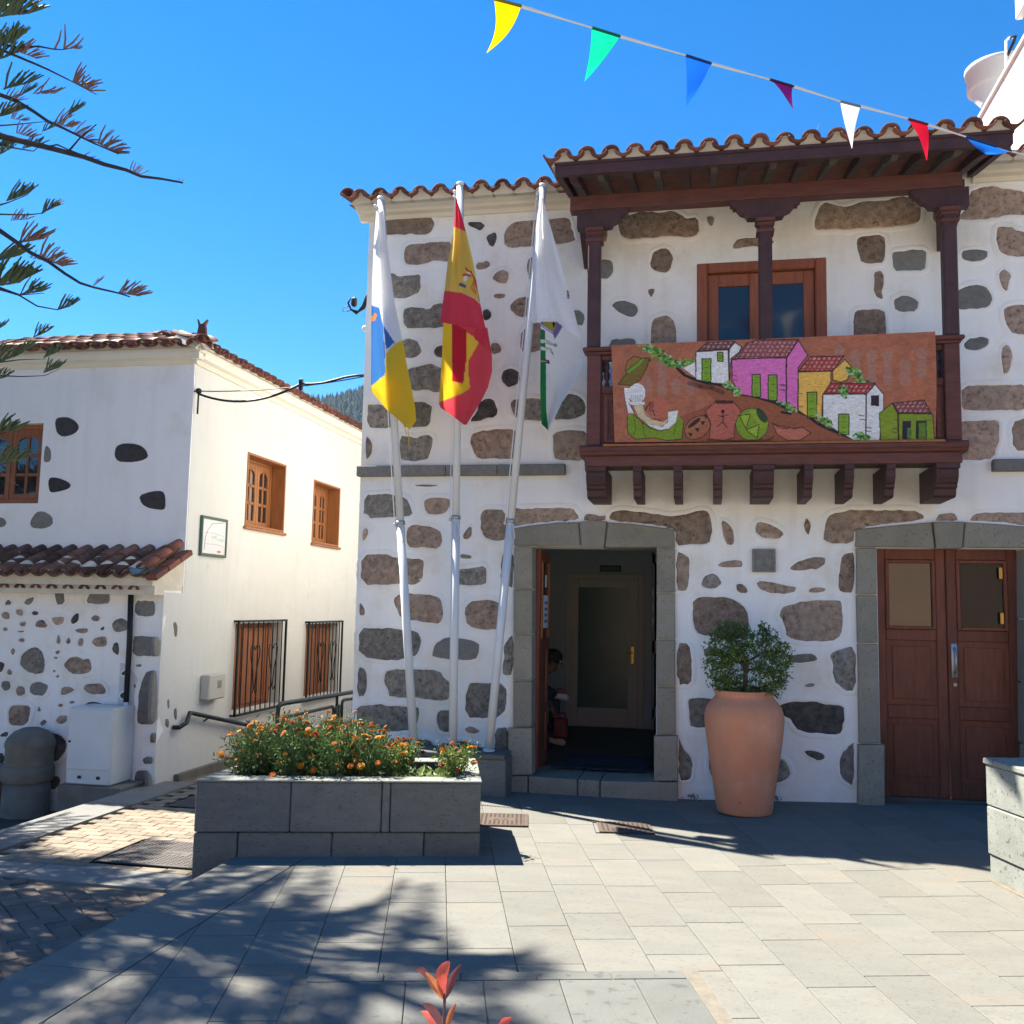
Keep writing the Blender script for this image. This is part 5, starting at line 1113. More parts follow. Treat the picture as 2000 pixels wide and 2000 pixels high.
# ---------------------------------------------------------------- painted cloth on the balcony
nx, ny = 640, 205
U, V = np.meshgrid(np.linspace(0, 1, nx), np.linspace(0, 1, ny))
xl = 340+30*V; xr_ = 3250-0*V+ 12*np.sin(V*3); yt = 250-U*123; yb_ = 1122-U*22
CX = xl+(xr_-xl)*U; CYp = yt+(yb_-yt)*V
pt = Paint(CX, CYp, (172, 102, 72)); H = lambda p: [(a+1840, b) for a, b in p]; BK = (34, 26, 30)
nzv = RNG.standard_normal((26, 80)); nzv = np.kron(nzv, np.ones((8, 8)))[:ny, :nx]
for _ in range(6): nzv = (nzv+np.roll(nzv, 2, 0)+np.roll(nzv, -2, 0)+np.roll(nzv, 2, 1)+np.roll(nzv, -2, 1))/5
pt.c *= (1+.10*nzv[..., None])
for x, y0, y1, w_ in ((795, 380, 700, 46), (665, 540, 690, 45), (920, 560, 690, 45), (1050, 570, 690, 40), (2535, 300, 480, 48), (2680, 295, 600, 48), (2825, 290, 610, 48), (2980, 385, 615, 52), (3130, 280, 545, 48), (2390, 310, 345, 45)):  # pale baluster shapes: the balustrade showing through the cloth, put into its colour
    pt.ell(x, y0+45, w_, 55, (168, 116, 96)); pt.fill([(x-w_*.6, y0+60), (x+w_*.6, y0+60), (x+w_*.9, y1-40), (x-w_*.9, y1-40)], (168, 116, 96)); pt.ell(x, y1-45, w_*.95, 50, (168, 116, 96))
pt.fill([(930, 470), (1100, 560), (1300, 605), (1500, 690), (1800, 770), (2000, 840), (2190, 955), (2400, 1050), (2500, 1110), (900, 1115), (930, 900), (1300, 760)], (150, 84, 54), .05)
hill = [(930, 455), (1000, 520), (1100, 560), (1200, 590), (1300, 602), (1400, 645), (1500, 690), (1600, 702), (1800, 762), (1900, 810), (1990, 832), (2100, 882), (2190, 950), (2300, 1005), (2500, 1085)]
pt.line(hill, 26, BK); pt.line([(a-60, b+30) for a, b in hill[2:6]], 40, (60, 36, 28), al=.6); pt.line(H([(30, 850), (110, 865)]), 22, BK)
def greens(path, w_, n, cols=((70, 130, 45), (40, 90, 35), (130, 165, 50), (150, 190, 140))):
    for k in range(n):
        t = RNG.random()*(len(path)-1); i = int(t); f = t-i; x = path[i][0]*(1-f)+path[i+1][0]*f+RNG.normal()*w_; y = path[i][1]*(1-f)+path[i+1][1]*f+RNG.normal()*w_
        pt.ell(x, y, 9+RNG.random()*9, 7+RNG.random()*7, cols[RNG.integers(len(cols))])
pt.line([(690, 285), (760, 350), (830, 410), (900, 440), (1060, 400)], 34, (95, 150, 40)); greens([(640, 262), (720, 300), (850, 380), (940, 420), (1060, 400)], 22, 150)
def house2(front, gable, roof, doors, col, rc, wins=()):
    for p in (front, gable):
        m = pt.fill(p, col, .04); pt.dots(m, (120, 110, 105), .03, .5)
    m = pt.fill(roof, rc, .12); 
    st_ = ((CX+CYp*.6) % 44 < 20) & ((CYp % 36) < 20) & m; pt.dots(st_, (225, 190, 185), .62, .75); pt.dots(m, (60, 30, 35), .12, .7)
    for d in doors: pt.fill(d, (125, 160, 40), .05); pt.line(d, 9, BK, True); cx = sum(a for a, b in d)/4; ys = [b for a, b in d]; [pt.line([(cx-16, y), (cx+16, y)], 5, (60, 85, 25)) for y in np.linspace(min(ys)+25, max(ys)-25, 4)]
    for d in wins: pt.fill(d, (48, 30, 45)); pt.line(d, 7, BK, True)
    for p in (front, gable, roof): pt.line(p, 10, BK, True, .85)
Q = lambda x0, y0, x1, y1: [(x0, y0), (x1, y0), (x1, y1), (x0, y1)]
WH = (225, 222, 218)
pt.fill([(985, 455), (1090, 405), (1105, 545)], WH)
house2([(1100, 310), (1390, 290), (1400, 602), (1250, 588), (1100, 558)], [(1400, 285), (1450, 225), (1510, 262), (1490, 310), (1415, 370), (1400, 600)], [(1115, 302), (1200, 225), (1445, 214), (1395, 282)], [Q(1155, 370, 1235, 580), Q(1295, 312, 1345, 395)], WH, (118, 70, 64))
house2([(1425, 378), (1910, 358), (1912, 790), (1800, 750), (1500, 690), (1425, 570)], H([(75, 368), (180, 205), (265, 340), (180, 450), (175, 840), (75, 800)]), [(1445, 372), (1560, 232), (1650, 202)]+H([(180, 196), (72, 362)]), [Q(1605, 512, 1680, 715), Q(1750, 517, 1830, 748)], (222, 112, 176), (150, 78, 78))
house2(H([(180, 490), (475, 480), (470, 600), (400, 690), (390, 915), (260, 890), (180, 835)]), H([(488, 480), (600, 378), (665, 450), (620, 560), (560, 582), (490, 560)]), H([(182, 482), (290, 350), (592, 347), (482, 482)]), [H(Q(262, 670, 345, 905))], (232, 180, 82), (172, 66, 55))
greens(H([(640, 470), (700, 500), (760, 580)]), 24, 70)
house2(H([(402, 690), (790, 690), (782, 1105), (680, 1105), (520, 1015), (402, 935)]), H([(790, 690), (870, 602), (946, 690), (946, 820), (910, 1105), (790, 1105)]), H([(404, 686), (470, 592), (872, 590), (792, 690)]), [H(Q(540, 867, 635, 1055))], WH, (166, 56, 50), [H(Q(838, 702, 902, 792))])
house2(H([(1080, 862), (1388, 868), (1405, 1100), (1085, 1105)]), H([(908, 862), (1022, 770), (1072, 862), (1078, 1105), (920, 1105)]), H([(1030, 770), (1308, 742), (1376, 862), (1080, 856)]), [], (130, 148, 32), (138, 70, 70), [H(Q(1118, 932, 1190, 1092)), H(Q(1240, 932, 1330, 1092))])
pt.fill(H(Q(1262, 945, 1325, 1092)), (95, 125, 35)); pt.fill(H(Q(1160, 990, 1192, 1092)), (90, 120, 60))
for p in ([(1360, 590), (1430, 640), (1500, 680)], H([(30, 780), (130, 820)]), H([(360, 900), (470, 960)]), H([(700, 1050), (800, 1090)]), H([(560, 640), (620, 700)])): greens(p, 18, 45)
for cx, cy in ((1445, 520), (1450, 560), (1890, 600), (1895, 650), H([(40, 610)])[0], H([(40, 650)])[0], H([(195, 680)])[0], H([(200, 800)])[0], H([(750, 880)])[0], H([(760, 915)])[0], H([(820, 990)])[0], H([(810, 1020)])[0], H([(1050, 1000)])[0], H([(1045, 1030)])[0], H([(1350, 920)])[0]): pt.line([(cx-26, cy), (cx+20, cy+4)], 10, (95, 75, 70), al=.8)
# the seated potter seen from behind, and her pots
pt.fill([(480, 880), (550, 868), (620, 940), (780, 1020), (860, 1010), (940, 880), (990, 940), (975, 1090), (850, 1108), (720, 1082), (560, 1094), (490, 1040)], (124, 146, 30), .05)
for p in ([(540, 880), (560, 1000), (540, 1060)], [(620, 950), (640, 1070)], [(930, 920), (900, 1060)]): pt.line(p, 6, (60, 75, 20))
pt.ell(760, 812, 96, 92, (186, 102, 78), 0, .05); pt.line([(640, 840), (690, 760), (730, 880)], 9, BK); pt.ell(700, 800, 22, 50, (150, 78, 58), 15)
pt.fill([(450, 630), (515, 640), (500, 770), (548, 862), (490, 862), (460, 720)], WH); pt.ell(572, 680, 74, 90, WH); pt.fill([(500, 755), (640, 760), (640, 785), (495, 785)], WH)
for k in range(6): pt.line([(520+k*20, 700), (530+k*17, 755)], 4, (110, 100, 105))
pt.fill([(600, 890), (700, 960), (800, 985), (850, 940), (850, 850), (940, 835), (922, 940), (850, 1002), (780, 1016), (680, 972)], WH, .02)
pt.fill([(540, 790), (620, 780), (640, 850), (720, 920), (800, 942), (850, 912), (830, 960), (760, 980), (680, 960), (580, 890)], (208, 186, 146), .03)
pt.line([(545, 870), (620, 945), (700, 1000), (780, 1018), (850, 1004)], 8, BK); pt.line([(640, 860), (700, 912), (790, 925)], 6, BK); pt.line([(500, 770), (548, 862)], 6, BK)
pt.fill([(400, 600), (480, 500), (465, 470), (485, 390), (540, 350), (610, 365), (685, 365), (660, 450), (600, 560), (520, 612)], (118, 98, 38), .08)
pt.fill([(482, 385), (540, 352), (605, 368), (560, 420), (468, 475)], (152, 112, 46), .06); pt.fill([(470, 488), (560, 420), (610, 372), (640, 372), (590, 430), (500, 500)], (108, 158, 48)); pt.line([(400, 600), (480, 500), (465, 470), (485, 390), (540, 350), (610, 365), (685, 365), (660, 450), (600, 560), (520, 612)], 9, (52, 40, 24), True, .85); pt.line([(470, 480), (560, 415), (615, 368)], 8, (52, 40, 24), al=.8)
pt.ell(1115, 990, 128, 92, (162, 98, 64), -38, .06); pt.ell(1085, 955, 105, 40, (172, 110, 74), -38); pt.ell(1085, 948, 72, 20, (66, 36, 30), -38)
for a, b in ((1050, 1050), (1110, 1005), (1160, 945), (1190, 885)): pt.fill([(a-22, b-14), (a+22, b-10), (a+4, b+26)], BK)
jar = [(1185, 840), (1270, 762), (1440, 762), (1500, 830), (1502, 880), (1452, 960), (1442, 1080), (1340, 1108), (1220, 1092), (1232, 960)]
pt.fill(jar, (184, 98, 78), .05); pt.line(jar, 9, BK, True, .8); pt.fill([(1270, 745), (1440, 745), (1430, 775), (1285, 775)], (70, 35, 30))
pt.ell(1343, 845, 16, 16, BK)
for p in ([(1343, 860), (1343, 940)], [(1300, 880), (1343, 892), (1392, 872)], [(1300, 975), (1340, 940), (1380, 988)]): pt.line(p, 8, BK)
pt.ell(1605, 962, 146, 146, (126, 150, 34), 0, .04); pt.fill([(1570, 830), (1650, 818), (1752, 960), (1690, 1005)], (140, 166, 42)); pt.ell(1690, 880, 34, 75, (50, 70, 40), -32)
for p in ([(1490, 880), (1590, 870), (1550, 1000)], [(1550, 1010), (1670, 960), (1650, 1085)]): pt.fill(p, (150, 172, 46)); pt.line(p, 7, BK, True)
pt.line([(1605+146*math.cos(a), 962+146*math.sin(a)) for a in np.linspace(0, 6.28, 40)], 8, BK, al=.7)
pt.line([(480, 880), (490, 1040), (560, 1094), (720, 1082), (850, 1108), (975, 1090), (990, 940)], 9, BK, al=.8); pt.line([(450, 630), (460, 720), (490, 862)], 7, BK, al=.7); pt.line([(1115+128*math.cos(a)*.79+92*math.sin(a)*.61, 990-128*math.cos(a)*.61+92*math.sin(a)*.79) for a in np.linspace(0, 6.28, 30)], 8, BK, al=.8); pt.line([(1200, 1100), (1450, 1108), (1760, 1100), (1800, 1070)], 14, BK, al=.7)
bowl = [(1785, 950), (1850, 975), (1990, 1000), (2055, 985), (2135, 1040), (2040, 1100), (1930, 1108), (1830, 1052)]; pt.fill(bowl, (188, 108, 84), .05); pt.line(bowl, 10, BK, True, .8); pt.line([(1790, 960), (1880, 1000), (2050, 990)], 8, (90, 48, 40))
br = RNG.standard_normal((205, 640)); 
for _ in range(3): br = (br+np.roll(br, 1, 1)+np.roll(br, -1, 1)+np.roll(br, 2, 1)+np.roll(br, 1, 0)*.5)/3.2
wv_ = RNG.standard_normal((205, 640)); pt.c = np.clip(pt.c*(1+.11*br[..., None]+.03*wv_[..., None])*.93+.012, 0, 1)
PXx = 1120+CX*.2174; PYy = 620+CYp*.2174
hang = 8.232-.020*np.sin(U*42+V*3)*V*(1-V)*1.6-.012*np.sin(U*13)*V-.012*np.sin(U*23-V*5)*V*(1-V)*3-.01*np.exp(-((U*9) % 1-.5)**2*30)*(1-V)*V*2
P3 = PYn(PXx, PYy, hang)
bn = cloth('painted_banner', P3, pt.c, 'banner'); tag(bn, 'long brown cloth painted with a village street and potter hanging over the balcony rail', 'banner')
b = MB(); a, c = PY(1178, 868, 8.225), PY(1846, 860, 8.225); b.box((a.x, 8.205, c.z-.012), (c.x, 8.228, a.z+.0), bev=.003); b.build('batten', 'wood_orange', bn)
b = MB()
for k in range(150):
    x = a.x+(c.x-a.x)*(.17+.72*random.random()); z = c.z-.013; l = random.uniform(.02, .045); b.add([(x-.003, 8.226, z), (x+.003, 8.226, z), (x+random.uniform(-.01, .01), 8.224, z-l)], [(0, 1, 2)])
b.build('fringe', flat('fringe_brown', (150, 85, 60)), bn, kind='stuff')
b = MB(); tl, tr_ = PY(1194, 674, 8.235), PY(1826, 652, 8.235); b.add([tl, tr_, (tr_.x, 8.43, 4.02), (tl.x, 8.43, 4.02)], [(0, 1, 2, 3)]); b.build('top_hem', flat('cloth_brown', (158, 92, 62)), bn)

# ---------------------------------------------------------------- flag poles and flags
FP = []
pl_ = thing('pole_plinth', (-2.4, 8.75, 0), 'dark stone plinth at the foot of the three flagpoles', 'plinth')
for k in range(4): b = MB(); x0 = -2.95+k*.31; b.box((x0, 8.56, -.02), (x0+.305, D-.005, .33), bev=.01); b.build('stone_block', 'basalt', pl_)
for k in range(2): b = MB(); x0 = -2.96+k*.62; b.box((x0, 8.545, .331), (x0+.615, D-.005, .375), bev=.008); b.build('coping_stone', 'basalt', pl_)
for (tp, bt, nm, jn) in (((744, 391), (808, 1486), 'left', (784, 1028)), ((899, 363), (884, 1478), 'middle', (890, 1018)), ((1060, 366), (954, 1491), 'right', (998, 1025))):
    a, c = PY(*bt, 8.74), PY(*tp, 8.55); a.z = .36; FP.append((a, c))
    t = thing('flagpole', a, {'left': 'white flagpole leaning left, under the white blue and yellow flag', 'middle': 'upright white flagpole under the red and yellow flag', 'right': 'white flagpole leaning right, under the plain white flag'}[nm], 'flagpole', 'flagpoles on the plinth')
    j = PY(*jn, 8.74-.19*.42); k = (j-a).length/(c-a).length; jp = a+(c-a)*k
    b = MB(); b.tube([a, jp], .040, 16); b.build('lower_tube', 'white_paint', t, True)
    b = MB(); b.tube([jp-(c-a)*.01, c], .036, 16); b.build('upper_tube', 'white_paint', t, True)
    b = MB(); b.tube([jp+(c-a)*.003, jp+(c-a)*.010], .046, 16); b.box(jp+Vector((-.065, -.02, .0)), jp+Vector((-.035, .01, .03)), bev=.004); b.build('clamp', 'steel', t, True)
    b = MB(); b.tube([a-Vector((0, 0, 0)), a+(c-a)*.006], .055, 16); b.build('foot', 'white_paint', t, True)
    b = MB(); off = Vector((-.05, -.02, 0)); b.tube([c+off-Vector((0, 0, .05)), a+(c-a)*.55+off, jp+off], .005, 5); b.tube([jp+Vector((.03, -.045, 0)), jp+Vector((.055, -.05, -.12)), jp+Vector((.02, -.05, -.18)), jp+Vector((.0, -.05, -.06))], .004, 5); b.build('halyard', 'rope', t)
    b = MB(); b.tube([c, c+(c-a)*.006], [.040, .034], 12); b.ball(c+Vector((-.045, -.03, -.07)), .02, 8, 6); b.ball(c+Vector((-.05, -.03, -.12)), .014, 8, 6); b.build('cap', 'white_paint', t, True)
def polyline(p, t):
    p = np.array(p, float); d = np.r_[0, np.cumsum(np.hypot(*np.diff(p, axis=0).T))]; d /= d[-1]
    return np.interp(t, d, p[:, 0]), np.interp(t, d, p[:, 1])
def flag_sheet(lines, ds, Y0, nx, ny, paintf, name, parent=None, amp=.018, fr=3.4):
    t = np.linspace(0, 1, ny); cols = [polyline(l, t) for l in lines]; k = len(lines); s = np.linspace(0, k-1, nx)
    X = np.zeros((ny, nx)); Yp = np.zeros((ny, nx)); Dp = np.zeros((ny, nx))
    for j, v in enumerate(s):
        i = min(int(v), k-2); f = v-i; g = f*f*(3-2*f)*.6+f*.4
        X[:, j] = cols[i][0]*(1-f)+cols[i+1][0]*f; Yp[:, j] = cols[i][1]*(1-f)+cols[i+1][1]*f; Dp[:, j] = ds[i]*(1-g)+ds[i+1]*g
    T = t[:, None]; S = s[None, :]
    Dp = Dp*np.clip(.15+T*2.2, 0, 1)+amp*np.sin(S*fr+T*4+.7)*np.clip(T*2, 0, 1)+.5*amp*np.sin(S*fr*2.3-T*9)*T
    p = Paint(X, Yp, (230, 230, 232)); paintf(p); return cloth(name, PYn(X, Yp, Y0+Dp), p.c, 'flag', parent)
BL, YE, RE = (60, 115, 180), (228, 188, 42), (214, 62, 82)
def f1(p):
    p.fill([(700, 588), (741, 601), (748, 636), (752, 690), (752, 733), (740, 741), (727, 755), (700, 780)], BL); p.fill([(700, 775), (727, 753), (752, 732), (754, 690), (770, 672), (786, 664), (830, 650), (830, 860), (700, 860)], YE)
    p.fill([(749, 636), (771, 669), (754, 683)], BL); p.ell(728, 622, 6, 5, (225, 130, 60)); p.ell(733, 616, 3, 4, (225, 130, 60))
seam1 = [(738, 415), (742, 526), (747, 635), (752, 744), (754, 783), (758, 803)]
o = flag_sheet([[(735, 412), (730, 480), (726, 573), (725, 635), (724.5, 752), (727, 766)], seam1, [(748, 412), (759, 495), (769, 581), (782, 645), (790, 680), (793, 704), (811, 795), (813, 822), (800, 839)]], [.02, .17, -.03], 8.37, 70, 220, f1, 'flag')
tag(o, 'hanging flag of white, blue and yellow on the left flagpole', 'flag', 'flags on the poles')
b = MB(); a = PY(797, 838, 8.41); b.tube([a, PY(798, 860, 8.42), PY(800, 880, 8.42)], .004, 5); b.tube([PY(790, 834, 8.41), PY(794, 850, 8.42)], .004, 5); b.build('cord', 'rope_yellow', o)
b = MB(); b.tube([PY(738, 415, 8.42), PY(741, 405, 8.45), PY(742, 398, 8.48)], .004, 5); b.build('tie', 'rope', o)
def f2(p):
    p.fill([(850, 380), (930, 380), (930, 462), (909, 452), (889, 443), (850, 441)], RE); p.fill([(850, 441), (889, 443), (909, 452), (960, 470), (960, 615), (939.5, 595), (927, 582), (902, 572), (869, 568), (840, 567)], (218, 182, 84))  # upper yellow is duller than the inner fold's: its shade is put into the colour
    p.fill([(840, 567), (869, 568), (902, 572), (927, 583), (940, 596), (980, 630), (980, 720), (840, 720)], RE)
    # arms: pillar with ribbons, crown and the striped quarter of the shield
    p.fill([(907, 539), (914, 541), (910, 550), (904, 548)], (225, 220, 225)); p.fill([(912, 528), (922, 531), (918, 538), (912, 536)], (225, 220, 225)); p.line([(910, 524), (913, 529), (920, 531)], 3, (190, 40, 50)); p.line([(905, 537), (912, 536), (919, 539)], 3.5, (190, 40, 50)); p.line([(919, 530), (927, 545), (931, 560)], 3, (190, 60, 50))
    p.fill([(898, 552), (911, 557), (909, 563), (895, 557)], (85, 90, 130))
    m = p.mask([(924, 546), (932, 548), (935, 572), (926, 574), (918, 563)]); k = m & (((p.X+p.Y*.4) % 4) < 2); p.fill(None, (195, 60, 40), 0, k)
    p.fill([(934, 572), (939, 580), (939, 592), (935, 586)], (140, 90, 120))
o = flag_sheet([[(889, 385), (888, 418), (884, 464), (874, 515), (868, 568), (859.5, 630)], [(889.6, 385), (890, 418), (889, 464), (885, 515), (882, 568), (880, 634)], [(890, 385), (896, 418), (898, 460), (902, 513), (906, 575), (909, 645)], [(891, 385), (901, 418), (910, 452), (924, 511), (938, 592), (947, 635), (961, 692)]], [.13, .02, .07, -.02], 8.32, 80, 220, f2, 'flag')
tag(o, 'hanging red and yellow flag with a coat of arms on the middle flagpole', 'flag', 'flags on the poles')
def f2b(p):
    p.c[:] = srgb((222, 72, 84)); p.fill([(840, 600), (884, 620), (884, 745), (903, 749), (918, 754), (916, 760), (900, 770), (862, 784), (850, 790)], YE); p.fill([(911, 648), (937, 666), (916, 703), (915, 730), (918, 755), (904, 750), (908, 725), (911, 700)], (235, 190, 60))
    p.fill([(883, 630), (911, 645), (911, 700), (905, 748), (883, 744)], (185, 25, 45))
flag_sheet([[(866, 630), (863, 698), (857, 788), (861, 797)], [(885, 634), (885, 700), (884, 775), (885, 813)], [(925, 640), (925, 700), (924, 770), (905, 829)], [(952, 640), (961, 697), (961, 726), (953, 757), (940, 783), (911, 830)]], [.03, .09, .07, -.01], 8.335, 60, 130, f2b, 'inner_fold', o)
b = MB(); b.tube([PY(890, 387, 8.33), PY(894, 376, 8.5)], .004, 5); b.build('tie', 'rope', o)
def f3(p):
    p.c[:] = srgb((238, 238, 242)); p.fill([(1107, 565), (1111, 570), (1112, 584), (1108, 582)], (110, 70, 70))
o = flag_sheet([[(1057, 384), (1049, 418), (1043, 480), (1038, 573), (1037, 629)], [(1058, 384), (1054, 430), (1051, 500), (1050, 573), (1051, 629)], [(1059, 384), (1060, 450), (1068, 540), (1072, 590), (1080, 629)], [(1061, 384), (1066, 410), (1086, 480), (1102, 542), (1116, 588), (1128, 635), (1136, 663)]], [.13, .01, .08, -.03], 8.30, 80, 200, f3, 'flag')
tag(o, 'hanging plain white flag with a green edge on the right flagpole', 'flag', 'flags on the poles')
def f3b(p):
    p.c[:] = srgb((226, 226, 226)); p.fill([(1050, 640), (1064.5, 645), (1066.5, 720), (1067, 800), (1072, 850), (1050, 850)], (28, 120, 62))
    q = lambda pts: [(1020+a*.0673, 620+b*.0673) for a, b in pts]
    p.fill(q([(530, 180), (880, 420), (940, 640), (1080, 420), (1170, 260), (1000, 120), (530, 120)]), (112, 96, 150)); p.fill(q([(580, 120), (1000, 130), (960, 300), (900, 410), (620, 220)]), (150, 140, 60)); p.fill(q([(870, 150), (970, 160), (905, 320)]), (20, 22, 34)); p.line(q([(540, 230), (880, 460)]), 3, (160, 145, 190))
    for pts in ([(530, 640), (700, 660), (900, 780), (860, 800), (700, 740), (530, 740)], [(530, 850), (640, 860), (840, 920), (900, 1080), (820, 980), (530, 950)]): p.fill(q(pts), (205, 210, 200)); p.line(q(pts[1:5]), 1.2, (90, 90, 110))
    p.ell(1020+960*.0673, 620+805*.0673, 4, 3.4, (150, 150, 140)); p.fill(q([(530, 1220), (780, 1230), (800, 1340), (530, 1310)]), (45, 40, 60)); p.fill(q([(530, 1240), (740, 1270), (720, 1300), (530, 1290)]), (190, 150, 130))
flag_sheet([[(1056, 622), (1055.5, 700), (1055, 760), (1057.6, 828)], [(1080, 622), (1080, 700), (1078, 780), (1066, 836)], [(1128, 632), (1139, 677), (1138, 713), (1124, 741), (1102, 777), (1082, 819), (1071, 841)]], [.03, .07, -.01], 8.325, 90, 180, f3b, 'inner_fold', o)

# ---------------------------------------------------------------- bunting
bu = thing('bunting', PY(1500, 160, 6.4), 'white cord of coloured triangular pennants strung high across the plaza', 'bunting')
BP_ = [(930, -12), (1017, 12), (1155, 54), (1211, 71), (1339, 108), (1389, 124), (1506, 156), (1548, 168), (1641, 198), (1680, 207), (1773, 232), (1811, 243), (1886, 267), (1972, 295), (2040, 312)]
def bd(x): return 5.0+(x-930)/1070*2.35
cord = [PY(x, y, bd(x)) for x, y in BP_]
b = MB(); b.tube(cord, .006, 6); b.build('cord', 'rope', bu)
b = MB()
for i in (1, 3, 5, 7, 9, 11):   # the flat tape seen between pennants
    p, q = cord[i], cord[i+1]; 
    for k in range(8):
        a0, a1 = p+(q-p)*(k/8), p+(q-p)*((k+1)/8); h0 = .012*abs(math.cos(k/8*1.5)); h1 = .012*abs(math.cos((k+1)/8*1.5)); b.add([a0-Vector((0, 0, h0)), a1-Vector((0, 0, h1)), a1+Vector((0, 0, h1)), a0+Vector((0, 0, h0))], [(0, 1, 2, 3)])
b.build('tape', 'rope', bu)
def pennant(l, r, tip, col, ctrl=(0, 0), hem=None, tw=.0):
    n = 10; Yl, Yr = bd(l[0]), bd(r[0]); vs = []; fs = []
    for i in range(n+1):
        t = i/n; bx, by = ctrl[0]*math.sin(t*math.pi), ctrl[1]*math.sin(t*math.pi)
        for k in range(5):
            s = k/4; x = (l[0]*(1-s)+r[0]*s)*(1-t)+tip[0]*t+bx; y = (l[1]*(1-s)+r[1]*s)*(1-t)+tip[1]*t+by; vs.append(PY(x, y, Yl*(1-s)+Yr*s+.03*math.sin(t*3+s*2)+tw*t))
    for i in range(n):
        for k in range(4): a = i*5+k; fs.append((a, a+1, a+6, a+5))
    b = MB(); b.add(vs, fs); o = b.build('pennant', flat('pennant_%d%d%d' % col, col, trans=.45), bu, True)
    p, q = PY(*l, Yl), PY(*r, Yr); b = MB(); b.tube([p, q], .009, 6); b.build('hem', flat('hem_%d%d%d' % col, tuple(int(v*.45) for v in col)), o)
pennant((965, -2), (1018, 12), (950, 104), (250, 210, 0), (10, 4)); pennant((1156, 54), (1211, 71), (1141, 160), (10, 195, 140), (3, 0)); pennant((1339, 108), (1389, 124), (1340, 209), (20, 95, 215), (2, 3))
pennant((1503, 155), (1550, 169), (1549, 214), (120, 20, 110), (-3, -10)); pennant((1641, 198), (1680, 208), (1664, 291), (235, 240, 248), (-2, 0)); pennant((1773, 232), (1812, 243), (1810, 315), (220, 20, 50), (3, -6)); pennant((1886, 267), (1975, 295), (1925, 301), (25, 105, 200), (0, 3))
# ================================================================ stone planter with marigolds
def planter_box(pt_, s0, s1, t0, t1, za, zb, mt='basalt', name='stone_block', bev=.008):
    b = MB(); M = Matrix(((UA.x, VA.x, 0, P0.x), (UA.y, VA.y, 0, P0.y), (0, 0, 1, 0), (0, 0, 0, 1))); b.box((s0, t0, za), (s1, t1, zb), None, bev=bev)
    b.v = [tuple(M @ Vector((x+(.2776*y if x < -1.65 else 0), y, z))) for x, y, z in b.v]; b.build(name, mt, pt_)   # the left end follows the edge of the plaza
pl = thing('stone_planter', unst(-.95, .45), 'long grey basalt planter in the middle of the plaza full of orange marigolds', 'planter')
L0, W0, TH, ZT, ZM = -1.918, .98, .13, .505, .158
for a, c in ((L0, -1.289), (-1.283, -.677), (-.671, -.619), (-.613, 0)): planter_box(pl, a, c, 0, TH, ZM+.003, ZT-.0145)
planter_box(pl, L0, -1.630, 0, TH, -.4, ZM-.003)
for a, c in ((-1.624, -1.003), (-.997, -.383), (-.377, 0)): planter_box(pl, a, c, .006, TH, -.02, ZM-.003)
for a, c in ((L0-.006, -.96), (-.955, .006)): planter_box(pl, a, c, -.008, TH+.03, ZT-.0135, ZT, 'basalt_pale', 'coping_stone', .006)
for a, c in ((L0, -1.1), (-1.094, -.5), (-.494, 0)):
    planter_box(pl, a, c, W0-TH, W0, -.4 if a == L0 else -.02, ZT-.0145); planter_box(pl, a, c, W0-TH-.03, W0+.008, ZT-.0135, ZT, 'basalt_pale', 'coping_stone', .006)
for s0, s1 in ((L0, L0+TH), (-TH, 0)): planter_box(pl, s0, s1, TH+.002, W0-TH-.002, -.4, ZT-.0145); planter_box(pl, s0-(.006 if s0 < -1 else .03), s1+(.03 if s0 < -1 else .006), TH+.032, W0-TH-.032, ZT-.0135, ZT, 'basalt_pale', 'coping_stone', .006)
b = MB(); vs = []; fs = []
for i in range(17):
    for j in range(9):
        p = unst(L0+TH+.01+(1.918-2*TH-.02)*i/16+.27*(1-i/16)*j/8, TH+.01+(W0-2*TH-.02)*j/8); vs.append((p.x, p.y, ZT-.07+.015*nz(p.x*9, p.y*9)))
for i in range(16):
    for j in range(8): a = i*9+j; fs.append((a, a+9, a+10, a+1))
b.add(vs, fs); b.build('soil', 'soil', pl)
def leaflet(b, p, d, n, L, W, mi=0):
    d = d.normalized(); s = d.cross(n); s = s.normalized() if s.length > 1e-4 else Vector((1, 0, 0)); m = p+d*L*.5+n*L*.12
    b.add([p, m-s*W*.5, p+d*L, m+s*W*.5], [(0, 1, 2), (0, 2, 3)], mi)
def rdir(up=.3):
    v = Vector((random.gauss(0, 1), random.gauss(0, 1), random.gauss(0, 1)+up)); return v.normalized()
def marigold_mesh(h, w, n, mt, seed):
    random.seed(seed); b = MB(); heads = []
    for k in range(13):
        a = k*2.4+random.random(); r = w*math.sqrt(random.random())*.9; q = Vector((r*math.cos(a), r*math.sin(a), h*(.62+.42*random.random())*(1-.25*(r/w)**2)))
        mid = Vector((q.x*.45, q.y*.45, q.z*.55)); b.tube([(q.x*.1, q.y*.1, 0), mid, q], [.006, .004, .003], 4, 1); heads.append(q)
        for j in range(n):
            t = .12+.86*random.random(); base = mid*(t*2) if t < .5 else mid+(q-mid)*(t*2-1)
            base = base+Vector((random.gauss(0, .028), random.gauss(0, .028), random.gauss(0, .016))); d = rdir(.5)
            leaflet(b, base, d, rdir(1), random.uniform(.018, .038), random.uniform(.005, .011))
    return b.mesh('foliage', [mt, 'green_stem']), heads
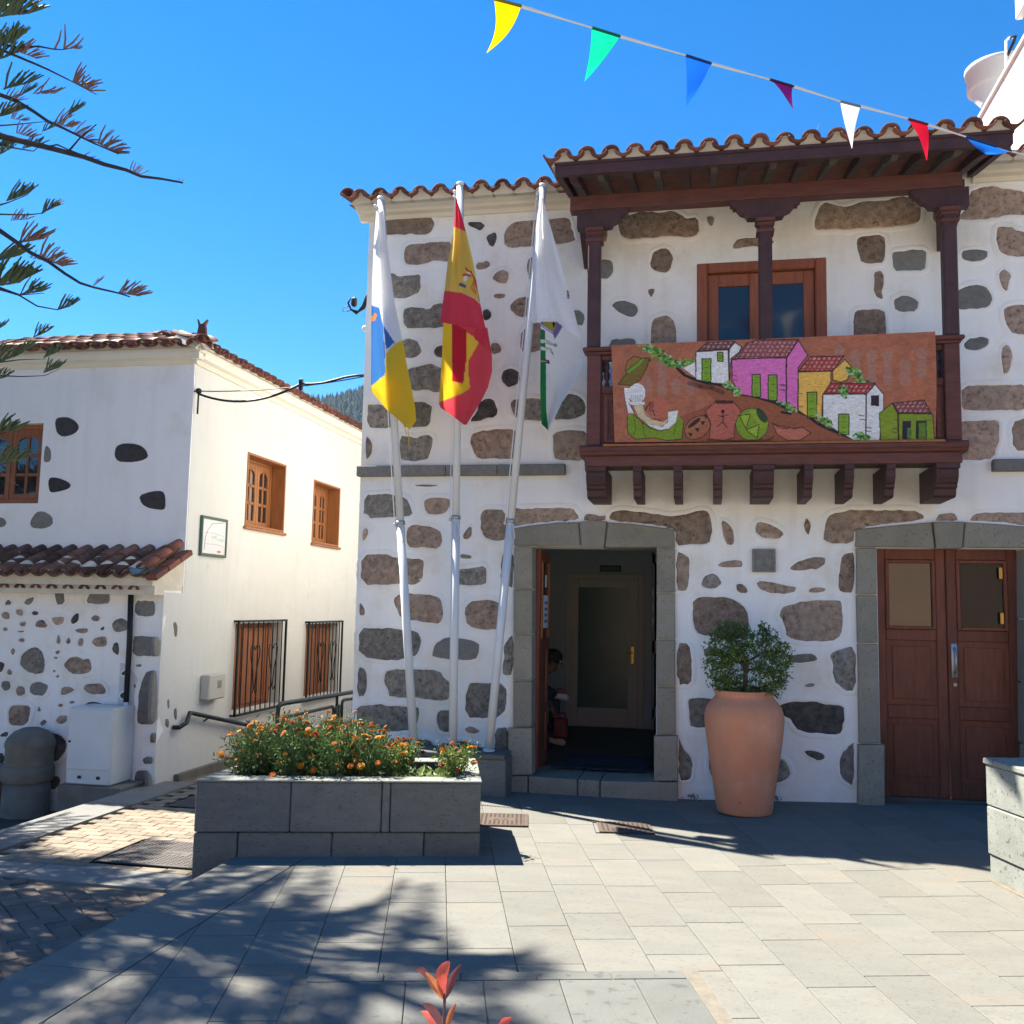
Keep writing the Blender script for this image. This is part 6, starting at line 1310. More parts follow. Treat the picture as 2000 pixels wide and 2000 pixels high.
def flower_mesh(mt, r, n=16, fl=.6):
    b = MB()
    for ring, (rr, zz, cnt) in enumerate(((1., 0, n), (.8, .25, n-3), (.55, .45, n-6), (.28, .55, 6))):
        for k in range(cnt):
            a = 2*math.pi*(k+.5*ring)/cnt; d = Vector((math.cos(a), math.sin(a), 0)); s = Vector((-d.y, d.x, 0)); w_ = r*rr*math.pi/cnt*1.2
            c = d*(r*rr*.25)+Vector((0, 0, r*zz*fl)); e = d*(r*rr)+Vector((0, 0, r*(zz+.12*math.sin(k*2.3))*fl)); b.add([c-s*w_*.3, e-s*w_, e+d*r*.08+Vector((0, 0, .1*r)), e+s*w_, c+s*w_*.3], [(0, 1, 2, 3, 4)])
    b.ball((0, 0, -.1*r), r*.4, 6, 4); return b.mesh('flower', mt)
FM = {k: flower_mesh(k, r) for k, r in (('petal_orange', .021), ('petal_yellow', .024), ('petal_rust', .019))}
GM = [marigold_mesh(.36, .15, 84, 'leaf', 1), marigold_mesh(.30, .15, 84, 'leaf', 2), marigold_mesh(.24, .13, 64, 'leaf_lime', 3)]
random.seed(11)
spots = [(-1.66, .30, 1, 1.), (-1.50, .52, 0, 1.05), (-1.36, .27, 1, 1.1), (-1.28, .66, 0, 1.0), (-1.18, .42, 0, 1.05), (-1.05, .24, 1, 1.05), (-.98, .62, 0, 1.0), (-.90, .38, 0, .92), (-.80, .62, 1, 1.), (-.76, .25, 1, .9), (-.64, .44, 2, 1.0), (-1.62, .62, 1, 1.0), (-1.42, .8, 1, 1.), (-1.08, .8, 1, 1.0), (-.55, .68, 2, .9), (-.17, .25, 2, 1.22), (-.22, .42, 1, .8)]
desc = ['bushy marigold at the left end of the stone planter', 'tall marigold second row from the left end of the planter', 'marigold at the front of the planter near its left end', 'tall marigold at the back of the planter left of its middle', 'tallest marigold in the thick left clump of the planter', 'marigold leaning over the front edge left of the planter middle', 'marigold at the back of the planter beside the railing', 'tall marigold at the right side of the thick clump', 'marigold at the back right of the thick clump', 'low marigold at the front right of the thick clump', 'yellowish marigold at the right end of the thick clump', 'marigold behind the left end of the planter front', 'marigold on the back rim left of the middle', 'marigold on the back rim at the middle of the planter', 'pale marigold at the back beside the low green leaves', 'lone marigold at the right end of the stone planter', 'small marigold just behind the lone one at the right end']
for (s, t, v, k), ds in zip(spots, desc):
    p = unst(s, t); p.z = ZT-.07; th = thing('marigold', p, ds, 'flower plant', 'marigolds in the stone planter'); M = th.matrix_basis @ Matrix.Rotation(random.uniform(0, 6.28), 4, 'Z') @ Matrix.Scale(k*(1.3 if s < -.3 else 1.1), 4)
    k_ = k
    link('foliage', GM[v][0], th, M)
    for q in GM[v][1]:
        mt = random.choices(('petal_orange', 'petal_yellow', 'petal_rust'), (6, 3, 3))[0]; w_ = M @ q
        link('flower', FM[mt], th, Matrix.Translation(w_+Vector((0, 0, .004))) @ Matrix.Rotation(random.uniform(-.7, .7), 4, 'X') @ Matrix.Rotation(random.uniform(-.7, .7), 4, 'Y') @ Matrix.Scale(random.choice((.55, .7, .8, .9, 1.1)), 4))
    if k >= .9:
        for _ in range(3):
            w_ = p+Vector((random.uniform(-.14, .14), random.uniform(-.16, .05), random.uniform(.06, .2)*k)); link('flower', FM[random.choice(('petal_orange', 'petal_rust', 'petal_yellow'))], th, Matrix.Translation(w_) @ Matrix.Rotation(random.uniform(.4, 1.2), 4, 'X') @ Matrix.Scale(random.uniform(.8, 1.2), 4))
def rosette(seed):
    random.seed(seed); b = MB()
    for k in range(26):
        a = k*2.4; r = .03+.10*random.random(); d = Vector((math.cos(a), math.sin(a), random.uniform(.3, 1.3))); leaflet(b, Vector((r*math.cos(a)*.5, r*math.sin(a)*.5, .01+.03*random.random())), d, Vector((0, 0, 1)), random.uniform(.06, .11), random.uniform(.03, .05))
    return b.mesh('leaves', 'leaf_lime')
RM = [rosette(4), rosette(5)]; random.seed(12); lbs = ['low pale green seedling at the right foot of the thick marigold clump', 'low pale green seedling in the middle of the gap between the marigolds', 'front low seedling against the coping beside the marigold clump', 'low pale seedling in the gap left of the lone marigold', 'front low seedling against the coping nearest the lone marigold', 'low seedling behind the others beside the thick marigold clump', 'low seedling at the back of the gap behind the front ones']
for i, (s, t) in enumerate(((-.56, .27), (-.45, .36), (-.42, .22), (-.33, .32), (-.30, .22), (-.50, .50), (-.34, .5))):
    p = unst(s, t); p.z = ZT-.075; th = thing('leafy_seedling', p, lbs[i], 'plant', 'low green plants in the planter')
    link('leaves', RM[i % 2], th, th.matrix_basis @ Matrix.Rotation(i*1.3, 4, 'Z') @ Matrix.Scale(1-.07*i if i < 5 else .9, 4))

# ---------------------------------------------------------------- planter at the right edge
Q0 = PX(1917, 1478, 1.835); Q0 = Vector((1.83, 6.86, 0)); rp_ = thing('stone_planter', Q0+UA*.6-VA*1., 'pale sunlit stone planter wall cut off by the right edge of the picture', 'planter')
MQ = Matrix(((UA.x, VA.x, 0, Q0.x), (UA.y, VA.y, 0, Q0.y), (0, 0, 1, 0), (0, 0, 0, 1)))
def rb(s0, s1, t0, t1, za, zb, mt='basalt_pale', nm='stone_block'): b = MB(); b.box((s0, t0, za), (s1, t1, zb), MQ, bev=.008); b.build(nm, mt, rp_)
g0 = gz(1.83, 6.86)
for k in range(3):
    t1 = -k*.82-(.0 if k == 0 else .003); rb(0, .13, -(k+1)*.82+.003, t1, .475, .735); rb(0, .13, -(k+1)*.82+.003, t1, .165, .469)
for k in range(6): rb(.012, .13, -(k+1)*.42+.003, -k*.42, -.03, .159)
for k in range(2): rb(-.012, .17, -(k+1)*1.25+.003, -k*1.25+.012, .7355, .775, 'basalt_pale', 'coping_stone')
for k in range(3): rb(.13+k*.62, .13+(k+1)*.62-.005, -.13, 0, -.03, .735); rb(.171+k*.62, .171+(k+1)*.62-.005, -.17, .012, .7355, .775, 'basalt_pale', 'coping_stone')
b = MB(); b.box((.13, -2.45, .5), (1.99, -.13, .68), MQ); b.build('soil', 'soil', rp_)
b = MB()   # rust stained grout line at its foot
b.box((-.03, -2.46, -.0), (-.001, .0, .012), MQ); b.build('grout_line', 'joint', rp_)

# ---------------------------------------------------------------- terracotta pot with its shrub
PC = Vector((.362, 8.45, gz(.36, 8.45)+.002)); zs = lambda y: PY(1455, y, 8.45).z-PC.z
pot = thing('terracotta_pot', PC, 'tall terracotta pot standing against the wall between the two doors', 'pot')
pr = [(0, .03), (.19, .03), (.222, 0), (.229, .012), (.255, zs(1541)), (.275, zs(1505)), (.298, zs(1472)), (.320, zs(1435)), (.331, zs(1408)), (.330, zs(1395)), (.312, zs(1380)), (.275, zs(1369)), (.248, zs(1362)), (.238, zs(1358)), (.243, zs(1354)), (.256, zs(1350.5)), (.256, zs(1348)), (.232, zs(1347)), (.222, zs(1352)), (.230, zs(1370)), (.0, zs(1372))]
b = MB(); b.lathe(pr, PC, 48); b.build('body', 'terracotta', pot, True)
b = MB(); b.lathe([(0, zs(1362)), (.14, zs(1361)), (.221, zs(1363))], PC, 24); b.build('soil', 'soil', pot)
b = MB(); q = PY(1445, 1568, 8.45-.233); b.ball(q, .009, 8, 6); b.build('drain_hole', 'black', pot)
sh = thing('potted_shrub', PC+Vector((0, 0, zs(1362))), 'small leaved green shrub growing out of the terracotta pot', 'shrub')
def SP(x, y, dd=0): return PY(1380+x*.10352, 1200+y*.10352, 8.45+dd)
b = MB(); limbs = [[(730, 1480), (730, 1250), (735, 1080), (710, 950), (740, 850)], [(735, 1120), (800, 1050), (930, 1020), (1030, 1080)], [(720, 960), (600, 900), (440, 850), (300, 800)], [(740, 900), (900, 820), (1100, 700), (1150, 500), (1100, 250)], [(760, 860), (600, 650), (480, 350)], [(1100, 720), (1350, 700), (1560, 780)], [(1030, 1080), (1250, 1150), (1400, 1050)], [(460, 860), (250, 1000), (60, 1080)], [(730, 1300), (520, 1280), (300, 1240), (150, 1260)], [(740, 1350), (950, 1380), (1200, 1420), (1350, 1590)]]
dds = [0, .03, -.05, .05, .08, -.02, -.08, -.04, -.1, -.12]
pts_l = []
for l, dd in zip(limbs, dds):
    pts = [SP(*q, dd*(i/len(l))) for i, q in enumerate(l)]; r0 = .026 if l is limbs[0] else .013; b.tube(pts, [r0*(1-.6*i/len(l)) for i in range(len(l))], 6); pts_l.append(pts)
b.build('stem', 'bark', sh, True)
random.seed(21); fb = MB()
clumps = [(480, 480, 380, 330), (300, 700, 300, 300), (700, 560, 260, 300), (200, 1000, 260, 250), (450, 1000, 330, 300), (350, 1250, 320, 190), (1085, 400, 120, 260), (1200, 420, 90, 120), (480, 330, 160, 150), (1180, 650, 260, 250), (1400, 750, 230, 200), (1250, 950, 330, 260), (1100, 1250, 330, 260), (950, 1400, 320, 120), (1300, 1400, 170, 130), (1350, 1130, 200, 200), (560, 820, 200, 130), (920, 1000, 150, 120), (700, 1400, 300, 90), (250, 1330, 250, 60)]
for cx, cy, rx, ry in clumps:
    for k in range(int(rx*ry/760)):
        a = random.random()*6.283; r = math.sqrt(random.random()); x, y = cx+rx*r*math.cos(a)*1.05, cy+ry*r*math.sin(a)*1.05
        dep = random.uniform(-1, 1)*min(.26, rx*.10352/1860*8.4*1.4); dep = max(-.26, min(.24, dep+.0*r))
        if 660 < x < 790 and 900 < y < 1450 and dep < .05: dep = abs(dep)+.05
        if abs(x-730) < 260 and 1080 < y < 1400 and x > 790 and random.random() < .7: continue
        c = SP(x, y, dep); tw = rdir(.4)
        for j in range(random.randint(5, 8)):
            d = (tw+rdir()*.8).normalized(); leaflet(fb, c+tw*(.012*j-.03), d, rdir(.6), random.uniform(.018, .030), random.uniform(.012, .018), 1 if random.random() < .38 and y > 500 else 0)
for x, y, x2, y2 in ((1055, 300, 1050, 160), (1160, 300, 1165, 190), (1350, 520, 1360, 410), (1500, 760, 1650, 700), (1450, 960, 1640, 1000), (1350, 1500, 1390, 1620), (970, 1480, 985, 1620), (800, 550, 830, 450), (965, 640, 965, 530), (480, 300, 490, 190), (110, 400, 90, 340), (1480, 1280, 1500, 1310), (1440, 1380, 1480, 1410), (1540, 640, 1530, 580)):
    for k in range(9):
        t = k/8; c = SP(x+(x2-x)*t, y+(y2-y)*t, random.uniform(-.02, .02)); leaflet(fb, c, rdir(.5), rdir(.5), .024, .014)
fb.build('foliage', ['leaf_shrub', 'leaf_shrub_lime'], sh)
# weeds at the foot of the wall
wm = MB(); random.seed(3)
for k in range(22): a = random.random()*6.28; leaflet(wm, Vector((random.gauss(0, .03), random.gauss(0, .01), .01+.03*random.random())), Vector((math.cos(a), math.sin(a)*.6, random.uniform(.2, 1))), rdir(1), random.uniform(.025, .045), .012)
wm_ = wm.mesh('leaves', 'leaf_shrub')
for (x, y), lb in (((1350, 1559), 'small green weed in the crack right of the open doorway'), ((1512, 1562), 'small green weed at the foot of the wall right of the pot')):
    q = PZ(x, y, 0); q = Vector((q.x, 8.88, gz(q.x, 8.88))); q.x = PY(x, y, 8.88).x; th = thing('weed', q, lb, 'weed'); link('leaves', wm_, th, th.matrix_basis.copy())

# ---------------------------------------------------------------- red leaved young plants near the camera
def blade(b, pts, w_, mi=0):
    pts = [Vector(p) for p in pts]; n = len(pts); vs = []; fs = []; view = Vector((0, -1, .4)).normalized()
    for i, p in enumerate(pts):
        t = (pts[min(i+1, n-1)]-pts[max(0, i-1)]).normalized(); s = t.cross(view).normalized(); q = i/(n-1); ww = w_*(math.sin(math.pi*min(1, q*.93+.05))**.8)*.5
        nn = s.cross(t); vs += [p-s*ww-nn*ww*.35, p, p+s*ww-nn*ww*.35]
    for i in range(n-1):
        a = i*3; fs += [(a, a+1, a+4, a+3), (a+1, a+2, a+5, a+4)]
    b.add(vs, fs, mi)
def smooth(p, n=9):
    p = np.array(p, float); t = np.linspace(0, 1, len(p)); T = np.linspace(0, 1, n); return [tuple(np.interp(T, t, p[:, k])[i] for k in range(p.shape[1])) for i in range(n)]
cz = lambda x, y: (760+x*.15528, 1840+y*.15528)
YC = 2.25
def cor(pts, w_, mt, par, dd=0): b = MB(); blade(b, [PY(*cz(x, y), YC+dd*(i/7)) for i, (x, y) in enumerate(smooth(pts))], w_*.15528/1860*YC*1.03); b.build('leaf', mt, par, True)
base = PY(*cz(700, 1030), YC); base.z = .0
cp = thing('red_leaf_plant', base, 'young plant with upright red and orange leaves in the foreground', 'plant')
b = MB(); b.tube([base, PY(*cz(692, 1000), YC), PY(*cz(695, 760), YC), PY(*cz(690, 640), YC)], [.006, .004, .0032, .002], 6); b.build('stem', 'stem', cp, True)
cor([(690, 700), (650, 560), (650, 400), (700, 320), (760, 245)], 150, 'red_leaf', cp, -.03); cor([(700, 720), (760, 560), (800, 430), (905, 280)], 100, 'purple_leaf', cp, .02); cor([(680, 720), (610, 600), (540, 500), (460, 380)], 110, 'orange_leaf', cp, -.02); cor([(560, 520), (450, 400), (400, 345), (325, 335)], 75, 'purple_leaf', cp, -.03)
cor([(660, 1100), (600, 950), (530, 840), (425, 775)], 110, 'purple_leaf', cp, -.03); cor([(640, 1120), (540, 1000), (480, 910), (395, 870)], 90, 'red_leaf', cp, .03); cor([(710, 1150), (745, 1000), (780, 880), (840, 770)], 75, 'orange_leaf', cp, .02); cor([(715, 760), (690, 690), (640, 600), (610, 540)], 40, 'red_leaf', cp)
base2 = PY(*cz(1380, 1400), YC); base2.z = 0
cp2 = thing('red_leaf_plant', base2, 'tip of a second red leaved plant at the bottom edge of the picture', 'plant')
b = MB(); b.tube([base2, PY(*cz(1385, 1250), YC)], [.005, .003], 6); b.build('stem', 'stem', cp2, True)
cor([(1385, 1250), (1400, 1090), (1450, 1000), (1550, 950)], 100, 'red_leaf', cp2); cor([(1385, 1250), (1300, 1150), (1250, 1080)], 80, 'purple_leaf', cp2, .02); cor([(1385, 1250), (1440, 1180), (1520, 1140)], 80, 'orange_leaf', cp2, -.02)

# ---------------------------------------------------------------- Norfolk pine at the left edge
TX, TY = -7.85, 6.7
pine = thing('pine_tree', (TX, TY, -.4), 'tall dark pine with drooping tiered branches at the left edge', 'tree')
b = MB(); b.tube([(TX, TY, -.5), (TX+.02, TY, 3), (TX, TY+.03, 7), (TX, TY, 10.8)], [.26, .2, .13, .03], 14); b.build('trunk', 'pine_bark', pine, True)
NEED = [MB(), MB()]
def tuft(p, d, up, size, kind=0, n=13, spread=1.):
    """a fan of needle-covered twigs along a short stem"""
    d = d.normalized(); side = d.cross(up).normalized()
    n = int(n*1.35) if size < .45 else n
    for k in range(n):
        t = k/(n-1); o = p+d*size*(t*.75); dr2 = (up*(.9-.25*t)+d*(.35+.55*t)+side*random.gauss(0, .38)*spread).normalized(); L = size*(.62-.25*t)*random.uniform(.75, 1.15); r = size*.030
        m = o+dr2*L*.55+d*L*.06; e = o+dr2*L+d*L*.22
        NEED[kind].tube([o, m, e], [r*.8, r, r*.6], 4)
        if size > .3:
            for q in (.45, .7):
                c = o+dr2*L*q; NEED[kind].tube([c, c+(dr2+side*random.choice((-1, 1))*.5+d*.3).normalized()*L*.35], [r*.8, r*.3], 4, cap=False)
    return p+d*size*.8
random.seed(31)
def TP(x, y, Y): return PY(x*.3623, y*.3623, Y)
def branch(pts, r0, Y, Y1=None):
    Y1 = Y if Y1 is None else Y1; n = len(pts); b = MB(); P = [TP(*q, Y+(Y1-Y)*i/(n-1)) for i, q in enumerate(pts)]
    c = Vector((TX, TY, P[0].z+(.5 if P[0].x-TX > .6 else .25))); P = [c, c+(P[0]-c)*.5+Vector((0, 0, .05))]+P
    b.tube(P, [r0*1.5, r0*1.25]+[r0*(1-.75*i/(n-1)) for i in range(n)], 7); b.build('branch', 'pine_bark', pine, True); return P
def tf(x0, y0, x1, y1, Y, kind, size=None, n=13):
    a, c = TP(x0, y0, Y), TP(x1, y1, Y); d = c-a; tuft(a, d+Vector((0, random.uniform(-.02, .02), 0)), UPV, size or d.length*1.15, kind, n)
UPV = Vector((.12, .05, 1)).normalized()
branch([(-60, 225), (90, 255), (210, 250), (290, 265), (340, 268), (440, 245)], .010, 6.2)
for x0, y0, x1, y1 in ((295, 262, 330, 160), (345, 268, 349, 130), (345, 262, 430, 183), (380, 260, 450, 203), (400, 258, 445, 250)): b = MB(); p, q = TP(x0, y0, 6.2), TP(x1, y1, 6.15); b.tube([p, p+(q-p)*.5+Vector((.01, 0, -.01)), q], [.008, .008, .004], 5); b.build('twig', 'needle_brown', pine)
branch([(-60, 240), (60, 290), (180, 340), (260, 375), (350, 420), (400, 445), (520, 510)], .012, 6.2)
branch([(-60, 490), (0, 510), (90, 545), (180, 600), (260, 655), (340, 690), (430, 735), (500, 770), (640, 830)], .018, 6.0)
branch([(-60, 710), (30, 740), (160, 770), (300, 805), (450, 845), (560, 885), (680, 915), (760, 950), (880, 965), (985, 985)], .026, 5.8)
branch([(-60, 1200), (0, 1245), (80, 1300), (160, 1360), (260, 1410), (350, 1475), (430, 1525), (510, 1550), (640, 1580), (700, 1600)], .019, 5.9)
branch([(-60, 1120), (0, 1105), (50, 1090), (150, 1050)], .009, 6.1); branch([(-60, 1155), (0, 1155), (150, 1158), (230, 1150), (300, 1100)], .008, 6.1); branch([(-60, 1545), (0, 1560), (100, 1590), (200, 1650), (310, 1670), (380, 1650)], .010, 6.)
branch([(-60, 1530), (0, 1550), (110, 1590), (240, 1580)], .009, 6.); branch([(-50, 680), (70, 672), (250, 655)], .008, 6.); branch([(-60, 760), (60, 795), (180, 815), (230, 775)], .008, 5.9); branch([(370, 815), (430, 745), (520, 670)], .008, 5.8) if False else None
b = MB(); b.tube([TP(370, 815, 5.8), TP(430, 745, 5.8), TP(520, 670, 5.8)], [.008, .006, .004], 5); b.build('twig', 'pine_bark', pine)
b = MB(); b.tube([TP(255, 790, 5.8), TP(310, 780, 5.75), TP(365, 805, 5.7), TP(480, 850, 5.7)], [.006, .006, .005, .003], 5); b.build('twig', 'pine_bark', pine)
for x0, y0, x1, y1, Y, k, n in ((395, 440, 510, 505, 6.2, 1, 12), (530, 775, 645, 828, 6., 1, 14), (290, 670, 400, 690, 6., 1, 9), (400, 715, 490, 765, 6., 1, 9), (100, 280, 210, 320, 6.2, 1, 9), (215, 1385, 350, 1440, 5.9, 1, 14), (100, 1310, 250, 1280, 5.95, 1, 13), (640, 1580, 770, 1600, 5.9, 1, 13), (500, 1545, 545, 1500, 5.9, 1, 7), (60, 1190, 150, 1180, 6.1, 1, 8), (700, 930, 780, 945, 5.8, 1, 6), (955, 985, 990, 970, 5.8, 1, 4), (30, 530, 110, 540, 6., 1, 9), (90, 720, 180, 740, 5.9, 1, 9), (180, 505, 300, 500, 6., 1, 6), (60, 640, 130, 650, 6, 1, 7), (320, 650, 380, 630, 6, 1, 5), (440, 850, 510, 870, 5.8, 1, 4), (160, 1390, 230, 1400, 5.9, 1, 6)): tf(x0, y0, x1, y1, Y, k, n=n)
for x0, y0, x1, y1, Y, n in ((-30, 90, 180, 60, 6.3, 15), (-40, 30, 150, -20, 6.3, 14), (-40, 260, 120, 200, 6.2, 16), (-30, 330, 110, 270, 6.2, 14), (20, 480, 170, 440, 6.1, 13), (100, 520, 180, 470, 6.1, 11), (-40, 640, 100, 600, 6., 15), (-40, 800, 50, 770, 5.9, 14), (-30, 850, 60, 800, 5.9, 12), (360, 625, 450, 580, 6., 13), (35, 1085, 170, 1040, 6.1, 14), (225, 1148, 315, 1100, 6.1, 13), (-30, 1410, 130, 1370, 5.95, 15), (-30, 1530, 160, 1490, 6., 16), (-20, 1545, 130, 1520, 6., 13), (110, 1588, 240, 1570, 6., 13), (310, 1670, 410, 1640, 6., 14), (230, 710, 310, 680, 6., 9), (120, 800, 225, 780, 5.9, 11), (-30, 1790, 30, 1740, 6., 10), (180, 1820, 270, 1780, 5.9, 12), (-30, 1960, 100, 1920, 5.8, 14), (90, 1900, 185, 1870, 5.8, 13), (235, 1930, 330, 1890, 5.8, 13), (-30, 2050, 60, 2030, 5.7, 12), (235, 2010, 340, 1980, 5.7, 12), (-40, 2330, 110, 2320, 5.3, 12), (-30, 2500, 130, 2480, 5.2, 12)): tf(x0, y0, x1, y1, Y, 0, n=n)
branch([(-60, 2010), (0, 2025), (120, 2030), (240, 2025), (320, 1990)], .006, 5.7); branch([(-60, 1960), (100, 1940), (250, 1935)], .006, 5.8); branch([(-60, 1880), (100, 1830), (190, 1825)], .006, 5.9); branch([(-60, 2350), (40, 2330)], .006, 5.3); branch([(-60, 2520), (60, 2490)], .006, 5.2)
for x0, y0, x1, y1 in ((0, 2410, 110, 2440), (0, 2540, 100, 2620)): b = MB(); b.tube([TP(x0-40, y0-15, 5.2), TP(x0, y0, 5.2), TP(x1, y1, 5.2)], [.004, .003, .002], 5); b.build('twig', 'needle_brown', pine)
# the rest of the crown: whorls of branches round the trunk (they throw the dappled shade over the paving)
random.seed(77); bb = MB(); z = 3.1; wv = 0
while z < 10.2:
    R_ = 2.75*(1-(z-2.6)/9.2)**.75; nb_ = 6
    for k in range(nb_):
        a = 2*math.pi*(k/nb_)+wv*.7+random.uniform(-.2, .2)
        d = Vector((math.cos(a), math.sin(a), 0)); Lr = R_*random.uniform(.8, 1.12)
        tip = Vector((TX, TY, z))+d*Lr; cv = tip-Vector((0, 0, EYE)); fwd = cv.dot(_f); sx = cv.dot(RT)/max(fwd, .01); sy = cv.dot(UP)/max(fwd, .01)
        for _ in range(14):   # keep these clear of the view, where the branches are built one by one
            cv = Vector((TX, TY, z-.2))+d*(Lr+.25)-Vector((0, 0, EYE)); fw = cv.dot(_f)
            tp = Vector((TX, TY, z))+d*(Lr+.2)
            if (fw > 0 and cv.dot(RT)/fw > -.56 and abs(cv.dot(UP)/fw) < .58) or (tp.y > 8.5 and z < 5.3): Lr *= .88
        P = [Vector((TX, TY, z))+d*Lr*t+Vector((0, 0, .25*math.sin(t*2.2)-.42*t*t)) for t in (0, .25, .5, .75, 1)]
        bb.tube(P, [.035, .028, .02, .014, .008], 5)
        side = d.cross(Vector((0, 0, 1)))
        for j in range(11):
            t = .22+.78*j/10; q = Vector((TX, TY, z))+d*Lr*t+Vector((0, 0, .25*math.sin(t*2.2)-.42*t*t))
            for sg in (-1, 1):
                dirv = (d*.75+side*sg*(.85-.5*t)+Vector((0, 0, .05))).normalized(); ln = (.18+.55*(1-t))*Lr/2.2+.1
                e = q+dirv*ln; bb.tube([q, e], [.008, .004], 4, cap=False)
                tuft(q+dirv*ln*.35, dirv, UPV, max(.22, ln*.8), 0 if random.random() < .75 else 1, 9)
    z += random.uniform(.8, 1.05); wv += 1
bb.build('limb', 'pine_bark', pine, kind='stuff')
NEED[0].build('foliage', 'needle_green', pine, kind='stuff'); NEED[1].build('dry_foliage', 'needle_brown', pine, kind='stuff')

# ---------------------------------------------------------------- far hill with its pine wood
HY = 450.
def hz(x, y):
    r = 1-abs(y-HY)/210; return -1.6+max(0, r)*(109+7*nz(x*.012, 3)+4*nz(x*.04, 7)-.06*(x+160))*(1 if r > 0 else 0)
hl = sheet_grid('hill', -330, 150, 235, 675, 60, 36, hz, 'hill')
random.seed(9); fb = MB(); n = 0
while n < 7000:
    x = random.uniform(-225, -90); y = random.uniform(255, 455); q = Vector((x, y, hz(x, y)))
    if not (-.52 < x/y < -.28): continue
    h = random.uniform(1.6, 4.2); r = h*random.uniform(.2, .34); k = 5
    vs = [(q.x+r*math.cos(6.283*i/k), q.y+r*math.sin(6.283*i/k), q.z+.2) for i in range(k)]+[(q.x, q.y, q.z+h)]; fb.add(vs, [(i, (i+1) % k, k) for i in range(k)]); n += 1
fb.build('pine_wood', 'forest', None, kind='stuff')

# ---------------------------------------------------------------- white building and water tank behind on the right
wb = thing('white_building', (5, 12, 0), 'tall white building with stained walls rising behind the tiled roof at the right', 'building')
mat('tank_white', (.46, .47, .47), (.42, .43, .43), 3, .6)
mat('stained_white', (.58, .58, .57), (.52, .52, .50), 2, .9, .004, 12, stretch=(1, 1, .25), stain=((.35, .34, .30), 2.6, .54, .6))
b = MB(); b.box((3.32, 9.7, 5.5), (7, 16, 7.66)); b.build('wall', 'stained_white', wb)
b = MB(); b.box((3.29, 9.66, 7.662), (3.5, 16, 7.72), bev=.01); b.build('parapet', 'stained_white', wb)
b = MB(); b.box((3.33, 8.2, 5.9), (7, 10.25, 9.6)); b.build('upper_block', 'stained_white', wb)
b = MB(); b.box((3.26, 8.15, 7.95), (3.329, 10.3, 9.6), bev=.01); b.build('ledge', 'white_paint', wb)
tk = thing('roof_tank', (3.58, 12, 7.2), 'white round tank on a conical stem behind the roof at the right', 'tank')
tz = lambda y: PY(1925, y, 12).z
b = MB(); b.lathe([(.20, 6.6), (.185, tz(235)), (.19, tz(205)), (.30, tz(183)), (.31, tz(178)), (.345, tz(176)), (.345, tz(145)), (.365, tz(144)), (.37, tz(135)), (.35, tz(134)), (0, tz(133))], (3.575, 12, 0), 40); b.build('tank', 'tank_white', tk, True)
pm_ = thing('roof_pipe', (3.4, 11, 7.6), 'thin grey pipe with a bent black arm above the white building wall', 'pipe')
ya = 10.9; b = MB(); p = [PY(1964, 165, ya), PY(1965, 80, ya), PY(1971, 74, ya), PY(1978, 73, ya)]; b.tube(p, .014, 8); b.build('pole', 'pvc', pm_, True)
b = MB(); b.tube([PY(1972, 74, ya), PY(1984, 71, ya), PY(1980, 82, ya), PY(1968, 108, ya)], .017, 8); b.build('arm', 'black', pm_, True)

# ---------------------------------------------------------------- ochre house across the plaza (behind the viewer, seen in the door glass)
oh = thing('ochre_house', (2, -11, 0), 'ochre house across the plaza mirrored in the door glass', 'house')
wall_grid(-9, 14, -.5, 5.6, [(-6, -4.9, .9, 2.4), (-1, 0, 0, 2.3), (8.4, 9.6, .9, 2.4)], lambda u, v, d: (u, -10+d, v), .3, .8, .01).build('wall', 'ochre_wall', oh)
b = MB(); b.box((-9, -16, -.5), (-8.7, -10.3, 5.6)); b.box((13.7, -16, -.5), (14, -10.3, 5.6)); b.box((-9, -16.3, -.5), (14, -16, 5.6)); b.build('side_wall', 'ochre_wall', oh)
b = MB(); b.add([(-9.3, -9.7, 5.6), (14.3, -9.7, 5.6), (14.3, -13.2, 7), (-9.3, -13.2, 7), (14.3, -16.5, 5.6), (-9.3, -16.5, 5.6)], [(0, 1, 2, 3), (3, 2, 4, 5)]); b.build('roof', 'tile', oh)
for a, c, z0, z1 in ((-6, -4.9, .9, 2.4), (-1, 0, 0, 2.3), (8.4, 9.6, .9, 2.4)): b = MB(); b.box((a, -10.2, z0), (c, -10.16, z1)); b.build('shutter', 'wood_red', oh)

# ---------------------------------------------------------------- person sitting inside the doorway
hd = PY(1081, 1293, 10.7); fz = .165
ps = thing('person', (hd.x-.3, 10.7, fz), 'seated person in dark clothes with white shoe, half hidden inside the dark doorway', 'person')
def skin(name, vs, es, rad, mt, parent, root=0, sub=1):
    me = bpy.data.meshes.new(name); me.from_pydata([tuple(v) for v in vs], es, []); o = link(name, me, parent); me.materials.append(MATS[mt])
    m = o.modifiers.new('skin', 'SKIN'); m.use_smooth_shade = True
    for i, r in enumerate(rad): me.skin_vertices[0].data[i].radius = (r, r) if not isinstance(r, tuple) else r
    me.skin_vertices[0].data[root].use_root = True; s = o.modifiers.new('sub', 'SUBSURF'); s.levels = s.render_levels = sub; return o
hx, hy, hzz = hd.x, hd.y, hd.z
Pv = lambda x, y, z: Vector((hx+x, hy+y, z))
pel = Pv(-.42, 0, fz+.50); ch = Pv(-.26, 0, fz+.76); nk = Pv(-.13, 0, hzz-.12); sR = Pv(-.2, -.17, hzz-.2); sL = Pv(-.2, .17, hzz-.2)
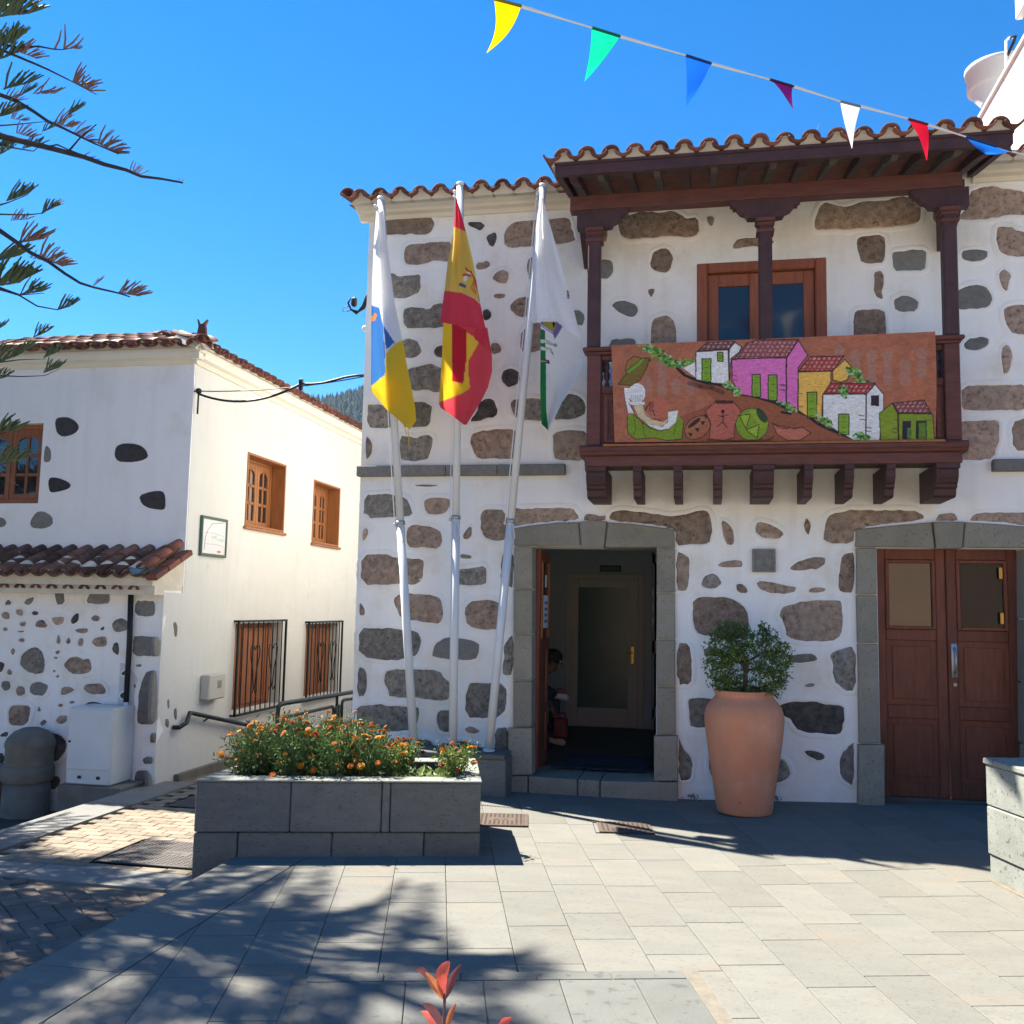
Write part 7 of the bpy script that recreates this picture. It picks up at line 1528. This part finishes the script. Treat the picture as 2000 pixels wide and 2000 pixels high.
kn1 = Pv(.02, .1, fz+.52); an1 = Pv(-.02, .1, fz+.09); kn2 = Pv(-.10, -.36, fz+.53); an2 = Pv(.03, -.04, fz+.60)
elR = Pv(-.10, -.24, fz+.62); haR = Pv(.02, -.2, fz+.44); elL = Pv(-.16, .26, fz+.62); haL = Pv(-.04, .14, fz+.60)
V_ = [pel, ch, nk, Pv(-.05, 0, hzz-.06), Pv(0, 0, hzz+.01), Pv(.005, 0, hzz+.075), sR, elR, haR, sL, elL, haL, pel+Vector((.02, -.1, -.02)), kn2, an2, pel+Vector((.02, .1, -.02)), kn1, an1, Pv(.055, 0, hzz-.055), an1+Vector((.11, 0, -.045)), an2+Vector((.12, -.03, .02)), haR+Vector((.015, 0, -.055)), haL+Vector((.06, 0, .0))]
E_ = [(0, 1), (1, 2), (2, 3), (3, 4), (4, 5), (1, 6), (6, 7), (7, 8), (1, 9), (9, 10), (10, 11), (0, 12), (12, 13), (13, 14), (0, 15), (15, 16), (16, 17), (3, 18), (17, 19), (14, 20), (8, 21), (11, 22)]
Rr = [.13, .14, .055, .06, .088, .07, .06, .045, .03, .06, .045, .03, .085, .058, .042, .085, .058, .042, .045, .04, .04, .026, .026]
skin('body', V_, E_, Rr, 'skin', ps)
def fingers(h, d, curl, par):
    for k, L in enumerate((.052, .06, .056, .044)):
        o_ = h+Vector((0, (k-1.5)*.017, 0)); skin('finger', [o_, o_+d*L*.5, o_+d*L*.8+curl*L*.4, o_+d*L*.75+curl*L*.85], [(0, 1), (1, 2), (2, 3)], [.009, .0085, .008, .007], 'skin', par)
    o_ = h+Vector((-.0, -.03, .02)); skin('thumb', [o_, o_+(d+curl)*.03, o_+(d+curl*1.6)*.04], [(0, 1), (1, 2)], [.011, .010, .008], 'skin', par)
fingers(haR+Vector((.015, 0, -.06)), Vector((.2, 0, -1)).normalized(), Vector((.9, 0, .3)), ps); fingers(haL+Vector((.07, 0, 0)), Vector((1, 0, -.1)), Vector((.1, 0, -1)), ps)
skin('shirt', [pel+Vector((0, 0, .03)), ch, nk-Vector((.03, 0, .03)), sR, elR, haR, sL, elL, haL], [(0, 1), (1, 2), (1, 3), (3, 4), (4, 5), (1, 6), (6, 7), (7, 8)], [.155, .16, .075, .085, .06, .04, .085, .06, .04], 'shirt', ps)
skin('trousers', [pel, V_[12], kn2, an2, V_[15], kn1, an1+Vector((0, 0, .03))], [(0, 1), (1, 2), (2, 3), (0, 4), (4, 5), (5, 6)], [.145, .10, .072, .058, .10, .072, .06], 'denim', ps)
b = MB(); b.ball((hx-.012, hy, hzz+.055), .112, 14, 10, sc=(1.05, .88, .86)); b.build('hair', 'hair', ps, True)
b = MB(); b.ball((hx-.0, hy-.085, hzz), .022, 8, 6, sc=(.8, .5, 1.2)); b.ball((hx-.0, hy+.085, hzz), .022, 8, 6, sc=(.8, .5, 1.2)); b.build('ear', 'skin', ps, True)
b = MB(); b.add([(hx+.085, hy-.012, hzz+.005), (hx+.115, hy, hzz-.025), (hx+.085, hy+.012, hzz+.005), (hx+.085, hy, hzz-.035)], [(0, 1, 2), (0, 3, 1), (1, 3, 2)]); b.build('nose', 'skin', ps)
b = MB()
for s in (-1, 1): b.ball((hx+.08, hy+s*.032, hzz+.01), .011, 8, 6)
b.build('eye', 'white_paint', ps, True)
b = MB(); b.box((hx+.082, hy-.02, hzz-.062), (hx+.088, hy+.02, hzz-.056)); b.build('mouth', 'hair', ps)
for a, d in ((an1, Vector((1, 0, -.18))), (an2, Vector((1, -.15, -.12)))):
    d = d.normalized(); o = skin('shoe', [a-d*.04+Vector((0, 0, -.03)), a+d*.06+Vector((0, 0, -.03)), a+d*.16+Vector((0, 0, -.045))], [(0, 1), (1, 2)], [.045, .05, .034], 'shoe', ps)
    b = MB(); b.tube([a+d*.03+Vector((0, -.05, .0)), a+d*.07+Vector((0, 0, .035)), a+d*.1+Vector((0, .05, -.01))], .013, 6); b.build('shoe_stripe', 'black', ps)
bgp = PY(1096, 1418, 10.55); bg_ = thing('red_bag', (bgp.x, 10.55, bgp.z-.1), 'red shoulder bag hanging from the hand of the seated person', 'bag')
b = MB(); b.box((bgp.x-.08, 10.47, bgp.z-.12), (bgp.x+.08, 10.53, bgp.z+.10), bev=.02); b.build('body', 'bag_red', bg_)
b = MB(); b.prism([(-.03, .0), (.03, .035), (.015, 0), (.035, -.03)], lambda a, z, d: (bgp.x+a, 10.469-d, bgp.z-.01+z), 0, .003); b.build('emblem', 'black', bg_)
b = MB(); b.tube([(bgp.x-.06, 10.5, bgp.z+.09), (bgp.x-.03, 10.5, bgp.z+.16), haR+Vector((.02, 0, -.07)), (bgp.x+.05, 10.5, bgp.z+.15), (bgp.x+.06, 10.5, bgp.z+.09)], .008, 6); b.build('strap', 'bag_red', bg_)
ch_ = thing('lobby_bench', (hx-.5, 10.75, fz), 'dark wooden bench along the lobby wall under the seated person', 'bench')
b = MB(); b.box((hx-.85, 10.45, fz+.36), (hx-.22, 11.1, fz+.40), bev=.01); b.build('seat', 'wood_dark', ch_)
for sx in (-.8, -.28):
    for sy in (10.5, 11.05): b = MB(); b.box((hx+sx-.02, sy-.02, fz), (hx+sx+.02, sy+.02, fz+.359)); b.build('leg', 'wood_dark', ch_)

# ---------------------------------------------------------------- thin haze over the whole scene
hm_ = bpy.data.materials.new('haze'); hm_.use_nodes = True; n_ = hm_.node_tree; n_.nodes.clear()
ho = n_.nodes.new('ShaderNodeOutputMaterial'); hv_ = n_.nodes.new('ShaderNodeVolumePrincipled'); hv_.inputs['Color'].default_value = (.50, .74, 1, 1); hv_.inputs['Density'].default_value = .00018; hv_.inputs['Anisotropy'].default_value = .2
n_.links.new(hv_.outputs[0], ho.inputs['Volume']); MATS['haze'] = hm_
b = MB(); b.box((-352, -302, -2.6), (352, 702, 124)); hz_o = b.build('haze', 'haze', None, kind='stuff')
